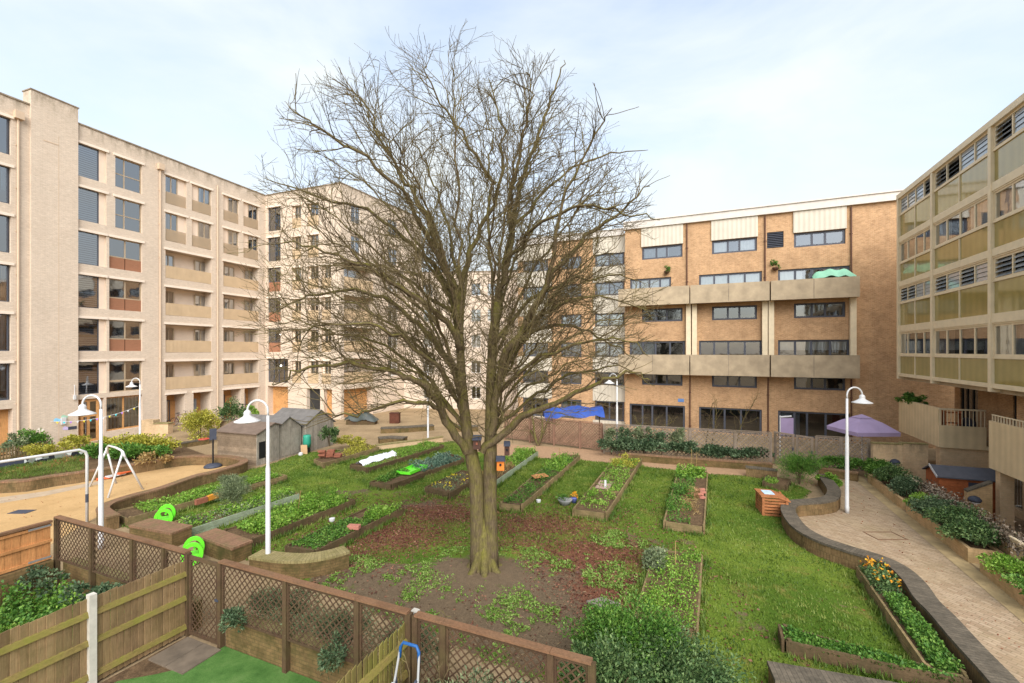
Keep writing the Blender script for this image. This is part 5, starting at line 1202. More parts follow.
# ---------------------------------------------------------------- sheds
M['shed_gr'] = m_wood('silvered shed board', srgb(150, 142, 130), .22, srgb(118, 108, 92), .4, grain=(9, 9, .6))
M['shed_lap'] = m_wood('silvered shiplap', srgb(134, 116, 96), .22, srgb(106, 92, 74), .4, grain=(2, 2, 9))
M['felt'] = m_plain('mineral roof felt', srgb(104, 100, 96), .95, .2, 3, bstr=.2)
M['felt_br'] = m_plain('brown roof felt', srgb(108, 92, 80), .95, .2, 3, bstr=.2)
SA = Fac(G(257, 466), V2(G(302.6, 453)) - V2(G(257, 466)))     # plane of the gable ends
def shed(fc, s0, s1, L, ze0, ze1, zp, sp, label, roofm, wm_, lap=False, name='garden_shed', z0=0.0, over=.12, doors=None, wins=None):
    o = thing(name, label, 'shed', fc.pt((s0 + s1) / 2, -L / 2, z0)); m = MB()
    def q(s, d, z): return fc.pt(s, d, z)
    n = max(4, round((s1 - s0) / .13)); zt = lambda s: ze0 + (zp - ze0) * (s - s0) / (sp - s0) if s <= sp else zp + (ze1 - zp) * (s - sp) / (s1 - sp)
    for i in range(n):       # gable boards
        a, b = s0 + (s1 - s0) * i / n, s0 + (s1 - s0) * (i + 1) / n - .014; e = .01 * (i % 2)
        m.hexa([q(a, -.04, z0), q(b, -.04, z0), q(b, e, z0), q(a, e, z0), q(a, -.04, zt(a)), q(b, -.04, zt(b)), q(b, e, zt(b)), q(a, e, zt(a))])
    m.build('gable_wall', M[wm_], o)
    for (s, ze, sg, nm) in ((s0, ze0, 1, 'side_wall'), (s1, ze1, -1, 'side_wall')):
        m = MB(); k = int((ze - z0) / .13)
        for i in range(k + 1):
            a, b = z0 + i * .13, min(z0 + i * .13 + .125, ze)
            if b - a < .02: continue
            m.hexa([q(s, -L, a), q(s, -.045, a), q(s + sg * .05, -.045, a), q(s + sg * .05, -L, a), q(s + sg * .016, -L, b), q(s + sg * .016, -.045, b), q(s + sg * .05, -.045, b), q(s + sg * .05, -L, b)])
        m.build(nm, M[wm_ if not lap else 'shed_lap'], o)
    m = MB(); m.quad(q(s0, -L, z0), q(s1, -L, z0), q(s1, -L, ze1), q(s0, -L, ze0)); m.add([q(s0, -L, ze0), q(s1, -L, ze1), q(sp, -L, zp)], [(0, 1, 2)]); m.build('back_wall', M[wm_], o)
    for (a, za, b, zb_) in ((s0, ze0, sp, zp), (sp, zp, s1, ze1)):
        m = MB(); sl = (zb_ - za) / (b - a); 
        if b == sp: a -= over; za -= over * sl
        else: b += over; zb_ += over * sl
        m.hexa([q(a, -L - .08, za + .01), q(b, -L - .08, zb_ + .01), q(b, .1, zb_ + .01), q(a, .1, za + .01), q(a, -L - .08, za + .06), q(b, -L - .08, zb_ + .06), q(b, .1, zb_ + .06), q(a, .1, za + .06)])
        m.build('roof', M[roofm], o)
    return o
s3_ = SA.S(338)
sh1 = shed(SA, 0, 1.45, 2.9, 1.72, 2.0, 2.12, 1.1, 'low silvered timber shed with brown felt roof nearest the basketball stand', 'felt_br', 'shed_gr', lap=True)
m = MB(); SA.box(m, .12, .52, .006, .02, .35, 1.25); m.build('window', M['black'], sh1)
SA2 = SA.off(-.12)
sh2 = shed(SA2, 1.5, 3.2, 2.9, 1.85, 1.62, 2.3, 2.25, 'middle grey timber shed behind the lamp post with weathered double doors', 'felt', 'shed_gr')
m = MB(); SA2.box(m, 1.75, 2.36, .008, .03, .1, 1.75); SA2.box(m, 2.38, 2.99, .008, .03, .1, 1.6); m.build('door', M['shed_gr'], sh2)
SA3 = SA.off(.1)
sh3 = shed(SA3, 3.35, 5.75, 3.0, 1.75, 1.55, 2.42, 4.55, 'farthest grey timber shed with wide felt roof beside the stacked bricks', 'felt', 'shed_gr')
wbq = SA.pt(3.28, .25); wb = thing('water_butt', 'teal water butt at the corner of the grey shed', 'water butt', wbq); m = MB(); m.lathe((wbq.x, wbq.y, .35), [(.2, 0), (.23, .3), (.22, .6), (.2, .75)], 14); m.build('body', m_plain('teal plastic', srgb(48, 140, 116), .5, .1), wb, smooth=True); m = MB(); m.lathe((wbq.x, wbq.y, 0), [(.18, 0), (.18, .349)], 12); m.build('stand', M['black'], wb)
cb = SA.pt(2.95, .3); m = MB(); m.beam(cb + Vector((-.15, 0, .28)), cb + Vector((.25, -.05, .3)), .03, .55); o = m.build('cardboard_sheet', m_plain('cardboard', srgb(190, 156, 118), .9, .1), None, cb); tag(o, 'brown cardboard sheet leaning on the grey shed', 'cardboard')
m = MB(); m.lathe((cb.x, cb.y - .35, 0), [(.1, 0), (.13, .06), (.12, .16), (.06, .2)], 10); o = m.build('plastic_tub', M['white'], None, (cb.x, cb.y - .35, 0)); tag(o, 'white plastic tub in the grass by the grey shed', 'tub')
# patio shed
M['cedar'] = m_wood('cedar shiplap', srgb(166, 96, 58), .12, None, 0, grain=(2, 2, 9)); M['felt_dk'] = m_plain('dark slate roof', srgb(86, 86, 92), .85, .12, 4)
QA = Vector((18.05, 18.6, 0)); ps = thing('garden_shed', 'red brown patio shed with dark roof in the sunken patio', 'shed', (QA.x + .9, QA.y + .2, -.9))
ux, uy = Vector((.935, -.354, 0)), Vector((.4, .917, 0)); LX, LY = 2.0, 1.2
def sq(a, b, z): return QA + ux * a + uy * b + Vector((0, 0, z))
m = MB()
for i in range(14):
    z0, z1 = -.9 + i * .13, -.9 + i * .13 + .125
    m.hexa([sq(0, 0, z0), sq(LX, 0, z0), sq(LX, .04, z0), sq(0, .04, z0), sq(.0, .012, z1), sq(LX, .012, z1), sq(LX, .04, z1), sq(0, .04, z1)])
m.build('front_wall', M['cedar'], ps); m = MB()
for i in range(14):
    z0, z1 = -.9 + i * .13, -.9 + i * .13 + .125; m.hexa([sq(0, .045, z0), sq(.04, .045, z0), sq(.04, LY, z0), sq(0, LY, z0), sq(.012, .045, z1), sq(.04, .045, z1), sq(.04, LY, z1), sq(.012, LY, z1)])
m.add([sq(.01, .0, .92), sq(.01, LY, .92), sq(.01, LY / 2, 1.2)], [(0, 1, 2)]); m.build('gable_wall', M['cedar'], ps)
m = MB(); m.quad(sq(LX, 0, -.9), sq(LX, LY, -.9), sq(LX, LY, .92), sq(LX, 0, .92)); m.quad(sq(0, LY, -.9), sq(LX, LY, -.9), sq(LX, LY, .92), sq(0, LY, .92)); m.build('back_wall', M['cedar'], ps)
for b0, b1 in ((-.12, LY / 2), (LY + .12, LY / 2)):
    m = MB(); zz = .87; m.hexa([sq(-.1, b0, zz), sq(LX + .1, b0, zz), sq(LX + .1, b1, 1.22), sq(-.1, b1, 1.22), sq(-.1, b0, zz + .05), sq(LX + .1, b0, zz + .05), sq(LX + .1, b1, 1.27), sq(-.1, b1, 1.27)]); m.build('roof', M['felt_dk'], ps)
for x in (-.115, LX + .115): m = MB(); m.beam(sq(x, -.13, .9), sq(x, LY / 2, 1.27), .02, .1); m.build('bargeboard', M['white'], ps)
m = MB(); m.hexa([sq(.95, -.02, -.8), sq(1.4, -.02, -.8), sq(1.4, -.002, -.8), sq(.95, -.002, -.8), sq(.95, -.02, .75), sq(1.4, -.02, .75), sq(1.4, -.002, .75), sq(.95, -.002, .75)]); m.build('door', M['slate'], ps)

# ---------------------------------------------------------------- lamp posts
def lamp(label, base, ang, h=4.83, ornate=False):
    o = thing('street_lamp', label, 'lamp post', (0, 0, 0), 'white swan neck lamp posts'); k = h / 4.83
    m = MB(); m.tube([(0, 0, 0), (0, 0, .25), (0, 0, .27), (0, 0, 2.9 * k), (0, 0, 2.98 * k), (0, 0, h - .45)], [.075, .075, .066, .062, .045, .04], 12); m.build('pole', M['white'], o, smooth=True)
    m = MB(); r = .29; pts = [(0, 0, h - .47)] + [(r - r * math.cos(t), 0, h - r - .02 + r * math.sin(t)) for t in np.linspace(0.0, math.pi * .98, 12)] + [(2 * r, 0, h - .42)]; m.tube(pts, .03, 8); m.build('arm', M['white'], o, smooth=True)
    m = MB(); m.lathe((2 * r, 0, h - .62), [(.335, 0), (.33, .025), (.2, .09), (.11, .15), (.09, .2), (.1, .25), (.07, .3), (.03, .33)], 20); sh_ = m.build('lamp_shade', M['white'], o, smooth=True)
    m = MB(); m.lathe((2 * r, 0, h - .68), [(.02, 0), (.07, .02), (.08, .059)], 12); m.build('bulb', M['frame_white'], sh_)
    o.location = base; o.rotation_euler = (0, 0, ang); return o
lamp('white swan neck lamp post standing in the right hand brick path', G(847, 513), 0)
lamp('white swan neck lamp post beside the curved mossy seat', G(268, 571), math.pi * 1.0)
lamp('white swan neck lamp post at the corner of the playground near the goal', G(101, 549), math.pi)
lamp('white swan neck lamp post in front of the beige block entrance', G(140, 441), math.pi, 4.35)
lamp('white swan neck lamp post behind the branches near the blue tarpaulin', G(617, 453.5), 2.2)
lamp('white swan neck lamp post behind the trunk in the far paved corner', G(428, 440), 2.6)

# ---------------------------------------------------------------- play equipment
gl = thing('goal_frame', 'white tubular goal frame at the left edge of the playground', 'goal', G(87, 523)); g0_ = G(87, 523); d_ = Vector((-.43, -.9, 0)); hh = 2.68
m = MB(); m.tube([g0_, g0_ + Vector((0, 0, hh - .25)), g0_ + Vector((0, 0, hh - .1)) + d_ * .05, g0_ + Vector((0, 0, hh)) + d_ * .22, g0_ + Vector((0, 0, hh)) + d_ * 3.4, g0_ + Vector((0, 0, hh - .1)) + d_ * 3.55, g0_ + Vector((0, 0, hh - .25)) + d_ * 3.6, g0_ + d_ * 3.6], .045, 10); m.build('post', M['white'], gl, smooth=True)
m = MB(); m.tube([g0_ + Vector((0, 0, 1.45)), g0_ + Vector((-.9, 1.6, 1.5)) * 0 + G(103, 462.5, 1.35)], .02, 6); 
m = MB(); m.tube([g0_ + Vector((0, 0, .75)), g0_ + Vector((0, 0, 1.05))], .047, 10, False); m.build('worn_patch', M['slate'], gl)
sw_ = thing('climbing_frame', 'white tubular swing frame on the sandy playground', 'swing frame', G(116, 490)); 
pR0, pR1, pL0, pL1 = G(108, 498), G(143, 489.5), G(89.6, 487), G(116, 483.5); tR, tL = D(123, 453, 19.1), D(107.4, 449, 20.3)
m = MB(); m.tube([pR0, tR + Vector((0, 0, .06))], .04, 8); m.build('leg', M['white'], sw_, smooth=True); m = MB(); m.tube([pR1, tR + Vector((-.05, 0, .06))], .04, 8); m.build('leg', M['white'], sw_, smooth=True)
m = MB(); m.tube([pL0, tL + Vector((0, 0, .06))], .04, 8); m.build('leg', M['white'], sw_, smooth=True); m = MB(); m.tube([pL1, tL + Vector((-.05, 0, .06))], .04, 8); m.build('leg', M['white'], sw_, smooth=True)
dd_ = (tR - tL); m = MB(); m.tube([tL + Vector((0, 0, -.2)), tL + Vector((.0, 0, .1)), tL + dd_ * .1 + Vector((0, 0, .17)), tL + dd_ * .55 + Vector((0, 0, .16)), tL + dd_ * .88 + Vector((0, 0, .1)), tR + Vector((0, 0, .04)), tR + Vector((.1, 0, -.2))], .045, 8); m.build('top_bar', M['white'], sw_, smooth=True)
M['orange_pl'] = m_plain('orange plastic', srgb(216, 104, 62), .5, .1); 
for i, (a, b, mm) in enumerate((((96, 480.5), (112, 478), 'orange_pl'), ((107, 479.3), (124, 475.5), 'white'), ((117, 477.5), (131, 473.8), 'orange_pl'))):
    m = MB(); m.beam(G(*a) + Vector((0, 0, .06 + .055 * i)), G(*b) + Vector((0, 0, .06 + .055 * i)), .34, .05); o = m.build('barrier_board', M[mm], None, G(*a)); tag(o, ['orange barrier board lying on the playground, its left half hidden by a post', 'white barrier board lying between two orange ones on the playground', 'orange barrier board lying farthest right on the playground'][i], 'board')
bk_ = G(213, 467); bs = thing('basketball_stand', 'small black basketball stand at the far end of the playground', 'basketball hoop', bk_)
m = MB(); m.lathe((bk_.x, bk_.y, 0), [(.42, 0), (.42, .08), (.3, .16), (.06, .2)], 18); m.build('base', M['slate'], bs, smooth=True); m = MB(); m.tube([bk_, bk_ + Vector((0, 0, 1.5))], .04, 8); m.build('pole', M['black'], bs)
m = MB(); c = bk_ + Vector((0, 0, 1.75)); m.beam(c + Vector((-.12, -.1, 0)), c + Vector((.12, .1, 0)), .06, .6); m.build('backboard', M['slate'], bs)
m = MB(); rc = bk_ + Vector((-.42, -.12, 1.52)); m.tube([rc + Vector((.22 * math.cos(t), .22 * math.sin(t), 0)) for t in np.linspace(0, 6.283, 17)], .025, 6, False); m.tube([rc + Vector((.2, .05, 0)), bk_ + Vector((-.1, 0, 1.52))], .025, 6); m.build('rim', m_plain('red rim', srgb(186, 78, 58), .5, .1), bs)
lime = m_plain('lime plastic', srgb(108, 222, 52), .35, .06, 3)
def rocker(label, base, ang, first=None):
    if first is not None: return dup(first, base, ang, label)
    o = thing('toy_rocker', label, 'rocker', (0, 0, 0), 'lime green garden rockers')
    for y in (-.25, .25):
        m = MB(); K_ = 20; pr_o = [(.27 * math.cos(t), .33 + .33 * math.sin(t)) for t in np.linspace(0, 6.283, K_ + 1)[:-1]]; pr_i = [(.17 * math.cos(t), .36 + .2 * math.sin(t)) for t in np.linspace(0, 6.283, K_ + 1)[:-1]]
        k = 0; V_ = [(x, y - .04, z) for x, z in pr_o] + [(x, y + .04, z) for x, z in pr_o] + [(x, y - .04, z) for x, z in pr_i] + [(x, y + .04, z) for x, z in pr_i]
        Fs = []
        for i in range(K_):
            j = (i + 1) % K_; Fs += [(i, j, K_ + j, K_ + i), (2 * K_ + i, 3 * K_ + i, 3 * K_ + j, 2 * K_ + j), (i, 2 * K_ + i, 2 * K_ + j, j), (K_ + i, K_ + j, 3 * K_ + j, 3 * K_ + i)]
        m.add(V_, Fs); m.build('side_ring', lime, o)
    m = MB(); m.box(-.2, .2, -.208, .208, .2, .26); m.build('seat', lime, o); m = MB(); m.tube([(0.05, -.208, .45), (.05, .208, .45)], .035, 8); m.build('handle', lime, o)
    o.location = base; o.rotation_euler = (0, 0, ang); return o
r1 = rocker('lime green rocker standing behind the upper brick seat', G(165, 525), .5)
r2 = rocker('lime green rocker standing in front of the lower brick seat', G(193, 562), .55, r1); 

# ---------------------------------------------------------------- compost bin, parasol, tarpaulin and other things
cbn = G(777, 516.5) + Vector((0, .35, 0)); co = thing('compost_bin', 'orange slatted wooden compost bin beside the winding wall', 'compost bin', cbn); M['bin'] = m_wood('orange bin slat', srgb(160, 104, 66), .15, None, 0, grain=(2, 2, 9))
ca, sa = math.cos(-.25), math.sin(-.25)
def cq(x, y, z): return (cbn.x + x * ca - y * sa, cbn.y + x * sa + y * ca, z)
def cbox(m, x0, x1, y0, y1, z0, z1): m.hexa([cq(x0, y0, z0), cq(x1, y0, z0), cq(x1, y1, z0), cq(x0, y1, z0), cq(x0, y0, z1), cq(x1, y0, z1), cq(x1, y1, z1), cq(x0, y1, z1)])
for (x0, x1, y0, y1) in ((-.42, .42, -.42, -.39), (-.42, .42, .39, .42), (-.42, -.39, -.385, .385), (.39, .42, -.385, .385)):
    m = MB()
    for i in range(6): cbox(m, x0, x1, y0, y1, .02 + i * .115, .02 + i * .115 + .078)
    m.build('slat_side', M['bin'], co)
for x in (-.4, .4):
    for y in (-.4, .4): m = MB(); cbox(m, x - .04, x + .04, y - .04, y + .04, 0, .72); m.build('post', M['bin'], co)
m = MB(); cbox(m, -.48, .1, -.48, .48, .722, .765); m.hexa([cq(.102, -.48, .722), cq(.5, -.48, .6), cq(.5, .48, .6), cq(.102, .48, .722), cq(.102, -.48, .765), cq(.5, -.48, .64), cq(.5, .48, .64), cq(.102, .48, .765)]); m.build('lid', M['bin'], co)
m = MB(); cbox(m, -.3, .06, -.2, .3, .767, .78); o = m.build('plastic_sack', m_plain('blue white sack', srgb(178, 200, 220), .5, .25, 9), None, (cbn.x, cbn.y, .767)); tag(o, 'pale blue folded sack lying on the compost bin lid', 'sack')
pc = Vector((18.85, 23.7, 0)); po = thing('parasol', 'lilac square parasol with drooping edges behind the lattice fence', 'parasol', pc); M['lilac'] = m_plain('lilac canvas', srgb(160, 142, 174), .9, .08, 2)
m = MB(); H1, H0, r0 = 2.75, 2.0, 1.1; ring = []
def rq(rr, z, n=8): return [pc + Vector((rr * sx, rr * sy, z)) for sx, sy in ((-1, -1), (0, -1.02), (1, -1), (1.02, 0), (1, 1), (0, 1.02), (-1, 1), (-1.02, 0))]
rr_ = [rq(r0, H0 - .2), rq(r0 + .01, H0 + .0), rq(.62, 2.42), rq(.28, 2.62)]
for a_, b_ in zip(rr_[:-1], rr_[1:]):
    for i in range(8): m.quad(a_[i], a_[(i + 1) % 8], b_[(i + 1) % 8], b_[i])
m.add(rr_[-1], [tuple(range(8))]); m.build('canopy', M['lilac'], po)
m = MB(); vt = rq(.34, 2.62); 
for i in range(8): m.add([vt[i], vt[(i + 1) % 8], pc + Vector((0, 0, H1 + .05))], [(0, 1, 2)])
m.build('vent', M['lilac'], po); m = MB(); m.tube([pc, pc + Vector((0, 0, H1))], .04, 8); m.build('pole', M['white'], po)
for i in range(8): m = MB(); m.tube([pc + Vector((0, 0, 2.75)), rr_[1][i] - Vector((0, 0, .03))], .015, 5); m.build('rib', M['white'], po)
sc2 = D(787, 424, 25.6); so_ = thing('fabric_screen', 'small lilac fabric screen on a white pole by the back gate', 'screen', (sc2.x, sc2.y, 0)); m = MB(); m.box(sc2.x - .38, sc2.x + .38, sc2.y, sc2.y + .03, 1.3, 2.3); m.build('fabric', M['lilac'], so_); m = MB(); m.tube([(sc2.x - .4, sc2.y, 0), (sc2.x - .4, sc2.y, 2.45)], .03, 8); m.tube([(sc2.x - .42, sc2.y, 2.36), (sc2.x + .25, sc2.y, 2.4)], .05, 8); m.build('pole', M['white'], so_)
# blue tarpaulin over stored things
tc_ = D(573, 413, 30.2); tb_ = thing('tarpaulin', 'bright blue tarpaulin slung over stored things behind the brown lattice fence', 'tarpaulin', (tc_.x, tc_.y, 0)); nx, ny = 22, 9; UU, VV = np.meshgrid(np.linspace(-1, 1, nx), np.linspace(-1, 1, ny))
PX = tc_.x + UU.ravel() * 2.0; PY = tc_.y + VV.ravel() * .9; PZ = 2.35 - .28 * np.abs(VV.ravel()) ** 2 - .35 * np.clip(-UU.ravel(), 0, 1) ** 3 + .09 * np.sin(UU.ravel() * 7 + VV.ravel() * 3) + rng.normal(size=nx * ny) * .02 - .25 * (np.abs(VV.ravel()) > .9)
Fc = np.array([[j * nx + i, j * nx + i + 1, (j + 1) * nx + i + 1, (j + 1) * nx + i] for j in range(ny - 1) for i in range(nx - 1)]); array_mesh('sheet', np.stack([PX, PY, PZ], 1), Fc, m_plain('blue sheet', srgb(42, 74, 150), .6, .2, 2), tb_, smooth=True)
for x in (-1.7, 1.7): m = MB(); m.tube([(tc_.x + x, tc_.y - .6, 0), (tc_.x + x, tc_.y - .6, 1.95)], .04, 6); m.build('post', M['tr_post'], tb_)
# green sheet on the top balcony
KB2 = K.off(.5); g0s, g1s = KB2.S(812), KB2.S(856); nx = 20; UU, VV = np.meshgrid(np.linspace(0, 1, nx), np.linspace(-1, 1, 7)); PP = np.array([KB2.pt(g0s + (g1s - g0s) * a, b * .38) for a, b in zip(UU.ravel(), VV.ravel())])
PP[:, 2] = 11.75 - .5 * np.abs(VV.ravel()) ** 2.5 - .45 * np.abs(UU.ravel() * 2 - 1) ** 4 + .06 * np.sin(UU.ravel() * 19) - .08 * UU.ravel()
Fc = np.array([[j * nx + i, j * nx + i + 1, (j + 1) * nx + i + 1, (j + 1) * nx + i] for j in range(6) for i in range(nx - 1)]); o = array_mesh('green_sheet', PP, Fc, m_plain('mint sheet', srgb(136, 190, 160), .6, .12, 2), None, PP.mean(0), smooth=True); tag(o, 'mint green plastic sheet bulging over the top balcony rail', 'sheet')
# fleece, tray, bricks, planks
def bp(q, u, v, z=0): p = Vector(bil(q, np.array([u]), np.array([v]))[0]); return p + Vector((0, 0, z))
nu, nv = 16, 8; UU, VV = np.meshgrid(np.linspace(0.05, .45, nu), np.linspace(.05, .5, nv)); PP = bil(B7, VV.ravel(), UU.ravel()); PP[:, 2] += .2 * np.sin(np.clip((VV.ravel() - .05) / .45, 0, 1) * np.pi) ** .6 + rng.normal(size=len(PP)) * .05
Fc = np.array([[j * nu + i, j * nu + i + 1, (j + 1) * nu + i + 1, (j + 1) * nu + i] for j in range(nv - 1) for i in range(nu - 1)]); o = array_mesh('fleece_cover', PP, Fc, m_plain('white fleece', srgb(222, 222, 226), .8, .08, 4), None, PP.mean(0), smooth=True); tag(o, 'white fleece tunnel lying over the seedlings of a bed', 'fleece')
tq = bp(B6, .45, .38, .06); o = MB(); ug = (B6[3] - B6[0]).normalized(); vg = (B6[1] - B6[0]).normalized(); ty = thing('plastic_tray', 'bright green plastic tray on the bare soil bed', 'tray', tq)
for (a0, a1, b0, b1, z0, z1, nm) in ((-.7, .7, -.35, .35, 0, .04, 'base'), (-.7, .7, -.38, -.351, 0, .13, 'side'), (-.7, .7, .351, .38, 0, .13, 'side'), (-.73, -.701, -.38, .38, 0, .13, 'side'), (.701, .73, -.38, .38, 0, .13, 'side')):
    m = MB(); q = lambda a, b, z: tq + ug * a + vg * b + Vector((0, 0, z)); m.hexa([q(a0, b0, z0), q(a1, b0, z0), q(a1, b1, z0), q(a0, b1, z0), q(a0, b0, z1), q(a1, b0, z1), q(a1, b1, z1), q(a0, b1, z1)]); m.build(nm, lime, ty)
M['rust'] = m_plain('rust brick', srgb(138, 86, 66), .9, .2, 5); M['pinkb'] = m_plain('pink brick', srgb(170, 112, 96), .9, .15, 5)
bst = bp(B8, .5, .2, .07)
lab_b = ['lowest', 'second', 'third', 'topmost']
k = 0
for lv_ in range(4):
    for j in range(3 - (lv_ > 1)):
        m = MB(); c = bst + Vector((-.45 + j * .42 + rng.uniform(-.05, .05), rng.uniform(-.12, .12), .05 + lv_ * .1)); a = rng.uniform(-.3, .3); m.beam(c - Vector((math.cos(a) * .19, math.sin(a) * .19, 0)), c + Vector((math.cos(a) * .19, math.sin(a) * .19, 0)), .22, .09); o = m.build('rust_brick', M['rust'], None, c); tag(o, '%s course of the rust brick pile, %s brick' % (lab_b[lv_], ['left', 'middle', 'right'][j]), 'brick', 'rust coloured bricks piled on the far bed')
pb = bp(B9, .86, .42, .12); m = MB(); m.beam(pb - Vector((.2, -.02, 0)), pb + Vector((.2, -.02, 0)), .2, .13); o = m.build('brick_block', M['pinkb'], None, pb, bevel=.01); tag(o, 'single pink block resting in the bed behind the curved seat', 'brick')
for i, (a, b, mm) in enumerate((((195.5, 502.5), (207, 499), 'rust'), ((207.5, 498.5), (218, 494.8), 'orange_pl'))):
    m = MB(); m.beam(G(*a, .32), G(*b, .32), .12, .2); o = m.build('plank', M['rust'] if i == 0 else m_plain('orange plank', srgb(206, 138, 48), .8, .2, 5), None, G(*a, .3)); tag(o, ['rust red plank lying on the edge of the bed by the playground wall', 'orange plank lying next to the rust red one by the lavender'][i], 'plank')
# bamboo canes stuck in the beds
for i, (bed_, u_, v_, hh_, lab) in enumerate(((B2, .45, .93, 1.25, 'taller bamboo cane at the far end of the rubble bed'), (B2, .62, .93, 1.1, 'shorter bamboo cane beside a taller one at the far end of the rubble bed'), (B3, .5, .75, .9, 'bamboo cane among the greens right of the trunk'), (B10, .4, .55, .8, 'bamboo cane standing in the salad bed'), (B7, .5, .8, .8, 'bamboo cane beyond the white fleece'), (B13, .5, .75, .7, 'bamboo cane in the shallow weedy bed'))):
    c = bp(bed_, u_, v_); m = MB(); m.tube([c, c + Vector((rng.uniform(-.08, .08), rng.uniform(-.08, .08), hh_))], .013, 5); o = m.build('bamboo_cane', M['lf_dry'], None, c); tag(o, lab, 'cane')
# timber lid, slates, bowl, markers
lq = bp(B3, .45, .42, .16); m = MB(); m.beam(lq - Vector((.35, .1, 0)), lq + Vector((.3, .12, .03)), .5, .03); o = m.build('wooden_lid', M['tan'], None, lq); tag(o, 'pale wooden lid lying in the bed right of the trunk', 'board')
sq_ = bp(B1, .35, .42, .02); m = MB(); m.beam(sq_ - Vector((.25, .6, 0)), sq_ + Vector((.2, .5, 0)), .6, .02); o = m.build('slate_sheet', m_plain('pinkish slate', srgb(166, 138, 124), .8, .12, 4), None, sq_); tag(o, 'flat pinkish sheet lying in the bed with herbs', 'board')
mk = bp(B1, .45, .36, .0); m = MB(); m.box(mk.x - .045, mk.x + .045, mk.y, mk.y + .015, mk.z, mk.z + .36); o = m.build('plant_marker', M['white'], None, mk); tag(o, 'white plant marker stuck upright in the herb bed', 'marker')
bw_ = G(565, 505); bo = thing('plant_bowl', 'grey bowl of plants on the grass at the corner of the herb bed', 'plant bowl', bw_); m = MB(); m.lathe(bw_, [(.16, 0), (.28, .2), (.3, .24), (.24, .22)], 16); m.build('bowl', m_plain('grey bowl', srgb(140, 140, 138), .7, .1), bo, smooth=True); P, d = blob_points((bw_.x, bw_.y, .3), (.24, .24, .12), 120); V, Fc = leaf_arrays(P, unit(d + np.array([0, 0, .6])), .1); array_mesh('leaves', V, Fc, M['lf_mid'], bo)
fp = G(574, 503); fo_ = thing('flower_pot', 'small blue pot of orange flowers beside the grey plant bowl', 'flower pot', fp); m = MB(); m.lathe(fp, [(.09, 0), (.13, .2), (.14, .22)], 12); m.build('pot', m_plain('blue pot', srgb(96, 104, 168), .5, .1), fo_, smooth=True); P, d = blob_points((fp.x, fp.y, .3), (.14, .14, .12), 60); V, Fc = leaf_arrays(P, unit(d), .08); array_mesh('flowers', V, Fc, M['petal_or'], fo_)
for i, (px, py, lab) in enumerate(((538.5, 503, 'white cup lying on the lawn right of the tree trunk'), (332, 522, 'white cup lying in the bed left of the pink block'))):
    c = G(px, py, .0 if i == 0 else .28); m = MB(); m.lathe(c, [(.05, 0), (.09, .05), (.1, .13), (.04, .15)], 10); o = m.build('plastic_cup', M['white'], None, c); tag(o, lab, 'cup')
for i in range(9):
    c = bp(B2, .55 + .4 * rng.random(), .42 + .2 * rng.random(), .04 + .05 * (i % 3)); a = rng.uniform(-.6, .6); m = MB(); m.beam(c - Vector((.11 * math.cos(a), .11 * math.sin(a), 0)), c + Vector((.11 * math.cos(a), .11 * math.sin(a), 0)), .1, .07); o = m.build('broken_brick', M['pinkb'], None, c); tag(o, 'broken pink brick in the rubble heap of the herb bed', 'brick', 'broken bricks heaped in the herb bed')
pl_ = G(596, 608); m = MB(); m.beam(pl_ + Vector((0, .25, .06)), pl_ + Vector((.3, -.45, .3)), .45, .04); o = m.build('leaning_board', M['shed_gr'], None, pl_); tag(o, 'pale board leaning into the laurel at the edge of the bare soil', 'board')
bg_ = G(238, 473); m = MB(); m.lathe((bg_.x, bg_.y, 0), [(.25, 0), (.3, .06), (.26, .16), (.1, .22)], 10); o = m.build('plastic_bag', M['black'], None, bg_); tag(o, 'black bag lying on the lawn at the end of the playground wall', 'bag')
dv = G(22, 512); m = MB(); m.box(dv.x - .35, dv.x + .35, dv.y - .2, dv.y + .2, .006, .02); o = m.build('drain_cover', M['slate'], None, dv); tag(o, 'dark rectangular drain cover set in the sandy playground', 'drain cover')
dv = G(885, 536); m = MB(); 
for (x0, x1, y0, y1) in ((-.5, .5, -.32, -.28), (-.5, .5, .28, .32), (-.5, -.46, -.278, .278), (.46, .5, -.278, .278)): m.box(dv.x + x0, dv.x + x1, dv.y + y0, dv.y + y1, .008, .02)
o = m.build('manhole_frame', m_plain('rusty frame', srgb(120, 92, 70), .8, .2), None, dv); tag(o, 'rusty manhole frame set in the right hand brick path', 'manhole')
# dark mural wall and picket fence by the beige block
mu0, mu1 = G(-60, 479.5, .4), G(84.5, 455.8, .4); mo = thing('mural_wall', 'low dark wall with a black and white mosaic mural behind the playground', 'wall', mu1); MU = Fac(mu0, V2(mu1) - V2(mu0)); LMU = (V2(mu1) - V2(mu0)).length
m = MB(); MU.box(m, 0, LMU, -.15, 0, 0, .78); m.build('wall_body', m_plain('dark blue grey render', srgb(58, 62, 74), .7, .1), mo)
t = NT('black and white mosaic'); vo = t.n('ShaderNodeTexVoronoi'); vo.inputs['Scale'].default_value = 4.2; t.l(t.uvo(), vo.inputs['Vector']); t.bsdf(t.ramp(vo.outputs['Color'], [(.45, srgb(34, 36, 42)), (.55, srgb(120, 126, 116)), (.75, srgb(196, 200, 196))], 'CONSTANT'), .7); 
m = MB(); MU.box(m, MU.S(24), LMU - .05, .003, .02, .38, .775); m.build('mural', t.m, mo)
pf = thing('picket_fence', 'short pale picket fence among bushes at the far left', 'fence', G(15, 463)); PF = Fac(G(-10, 466.5), V2(G(29, 459)) - V2(G(-10, 466.5))); m = MB()
for i in range(22): PF.box(m, i * .13, i * .13 + .06, -.01, .01, .1, .85)
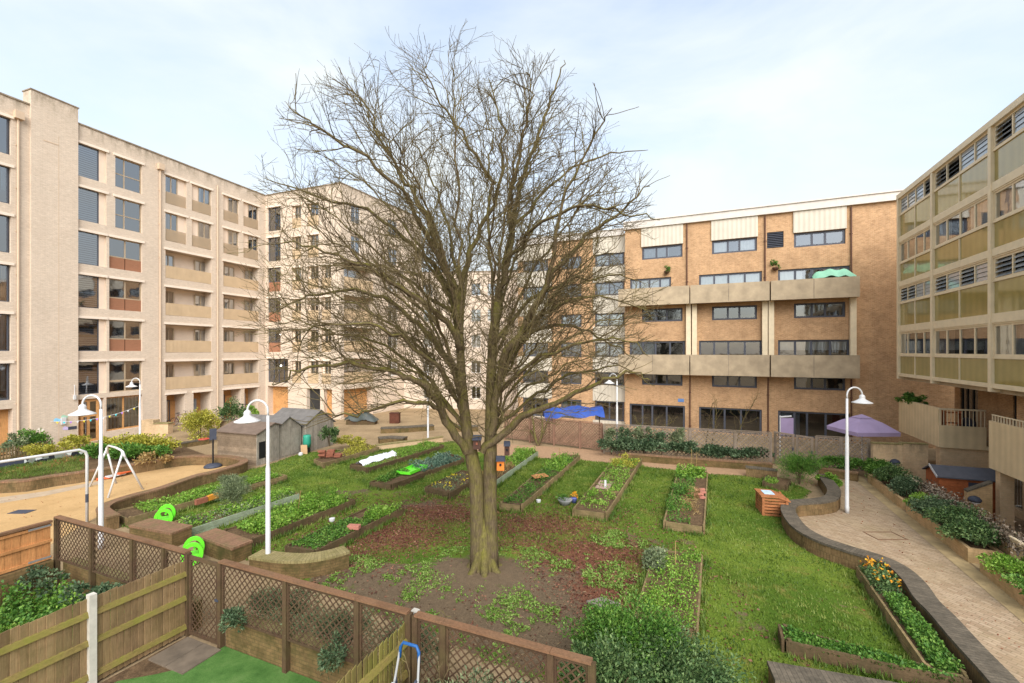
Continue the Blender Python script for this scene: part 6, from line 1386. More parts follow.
m.build('pickets', M['bd'], pf); m = MB(); PF.box(m, 0, 2.85, -.035, -.011, .6, .66); PF.box(m, 0, 2.85, -.035, -.011, .25, .31); m.build('rail', M['bd'], pf)
# railings, bench and bicycle at the porches
rq0, rq1 = L1.pt(L1.S(214), 1.2), L1.pt(L1.S(224), 3.0); ro = thing('railing', 'black iron railing panel between the porches of the beige block', 'railing', rq0); m = MB(); RQ = Fac(rq0, V2(rq1) - V2(rq0)); LQ = (V2(rq1) - V2(rq0)).length
for i in range(int(LQ / .11)): RQ.box(m, i * .11, i * .11 + .025, -.012, .012, .3, 1.6)
RQ.box(m, 0, LQ, -.02, .02, 1.601, 1.65); RQ.box(m, 0, LQ, -.02, .02, .3, .34); m.build('bars', M['black'], ro)
bc = L1.pt(L1.S(176), .55, .3); by = thing('bicycle', 'dark bicycle leaning in the first porch of the beige block', 'bicycle', bc)
def wheel(c):
    m = MB(); m.tube([c + L1.u * (.32 * math.cos(t_)) + Vector((0, 0, .33 + .32 * math.sin(t_))) for t_ in np.linspace(0, 6.283, 19)], .022, 6, False); w = m.build('wheel', M['black'], by)
    m = MB(); 
    for t_ in np.linspace(0, 3.1, 7): m.tube([c + L1.u * (.31 * math.cos(t_)) + Vector((0, 0, .33 + .31 * math.sin(t_))), c - L1.u * (.31 * math.cos(t_)) + Vector((0, 0, .33 - .31 * math.sin(t_)))], .005, 4)
    m.build('spokes', M['steel'], w)
wheel(bc - L1.u * .5); wheel(bc + L1.u * .5)
m = MB(); A = bc - L1.u * .5 + Vector((0, 0, .33)); B_2 = bc + L1.u * .5 + Vector((0, 0, .33)); S1, H1_, BB = bc - L1.u * .2 + Vector((0, 0, .85)), bc + L1.u * .36 + Vector((0, 0, .9)), bc - L1.u * .05 + Vector((0, 0, .3))
for p, q in ((A, S1), (A, BB), (BB, S1), (S1, H1_), (BB, H1_), (H1_, B_2)): m.tube([p, q], .02, 6)
m.build('frame', m_plain('dark red paint', srgb(92, 40, 40), .4, .1), by); m = MB(); m.tube([S1, S1 + Vector((0, 0, .12))], .015, 6); m.beam(S1 + Vector((0, 0, .14)) - L1.u * .13, S1 + Vector((0, 0, .14)) + L1.u * .1, .14, .05); m.build('saddle', M['black'], by); m = MB(); m.tube([H1_, H1_ + Vector((0, 0, .18)), H1_ + Vector((0, 0, .2)) + L1.n * .25], .015, 6); m.tube([H1_ + Vector((0, 0, .18)), H1_ + Vector((0, 0, .2)) - L1.n * .25], .015, 6); m.build('handlebar', M['black'], by)
# bunting
ba, bb2 = L1.pt(L1.S(48), .25, 1.75), G(140, 441) + Vector((0, 0, 2.45)); bu = thing('bunting', 'string of small coloured flags from the beige wall to a lamp post', 'bunting', ba); m = MB(); pts = [ba.lerp(bb2, t_) - Vector((0, 0, .35 * 4 * t_ * (1 - t_))) for t_ in np.linspace(0, 1, 15)]; m.tube(pts, .012, 4); m.build('string', M['white'], bu)
for i in range(1, 14):
    c = pts[i]; q = pts[i + 1] if i < 14 else pts[i]; e = (q - c)  .normalized() * .07; m = MB(); m.add([c - e, c + e, c + Vector((0, 0, -.15))], [(0, 1, 2)]); m.build('flag', [M['white'], M['petal_ye'], m_plain('turquoise flag', srgb(60, 190, 200), .8, .1), m_plain('violet flag', srgb(160, 110, 200), .8, .1)][i % 4], bu)
# covered boat shape, brown cabinet
bt = G(362, 424); bo2 = thing('covered_stack', 'dark tarpaulin bundle in the corner by the beige block', 'bundle', bt); nx, ny = 20, 8; UU, VV = np.meshgrid(np.linspace(-1, 1, nx), np.linspace(-1, 1, ny)); PP = np.stack([bt.x + UU.ravel() * 1.35, bt.y + VV.ravel() * .5, .35 + .55 * (1 - UU.ravel() ** 4) * (1 - VV.ravel() ** 4) ** .5 + .1 * np.sin(UU.ravel() * 6) + rng.normal(size=nx * ny) * .03], 1)
Fc = np.array([[j * nx + i, j * nx + i + 1, (j + 1) * nx + i + 1, (j + 1) * nx + i] for j in range(ny - 1) for i in range(nx - 1)]); array_mesh('cover', PP, Fc, m_plain('dark green cover', srgb(58, 64, 60), .45, .3, 2), bo2, smooth=True); m = MB(); m.box(bt.x - 1.2, bt.x + 1.2, bt.y - .42, bt.y + .42, 0, .36); m.build('crate', M['tr_post'], bo2)
cbx = G(395, 423); co2 = thing('storage_box', 'dark red brown storage box against the far beige wall', 'box', cbx); m = MB(); m.box(cbx.x - .4, cbx.x + .4, cbx.y - .3, cbx.y + .3, 0, .85); m.build('body', m_wood('dark red wood', srgb(96, 58, 44), .1, None, 0), co2, bevel=.01); m = MB(); m.box(cbx.x - .44, cbx.x + .44, cbx.y - .34, cbx.y + .34, .852, .9); m.build('lid', m_wood('dark lid wood', srgb(84, 52, 42), .1, None, 0), co2)
# stepladder
lb = G(398, 700) ; lb = Vector((-1.62, 6.45, 0)); ld = thing('stepladder', 'aluminium stepladder with a blue top handle leaning by the mossy fence', 'stepladder', lb); M['alu'] = m_plain('aluminium', srgb(196, 198, 200), .35, .08, 8, metal=.5); M['bluepl'] = m_plain('blue plastic', srgb(34, 84, 140), .45, .08)
ax, ay = Vector((.924, -.382, 0)), Vector((.382, .924, 0))
def lq_(x, y, z): return lb + ax * x + ay * y + Vector((0, 0, z))
for sx in (-1, 1): m = MB(); m.tube([lq_(sx * .24, -.3, 0), lq_(sx * .2, .12, 1.3), lq_(sx * .17, .2, 1.68)], .018, 8); m.build('front_leg', M['alu'], ld); m = MB(); m.tube([lq_(sx * .24, .42, 0), lq_(sx * .2, .12, 1.3)], .016, 8); m.build('rear_leg', M['slate'], ld)
for i in range(3): z = .32 + i * .33; y = -.3 + .42 * z / 1.3; m = MB(); m.hexa([lq_(-.21, y - .1, z), lq_(.21, y - .1, z), lq_(.21, y + .16, z), lq_(-.21, y + .16, z), lq_(-.21, y - .1, z + .04), lq_(.21, y - .1, z + .04), lq_(.21, y + .16, z + .04), lq_(-.21, y + .16, z + .04)]); m.build('step', M['alu'], ld)
m = MB(); m.hexa([lq_(-.19, .0, 1.26), lq_(.19, .0, 1.26), lq_(.19, .22, 1.0), lq_(-.19, .22, 1.0), lq_(-.19, .02, 1.28), lq_(.19, .02, 1.28), lq_(.19, .24, 1.02), lq_(-.19, .24, 1.02)]); m.build('platform', M['alu'], ld)
m = MB(); m.tube([lq_(-.17, .19, 1.55), lq_(-.165, .2, 1.7), lq_(-.12, .21, 1.77), lq_(.12, .21, 1.77), lq_(.165, .2, 1.7), lq_(.17, .19, 1.55)], .024, 8); m.build('handle', M['bluepl'], ld, smooth=True); m = MB(); m.tube([lq_(.19, .1, 1.35), lq_(-.3, -.25, .5)], .022, 6); m.build('strap', M['slate'], ld)

# ---------------------------------------------------------------- shrubs
def at(px, py, z=0): g = G(px, py, z); return g.x, g.y
def bush(px, py, rx, ry, rz, n, size, mat, label, cat='shrub', name='shrub', zc=None, z0=0, group=None, up=.35, aspect=.5, inner=.5):
    x, y = at(px, py, z0); return leafy(name, label, cat, (x, y, z0 + (zc if zc is not None else rz * .9)), (rx, ry, rz), n, size, M and mat, group, inner, up, aspect, zb=z0)
leafy('laurel_shrub', 'big dense laurel shrub at the bottom edge beside the trellis fence', 'shrub', (2.65, 7.8, .35), (1.3, 1.1, .62), 11000, .085, 'lf_dark', None, .45, .35, .45, stems=9)
leafy('laurel_shrub', 'lighter green shrub growing out of the back of the big laurel', 'shrub', (2.2, 8.5, .5), (1.15, .9, .72), 8000, .09, 'lf_mid', None, .45, .5, .4, stems=6)
leafy('laurel_shrub', 'low spreading shrub tumbling over the trellis rail at the bottom', 'shrub', (1.45, 7.2, .55), (.8, .8, .75), 4500, .09, 'lf_dark', None, .45, .3, .45, stems=6)
bush(799, 484, .95, .8, .75, 5200, .16, 'lf_mid', 'large feathery rosemary bush above the winding wall', aspect=.14, up=1.2, inner=.25)
bush(826, 489, .5, .4, .35, 900, .14, 'lf_light', 'small bright shrub with one orange flower inside the curve of the wall', zc=.3)
bush(233, 506, .62, .5, .5, 3000, .16, 'lf_grey', 'grey green lavender bush in the bed by the playground wall', aspect=.12, up=1.1, z0=.2)
bush(232, 489, .5, .4, .35, 1200, .14, 'lf_grey', 'smaller silvery bush behind the lavender', aspect=.2, up=.8, z0=.2)
# left planting behind the playground wall
WLs = smooth_poly([V2(p) for p in WL[:11]], 4)
pts_in = [V2(p) + Vector((-.05, .22, 0)) for p in WLs[2:]]; outer = [G(165, 446), G(120, 447), G(88, 455), G(40, 463), G(-60, 481), G(-140, 500)]
sheet('planting_bed', pts_in + [V2(p) for p in outer], .40, M['lawnbed'] if 'lawnbed' in M else M['soil'])
qa = [(*pts_in[2].xy, .4), (*pts_in[18].xy, .4), (*G(86, 459).xy, .4), (*G(-60, 482).xy, .4)]
crop(qa, 'rough grass on the bank behind the playground wall', 'blade', 9000, .2, .12, u=(0, 1), v=(.05, .98), aspect=.08, up=2, name='grass')
crop(qa, 'reddish dry weeds on the bank behind the playground wall', 'lf_rust', 700, .2, .2, u=(0, 1), v=(.3, .98), clump=24, aspect=.15, up=1.5, name='weeds')
for (px, py, rx, rz, n, mat, lab) in ((120, 455, 1.1, .6, 1600, 'lf_yel', 'yellow green bush at the foot of the glazed entrance'), (148, 455, 1.3, .65, 1900, 'lf_yel', 'yellow straggling bush beside the lamp post by the entrance'), (135, 461, 1.5, .5, 1500, 'lf_mid', 'mid green bush in front of the yellow bushes'), (160, 462, .7, .3, 260, 'lf_dry', 'pale straw coloured dry bush at the end of the bank'), (100, 458, .9, .4, 800, 'lf_mid', 'low green bush right of the mosaic mural')):
    bush(px, py, rx, .7, rz, n, .2, mat, lab, zc=rz * .7, z0=.4)
for (px, py, rx, rz, n, mat, lab, z0) in ((34, 456, 1.0, .8, 1500, 'lf_mid', 'dark bush against the beige wall behind the mural', 0), (14, 459, .8, .7, 900, 'lf_grey', 'grey bush beside the picket fence', 0), (52, 458, 1.3, .4, 900, 'lf_yel', 'low yellowish bush between mural and beige wall', .2), (74, 452, .9, .5, 700, 'lf_yel', 'thin yellow shrub beside the timber entrance door', 0), (200, 440, 1.3, 1.1, 2600, 'lf_yel', 'bright yellow green bush behind the basketball stand', .2), (231, 426, 1.2, 1.0, 1500, 'lf_dark', 'clipped dark hedge behind the sheds', .3), (250, 425, .8, .9, 900, 'lf_light', 'light green shrub peeping over the shed roofs', .3), (330, 446, .5, .7, 700, 'lf_dark', 'dark climber on the end of the farthest shed', .4), (352, 447, 1.2, .35, 700, 'lf_yel', 'yellow leaved low shrubs behind the stacked bricks', .1)):
    bush(px, py, rx, .7, rz, n, .17, mat, lab, z0=z0)
# ivy on the back planter and fence
for i, (a, b, rz, n, lab) in enumerate(((606, 640, .75, 1700, 'ivy mound on the grey fence by the white lamp post'), (640, 672, .6, 1700, 'ivy mound in the middle of the back planter'), (672, 700, .55, 1500, 'ivy mound behind the rubble bed'), (700, 738, .4, 1700, 'low ivy mound under the bare saplings'), (738, 771, .42, 1600, 'low ivy mound at the right end of the back planter'))):
    g0_, g1b = G(a, 450 + (a - 606) * .05, .4), G(b, 450 + (b - 606) * .05, .4); c = (g0_ + g1b) / 2
    leafy('ivy', lab, 'ivy', (c.x, c.y + .2, .4 + rz * .35), ((g1b - g0_).length / 2 * 1.35 + .1, .4, rz * .75), n, .15, 'lf_ivy', None, .4, .3, .8, 3, .35)
for i in range(5):
    s_ = BF2.S(612 + i * 16); c = BF2.pt(s_, .12); leafy('ivy', 'patchy ivy climbing the grey lattice fence near post %s' % ['one at the brown fence', 'by the lamp', 'behind the salad', 'two from the lamp', 'three from the lamp'][i], 'ivy', (c.x, c.y, 1.15), (.6, .12, .6), 420, .13, 'lf_ivy' if i % 2 else 'lf_grey', 'ivy patches climbing the grey lattice fence', .1, .2, .8, 2)
for (px, py, rx, lab) in ((838, 468, 1.1, 'creeping greenery over the short planter wall by the lamp'), (862, 470, .8, 'rounded green shrub at the end of the short planter')): bush(px, py, rx, .4, .35, 1500, .12, 'lf_mid', lab, z0=.35, zc=.2)
for i, (a, b_, rx, rz, n, mat, lab) in enumerate(((-7.4, -2.9, .6, .5, 2200, 'lf_mid', 'round green shrub at the far end of the shrub planter'), (-8.6, -2.9, .65, .55, 2400, 'lf_dark', 'dark round shrub in the middle of the shrub planter'), (-9.8, -2.9, .6, .45, 2000, 'lf_ivy', 'bluish shrub at the near end of the shrub planter'), (-11.4, -2.9, .5, .3, 1400, 'lf_light', 'light green low shrub at the far end of the long planter'), (-12.5, -2.9, .75, .42, 3200, 'lf_ivy', 'dark glossy shrub at the far side of the long planter'), (-13.6, -2.9, .8, .42, 3400, 'lf_dark', 'dark glossy shrub in the middle of the long planter'), (-14.7, -2.85, .75, .4, 3200, 'lf_dark', 'dark glossy shrub at the near end of the long planter'), (-16.6, -2.9, .7, .25, 1500, 'lf_light', 'pale creeping plant in the planter at the right edge'), (-18.0, -2.9, .8, .3, 1500, 'lf_mid', 'green creeping plant at the very right edge'))):
    c = AB(a, b_); leafy('shrub', lab, 'shrub', (c.x, c.y, .35 + rz * .7), (rx, rx * .8, rz), n, .1, mat, None, .45, .35, .5, 4, .3)
# plants and stored things on the first terrace
for i, (t_, lab) in enumerate(((.5, 'trailing green plant on the far end of the terrace parapet'), (1.5, 'second trailing plant along the terrace parapet'))):
    c = RF.pt(t_, -.3, 3.5); leafy('terrace_plant', lab, 'plant', (c.x, c.y, 3.45), (.45, .45, .28), 700, .14, 'lf_mid', None, .4, .3, .5, 3, 3.1)
c = RF.pt(4.3, -.6); sf = thing('shelf_unit', 'red brown shelf unit behind the terrace railing', 'shelf', (c.x, c.y, 1.75)); 
for d0 in (-.95, -.35): m = MB(); RF.box(m, 4.2, 4.55, d0, d0 + .03, 1.76, 3.3); m.build('upright', M['cedar'], sf)
for z in (1.8, 2.25, 2.7, 3.2): m = MB(); RF.box(m, 4.2, 4.55, -.919, -.351, z, z + .03); m.build('shelf', M['cedar'], sf)
c = RF.pt(4.1, -1.3); P, d = blob_points((c.x, c.y, 2.35), (.4, .4, .6), 10); m = MB(); m.lathe((c.x, c.y, 1.76), [(.3, 0), (.34, .4), (.36, .8), (.3, 1.05), (.1, 1.2)], 12); o = m.build('covered_barbecue', M['slate'], None, (c.x, c.y, 1.76), smooth=True); tag(o, 'dark covered barbecue behind the terrace railing', 'barbecue')
# dried creeper along the patio wall
P = np.array([AB(-9.7 - 11 * t_, -2.33 + .16 * g, .72 + .16 * abs(h)) for t_, g, h in zip(rng.uniform(0, 1, 9000), rng.normal(size=9000), rng.normal(size=9000))]); V, Fc = leaf_arrays(P, unit(rng.normal(size=P.shape)), .075, .6)
M['lf_dead'] = m_leaf('dead creeper leaf', srgb(62, 50, 40), srgb(104, 88, 70), srgb(190, 174, 156), trans=.1); cr_ = thing('creeper', 'dried grey brown creeper running along the patio wall', 'creeper', AB(-15, -2.33, .72)); array_mesh('foliage', V, Fc, M['lf_dead'], cr_)
# dark climbers behind the front trellis
for (px, rz, n, mat, lab) in ((72, .25, 500, 'lf_ivy', 'dark spreading shrub in the corner of the weedy garden'), (122, .35, 1300, 'lf_ivy', 'dark ivy clump against the trellis of the weedy garden')):
    c = T.pt(TS(px), .4); leafy('shrub', lab, 'shrub', (c.x, c.y, .5), (.75, .35, rz), n, .1, mat, None, .4, .2, .6, 0)
for (px, d, rx, rz, n, mat, lab) in ((262, -.5, .9, .45, 2200, 'lf_grey', 'dusty rosemary behind the trellis near the gate'), (320, -.5, .9, .4, 1800, 'lf_grey', 'dusty rosemary behind the trellis in front of the curved seat'), (385, -.5, .8, .4, 1500, 'lf_grey', 'dusty shrub behind the trellis near the mossy fence'), (243, .12, .22, .3, 420, 'lf_ivy', 'small dark climber hanging over the low wall beside the gate post'), (337, .12, .22, .35, 420, 'lf_ivy', 'small dark climber hanging over the low wall by the middle post'), (470, .3, .9, .6, 1500, 'lf_grey', 'thin climber on the trellis right of the stepladder'), (520, .3, .8, .6, 1500, 'lf_ivy', 'dark climber on the trellis near the laurel')):
    c = T.pt(TS(px), d); leafy('shrub', lab, 'shrub', (c.x, c.y, .75), (rx, .28, rz), n, .1, mat, None, .3, .4, .3, 4 if rx > .3 else 0, .4 if rx < .3 else 0)

# ---------------------------------------------------------------- trees
t = NT('mossy bark'); p = t.pos(); n1 = t.noise(p, 3.2, 7, .7); n2 = t.noise(t.scaled(p, (9, 9, 1.6)), 3, 6, .7); sp = t.n('ShaderNodeSeparateXYZ'); gn = t.n('ShaderNodeNewGeometry'); t.l(gn.outputs['Normal'], sp.inputs[0])
col = t.mix(n2, srgb(70, 59, 45), srgb(116, 101, 77)); mo_ = t.math('ADD', t.math('MULTIPLY', n1, 1.2), t.math('MULTIPLY', sp.outputs[2], .28)); col = t.mix(t.ramp(mo_, [(.5, (0, 0, 0)), (.9, (.8, .8, .8))]), col, srgb(112, 108, 46)); col = t.mix(1.0, col, t.ramp(n2, [(.25, (.55, .55, .55)), (.65, (1.15, 1.15, 1.15))]), 'MULTIPLY')
t.bsdf(col, .95, 0, .1, n2, .8, .03); M['bark'] = t.m
t = NT('twigs of the tree'); n1 = t.noise(t.pos(), 1.1, 4, .6); col = t.ramp(n1, [(.3, srgb(86, 73, 55)), (.5, srgb(100, 88, 62)), (.75, srgb(122, 112, 70))]); t.bsdf(col, .9, 0, .1); M['twigs'] = t.m
TY = TREE.y
def PT(px, py, dy=0): return D(px, py, TY + dy)
CEN = Vector(((456 - CX) / F * TY, TY, 8.9))
def inside_env(p, k=1.0):
    d = p - CEN; rz = 5.7 if d.z > 0 else 5.2
    pw = 2.0 if d.z > 0 else 2.6
    r_ = abs(d.x / 5.5) ** pw + abs(d.y / 4.2) ** pw + abs(d.z / rz) ** pw
    return r_ < k ** pw
RNG = random.Random(42)
def wander(p, d, L, r0, r1, n, wig, trop):
    pts, rad = [p.copy()], [r0]; st_ = L / n; d = d.normalized(); bend = Vector((RNG.gauss(0, 1), RNG.gauss(0, 1), RNG.gauss(0, 1))) * .06
    for i in range(n):
        d = (d + Vector((RNG.gauss(0, 1), RNG.gauss(0, 1), RNG.gauss(0, 1))) * wig + bend + Vector((0, 0, trop))).normalized()
        p = p + d * st_; pts.append(p.copy()); rad.append(r0 + (r1 - r0) * (i + 1) / n)
    return pts, rad
def along(pts, rad, f):
    n = len(pts) - 1; x = f * n; i = min(int(x), n - 1); k = x - i
    return pts[i].lerp(pts[i + 1], k), (pts[i + 1] - pts[i]).normalized(), rad[i] + (rad[i + 1] - rad[i]) * k
def side(d, ang):
    o = d.orthogonal().normalized(); q = Matrix.Rotation(RNG.uniform(0, 6.283), 3, d) @ o
    return (d * math.cos(ang) + q * math.sin(ang)).normalized()
def branch(mb, pts, rad, lvl, spec, f0=.18):
    """children along a branch: spec[lvl] = (per metre, length range, radius, segments, wiggle, tropism, angle range)"""
    if lvl >= len(spec): return
    per, (l0, l1), r, sg, wig, tr, (a0, a1), sides = spec[lvl]
    L = sum((pts[i + 1] - pts[i]).length for i in range(len(pts) - 1)); n = int(L * per * (1 - f0) + RNG.random())
    for i in range(n):
        f = f0 + (1 - f0) * (i + RNG.random()) / n
        p, d, rr = along(pts, rad, min(f, .995)); dd = side(d, RNG.uniform(a0, a1))
        if dd.z < -.35: dd.z *= .3; dd.normalize()
        ln = RNG.uniform(l0, l1) * (1.15 - .45 * f)
        if not inside_env(p + dd * ln * .8, 1.0): ln *= .55
        if not inside_env(p, 1.0): continue
        q, rd = wander(p, dd, ln, min(r, rr * .8), max(r * .4, .0038), sg, wig, tr)
        mb.tube(q, rd, sides, False)
        branch(mb, q, rd, lvl + 1, spec, .12)
def build_tree():
    o = thing('bare_tree', 'large bare multi-stemmed tree with mossy limbs in the middle of the garden', 'tree', TREE)
    tr, cr = MB(), MB()
    tr.tube([PT(484, 577), PT(484, 568), PT(484, 556), PT(484, 537), PT(484, 515)], [.41, .36, .31, .22, .05], 18)
    tr.tube([PT(480, 572), PT(478, 550), PT(477.5, 525), PT(477, 500), PT(476, 478), PT(472, 458), PT(467, 432), PT(464, 405), PT(462, 384), PT(460, 345, .1), PT(459, 305, .1)], [.29, .23, .205, .20, .205, .195, .16, .142, .132, .12, .105], 14)
    tr.tube([PT(489, 572), PT(490.5, 548), PT(490.5, 525), PT(490, 500), PT(490, 475), PT(490.5, 450, -.1), PT(491, 405, -.1), PT(491, 384, -.1), PT(493, 335, -.15), PT(498, 300, -.2)], [.28, .225, .195, .19, .195, .18, .155, .146, .13, .108], 14)
    for i in range(7):
        a_ = i * .9 + .3; dx, dy = math.cos(a_), math.sin(a_); b0 = Vector((TREE.x, TREE.y, 0)); rl = .42 + .12 * RNG.random()
        tr.tube([b0 + Vector((dx * .16, dy * .16, .75)), b0 + Vector((dx * .25, dy * .25, .36)), b0 + Vector((dx * .36, dy * .36, .14)), b0 + Vector((dx * rl, dy * rl, .02)), b0 + Vector((dx * (rl + .14), dy * (rl + .14), -.08))], [.1, .12, .115, .09, .06], 8)
    limbs = [  # waypoints (px, py, depth), start radius, end radius
        ([(459, 308, .1), (449, 272, .2), (432, 233, .3), (418, 198, .2), (395, 163, 0), (368, 115, -.2), (346, 82, -.3)], .115, .012),
        ([(460, 310, .1), (468, 262, .3), (482, 228, .5), (496, 195, .6), (503, 152, .8), (498, 112, 1), (488, 78, 1.2)], .115, .012),
        ([(496, 184, .6), (470, 147, .3), (450, 115, .1), (432, 85, -.2), (424, 60, -.3)], .06, .01),
        ([(498, 302, -.2), (505, 270, -.2), (512, 235, 0), (517, 195, .2), (530, 155, .4), (546, 116, .5), (558, 82, .6), (564, 60, .7)], .12, .012),
        ([(512, 235, 0), (512, 190, -.4), (522, 145, -.7), (530, 105, -1), (526, 72, -1.2)], .075, .01),
        ([(489, 440, -.2), (505, 361, -.6), (527, 322, -.8), (555, 272, -1), (590, 235, -1.2), (622, 208, -1.4), (650, 186, -1.5)], .15, .012),
        ([(527, 322, -.8), (545, 285, -1.5), (556, 240, -1.9), (566, 190, -2.1), (590, 140, -2.3), (612, 108, -2.4)], .085, .01),
        ([(482, 452, -.2), (510, 428, -.5), (535, 411, -.8), (560, 403, -1), (598, 384, -1.3), (632, 372, -1.6), (650, 380, -1.6)], .15, .012),
        ([(498, 385, -.2), (517, 345, .3), (548, 327, .6), (580, 330, .9), (612, 346, 1.2), (640, 360, 1.3)], .095, .01),
        ([(494, 345, -.2), (530, 300, .4), (570, 282, .8), (610, 275, 1.2), (645, 284, 1.4)], .08, .01),
        ([(467, 452, -.1), (447, 422, -.4), (432, 396, -.7), (414, 381, -.9), (395, 372, -1), (347, 364, -1.3), (300, 370, -1.5), (272, 384, -1.5)], .17, .012),
        ([(440, 410, -.5), (421, 404, -.9), (395, 402, -1.3), (363, 413, -1.6), (335, 415, -1.8), (300, 424, -2)], .08, .01),
        ([(464, 402, 0), (447, 360, .2), (420, 325, .4), (384, 300, .5), (345, 290, .6), (300, 300, .6), (266, 318, .6)], .12, .012),
        ([(462, 350, .1), (447, 325, -.4), (415, 297, -.9), (384, 275, -1.2), (356, 262, -1.4), (313, 246, -1.6), (278, 238, -1.7)], .12, .012),
        ([(460, 322, .1), (445, 280, .5), (411, 245, .9), (384, 222, 1.2), (347, 204, 1.4), (300, 190, 1.6), (264, 178, 1.7)], .11, .012),
        ([(456, 290, .1), (430, 240, -.7), (400, 192, -1.3), (352, 150, -1.8), (314, 126, -2), (290, 104, -2.1)], .085, .01),
        ([(453, 312, .1), (420, 290, 1.2), (392, 270, 2), (350, 262, 2.5), (310, 275, 3)], .075, .01),
        ([(512, 228, 0), (545, 190, 1.0), (580, 165, 1.6), (620, 150, 2), (648, 150, 2.2)], .06, .01),
        ([(484, 445, 0), (525, 402, .8), (570, 376, 1.6), (618, 368, 2.2), (655, 386, 2.4)], .075, .01),
        ([(492, 400, -.1), (530, 362, -.9), (575, 345, -1.6), (618, 340, -2), (648, 356, -2.1)], .075, .01),
        ([(466, 430, 0), (430, 382, .8), (385, 346, 1.4), (335, 334, 1.8), (282, 350, 2)], .085, .01),
        ([(464, 410, 0), (425, 356, -1.1), (380, 330, -1.8), (330, 322, -2.2), (292, 340, -2.2)], .075, .01),
        ([(497, 365, -.2), (545, 315, -.2), (600, 298, -.2), (655, 312, -.2)], .065, .01),
        ([(505, 262, -.2), (540, 225, -1.5), (580, 205, -2.4), (625, 212, -3), (660, 220, -3.2)], .06, .01),
    ]
    # more limbs fanning out to an even dome, in front of and behind the traced ones
    nL = 30
    for i in range(nL):
        zz = -.14 + 1.12 * (i + .5) / nL; az = i * 2.399963 + .4; rr = math.sqrt(max(0, 1 - max(zz, 0) ** 2)) * (1 if zz > 0 else 1 + zz * .5)
        tgt = CEN + Vector((5.2 * rr * math.cos(az), 3.9 * rr * math.sin(az), -2.2 + 7.2 * zz)) * (.93 + .1 * RNG.random())
        s = PT(462 if tgt.x < PT(470, 300).x else 492, 430 - 150 * max(zz, 0) * RNG.uniform(.7, 1.1), 0)
        mid = s.lerp(tgt, .5) + Vector((0, 0, .12)) * (tgt - s).length; q1 = s.lerp(mid, .5) + Vector((0, 0, .06)) * (tgt - s).length
        sm = smooth_poly([s, q1, mid, mid.lerp(tgt, .5) + Vector((0, 0, .05)) * (tgt - s).length * .5, tgt], 4); n = len(sm)
        sm = [sm[0]] + [p + Vector((RNG.gauss(0, 1), RNG.gauss(0, 1), RNG.gauss(0, 1))) * .045 for p in sm[1:]]
        limbs.append((sm, [.035 * (1 - k / (n - 1)) ** .8 + .007 for k in range(n)], None))
    spec = [(3.7, (.9, 2.3), .016, 7, .085, .03, (.35, .85), 4), (3.9, (.45, 1.2), .0088, 5, .11, .03, (.4, .95), 3), (5.6, (.2, .55), .0056, 3, .13, .035, (.35, .9), 3)]
    for pts, a, b in limbs:
        if b is not None:
            raw = [PT(*p) for p in pts]; sm = smooth_poly(raw, 4); n = len(sm)
            sm = [sm[0]] + [p + Vector((RNG.gauss(0, 1), RNG.gauss(0, 1), RNG.gauss(0, 1))) * .05 for p in sm[1:-1]] + [sm[-1]]
            rad = [a * .7 * (1 - i / (n - 1)) ** .9 + b * .8 for i in range(n)]
        else: sm, rad = pts, a
        tr.tube(sm, rad, 8, False)
        branch(cr, sm, rad, 0, spec, .08)
    # short shoots straight off the stems
    for sx in (461, 492):
        for i in range(46):
            p = PT(sx + RNG.uniform(-4, 4), RNG.uniform(300, 445), RNG.uniform(-.15, .15)); az = RNG.uniform(0, 6.28); q, rd = wander(p, Vector((math.cos(az), math.sin(az), RNG.uniform(-.1, .6))), RNG.uniform(.5, 1.6), .012, .004, 7, .2, .02); cr.tube(q, rd, 4, False); branch(cr, q, rd, 2, spec, .2)
    tr.build('trunk', M['bark'], o, smooth=True); cr.build('crown', M['twigs'], o, smooth=True)
    print('tree faces', len(tr.f), len(cr.f))
build_tree()
# bird boxes on the trunk
for px, py, dy, mat, lab, w in ((477, 443, -.34, 'bird_d', 'dark bird box with a red front on the left stem', .2), (500.5, 464, -.36, 'bird_o', 'orange wooden bird box with dark roof on the right of the trunk', .2), (507, 449, -.3, 'bird_d', 'small dark bird feeder hanging under the right low limb', .14)):
    if mat not in M: M[mat] = m_plain(mat, srgb(206, 116, 44) if mat == 'bird_o' else srgb(74, 50, 40), .7, .12)
    c = PT(px, py, dy); o = thing('bird_box', lab, 'bird box', c); m = MB(); m.box(c.x - w / 2, c.x + w / 2, c.y - .08, c.y + .1, c.z - .16, c.z + .12); m.build('box', M[mat], o)
    m = MB(); m.hexa([(c.x - w * .65, c.y - .14, c.z + .1), (c.x + w * .65, c.y - .14, c.z + .1), (c.x + w * .65, c.y + .12, c.z + .15), (c.x - w * .65, c.y + .12, c.z + .15), (c.x - w * .6, c.y - .14, c.z + .13), (c.x + w * .6, c.y - .14, c.z + .13), (c.x + w * .6, c.y + .12, c.z + .2), (c.x - w * .6, c.y + .12, c.z + .2)]); m.build('roof', M['slate'], o)
    m = MB(); m.lathe((c.x, c.y - .085, c.z), [(.03, -.03), (.03, .03)], 8); m.build('hole', M['rust'] if px < 480 else M['black'], o)
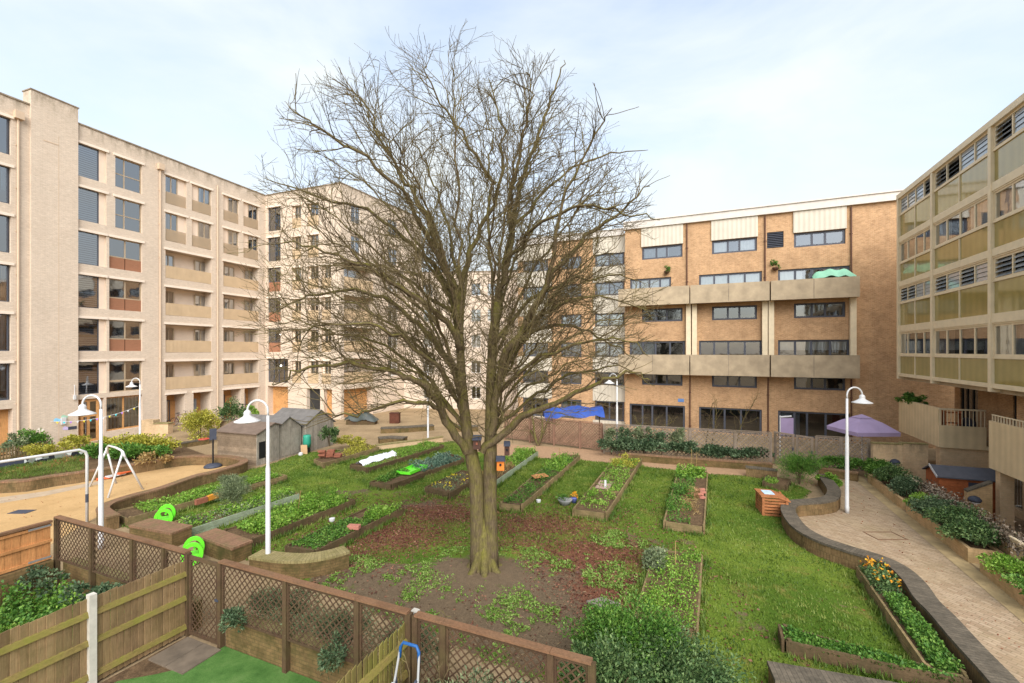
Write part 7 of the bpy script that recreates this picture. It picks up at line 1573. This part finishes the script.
# smaller bare trees along the back fence
def sapling(label, base, h, stems, spread, r=.03, name='bare_tree', tw=2.2):
    o = thing(name, label, 'tree', base); a, b = MB(), MB()
    for i in range(stems):
        az = RNG.uniform(0, 6.28); d = Vector((math.cos(az) * spread, math.sin(az) * spread, 1)); q, rd = wander(Vector(base), d, h * RNG.uniform(.7, 1.05), r, .008, 9, .07, .03); a.tube(q, rd, 7, False)
        for f in np.linspace(.25, .97, int(h * tw * 1.4)):
            p, dd, rr = along(q, rd, f); q2, rd2 = wander(p, side(dd, RNG.uniform(.5, 1.1)), h * RNG.uniform(.12, .3), min(rr * .7, .016), .005, 6, .15, .03); b.tube(q2, rd2, 4, False)
            for g in (.3, .5, .7, .9): p3, d3, r3 = along(q2, rd2, g); q4, rd4 = wander(p3, side(d3, .7), h * RNG.uniform(.05, .12), .006, .004, 4, .15, .03); b.tube(q4, rd4, 3, False)
    a.build('trunk', M['bark'], o, smooth=True); b.build('crown', M['twigs'], o)
sapling('pollarded bare tree in front of the brown lattice fence', G(538, 446), 3.4, 4, .45, .09)
sapling('tall thin bare sapling standing left of the pair at the back fence', G(705, 453), 3.6, 1, .05, .045)
sapling('thin bare sapling close beside another behind the rubble bed', G(711, 454), 3.3, 1, .08, .04)
sapling('thin bare sapling behind the ivy opposite the brick maisonettes', G(735, 456), 3.9, 1, .04, .045)
sapling('bare bushy shrub tangled over the grey lattice fence', G(632, 449), 2.4, 6, .5, .025, 'bare_shrub')
sapling('bare thorny shrub behind the white lamp post', G(655, 450), 2.6, 5, .45, .025, 'bare_shrub')
sapling('bare shrub poking through the trellis beside the stepladder', T.pt(TS(430), .35), 1.7, 6, .4, .015, 'bare_shrub')
for lab, base, hh in (('tall bare whip left of the two stakes in the rubble bed', bp(B2, .5, .93), 1.5),):
    sapling(lab, base, hh, 2, .1, .02, 'bare_shrub')
# ---------------------------------------------------------------- sky, sun, camera
SUN_EL, SUN_AZ = 38.0, 172.0           # bright overcast: a broad pale sun behind the camera
w = bpy.data.worlds.new('World'); scene.world = w; w.use_nodes = True; nt = w.node_tree; nt.nodes.clear()
out = nt.nodes.new('ShaderNodeOutputWorld'); bg = nt.nodes.new('ShaderNodeBackground'); bg.inputs[1].default_value = .1
sky = nt.nodes.new('ShaderNodeTexSky'); sky.sky_type = 'NISHITA'; sky.sun_disc = False; sky.sun_elevation = R(SUN_EL); sky.sun_rotation = R(SUN_AZ); sky.air_density = 1.0; sky.dust_density = 1.5; sky.ozone_density = .6
tc = nt.nodes.new('ShaderNodeTexCoord'); mp = nt.nodes.new('ShaderNodeMapping'); mp.inputs['Scale'].default_value = (1, 1, 2.2); nt.links.new(tc.outputs['Generated'], mp.inputs[0])
nz = nt.nodes.new('ShaderNodeTexNoise'); nz.inputs['Scale'].default_value = 1.7; nz.inputs['Detail'].default_value = 6; nz.inputs['Roughness'].default_value = .55; nz.inputs['Distortion'].default_value = .5; nt.links.new(mp.outputs[0], nz.inputs[0])
rp = nt.nodes.new('ShaderNodeValToRGB'); rp.color_ramp.elements[0].position = .36; rp.color_ramp.elements[0].color = (.45, .45, .45, 1); rp.color_ramp.elements[1].position = .66; nt.links.new(nz.outputs['Fac'], rp.inputs[0])
mx = nt.nodes.new('ShaderNodeMix'); mx.data_type = 'RGBA'; mx.inputs[7].default_value = (2.72, 2.92, 3.0, 1); nt.links.new(rp.outputs[0], mx.inputs[0]); nt.links.new(sky.outputs[0], mx.inputs[6])
nt.links.new(mx.outputs[2], bg.inputs[0]); nt.links.new(bg.outputs[0], out.inputs[0])
sl_ = bpy.data.lights.new('sun', 'SUN'); sl_.energy = 1.5; sl_.angle = R(55); sl_.color = (1.0, .985, .965); so = bpy.data.objects.new('sun', sl_); COL.objects.link(so)
so.rotation_euler = (R(90 - SUN_EL), 0, R(180 - SUN_AZ)); 
cam = bpy.data.cameras.new('camera'); cam.sensor_width = 36; cam.lens = F / 1024 * 36; cam.shift_y = (HY - 341.5) / 1024; cam.clip_end = 3000; cam.clip_start = .05
co_ = bpy.data.objects.new('camera', cam); COL.objects.link(co_); co_.location = (0, 0, EYE); co_.rotation_euler = (R(90), 0, 0); scene.camera = co_
scene.render.engine = 'CYCLES'; scene.view_settings.view_transform = 'Standard'; scene.view_settings.look = 'None'; scene.view_settings.gamma = 1; scene.view_settings.exposure = 1.84
scene.cycles.max_bounces = 6; scene.cycles.transparent_max_bounces = 12; scene.cycles.use_denoising = True
try: scene.cycles.use_adaptive_sampling = True
except Exception: pass
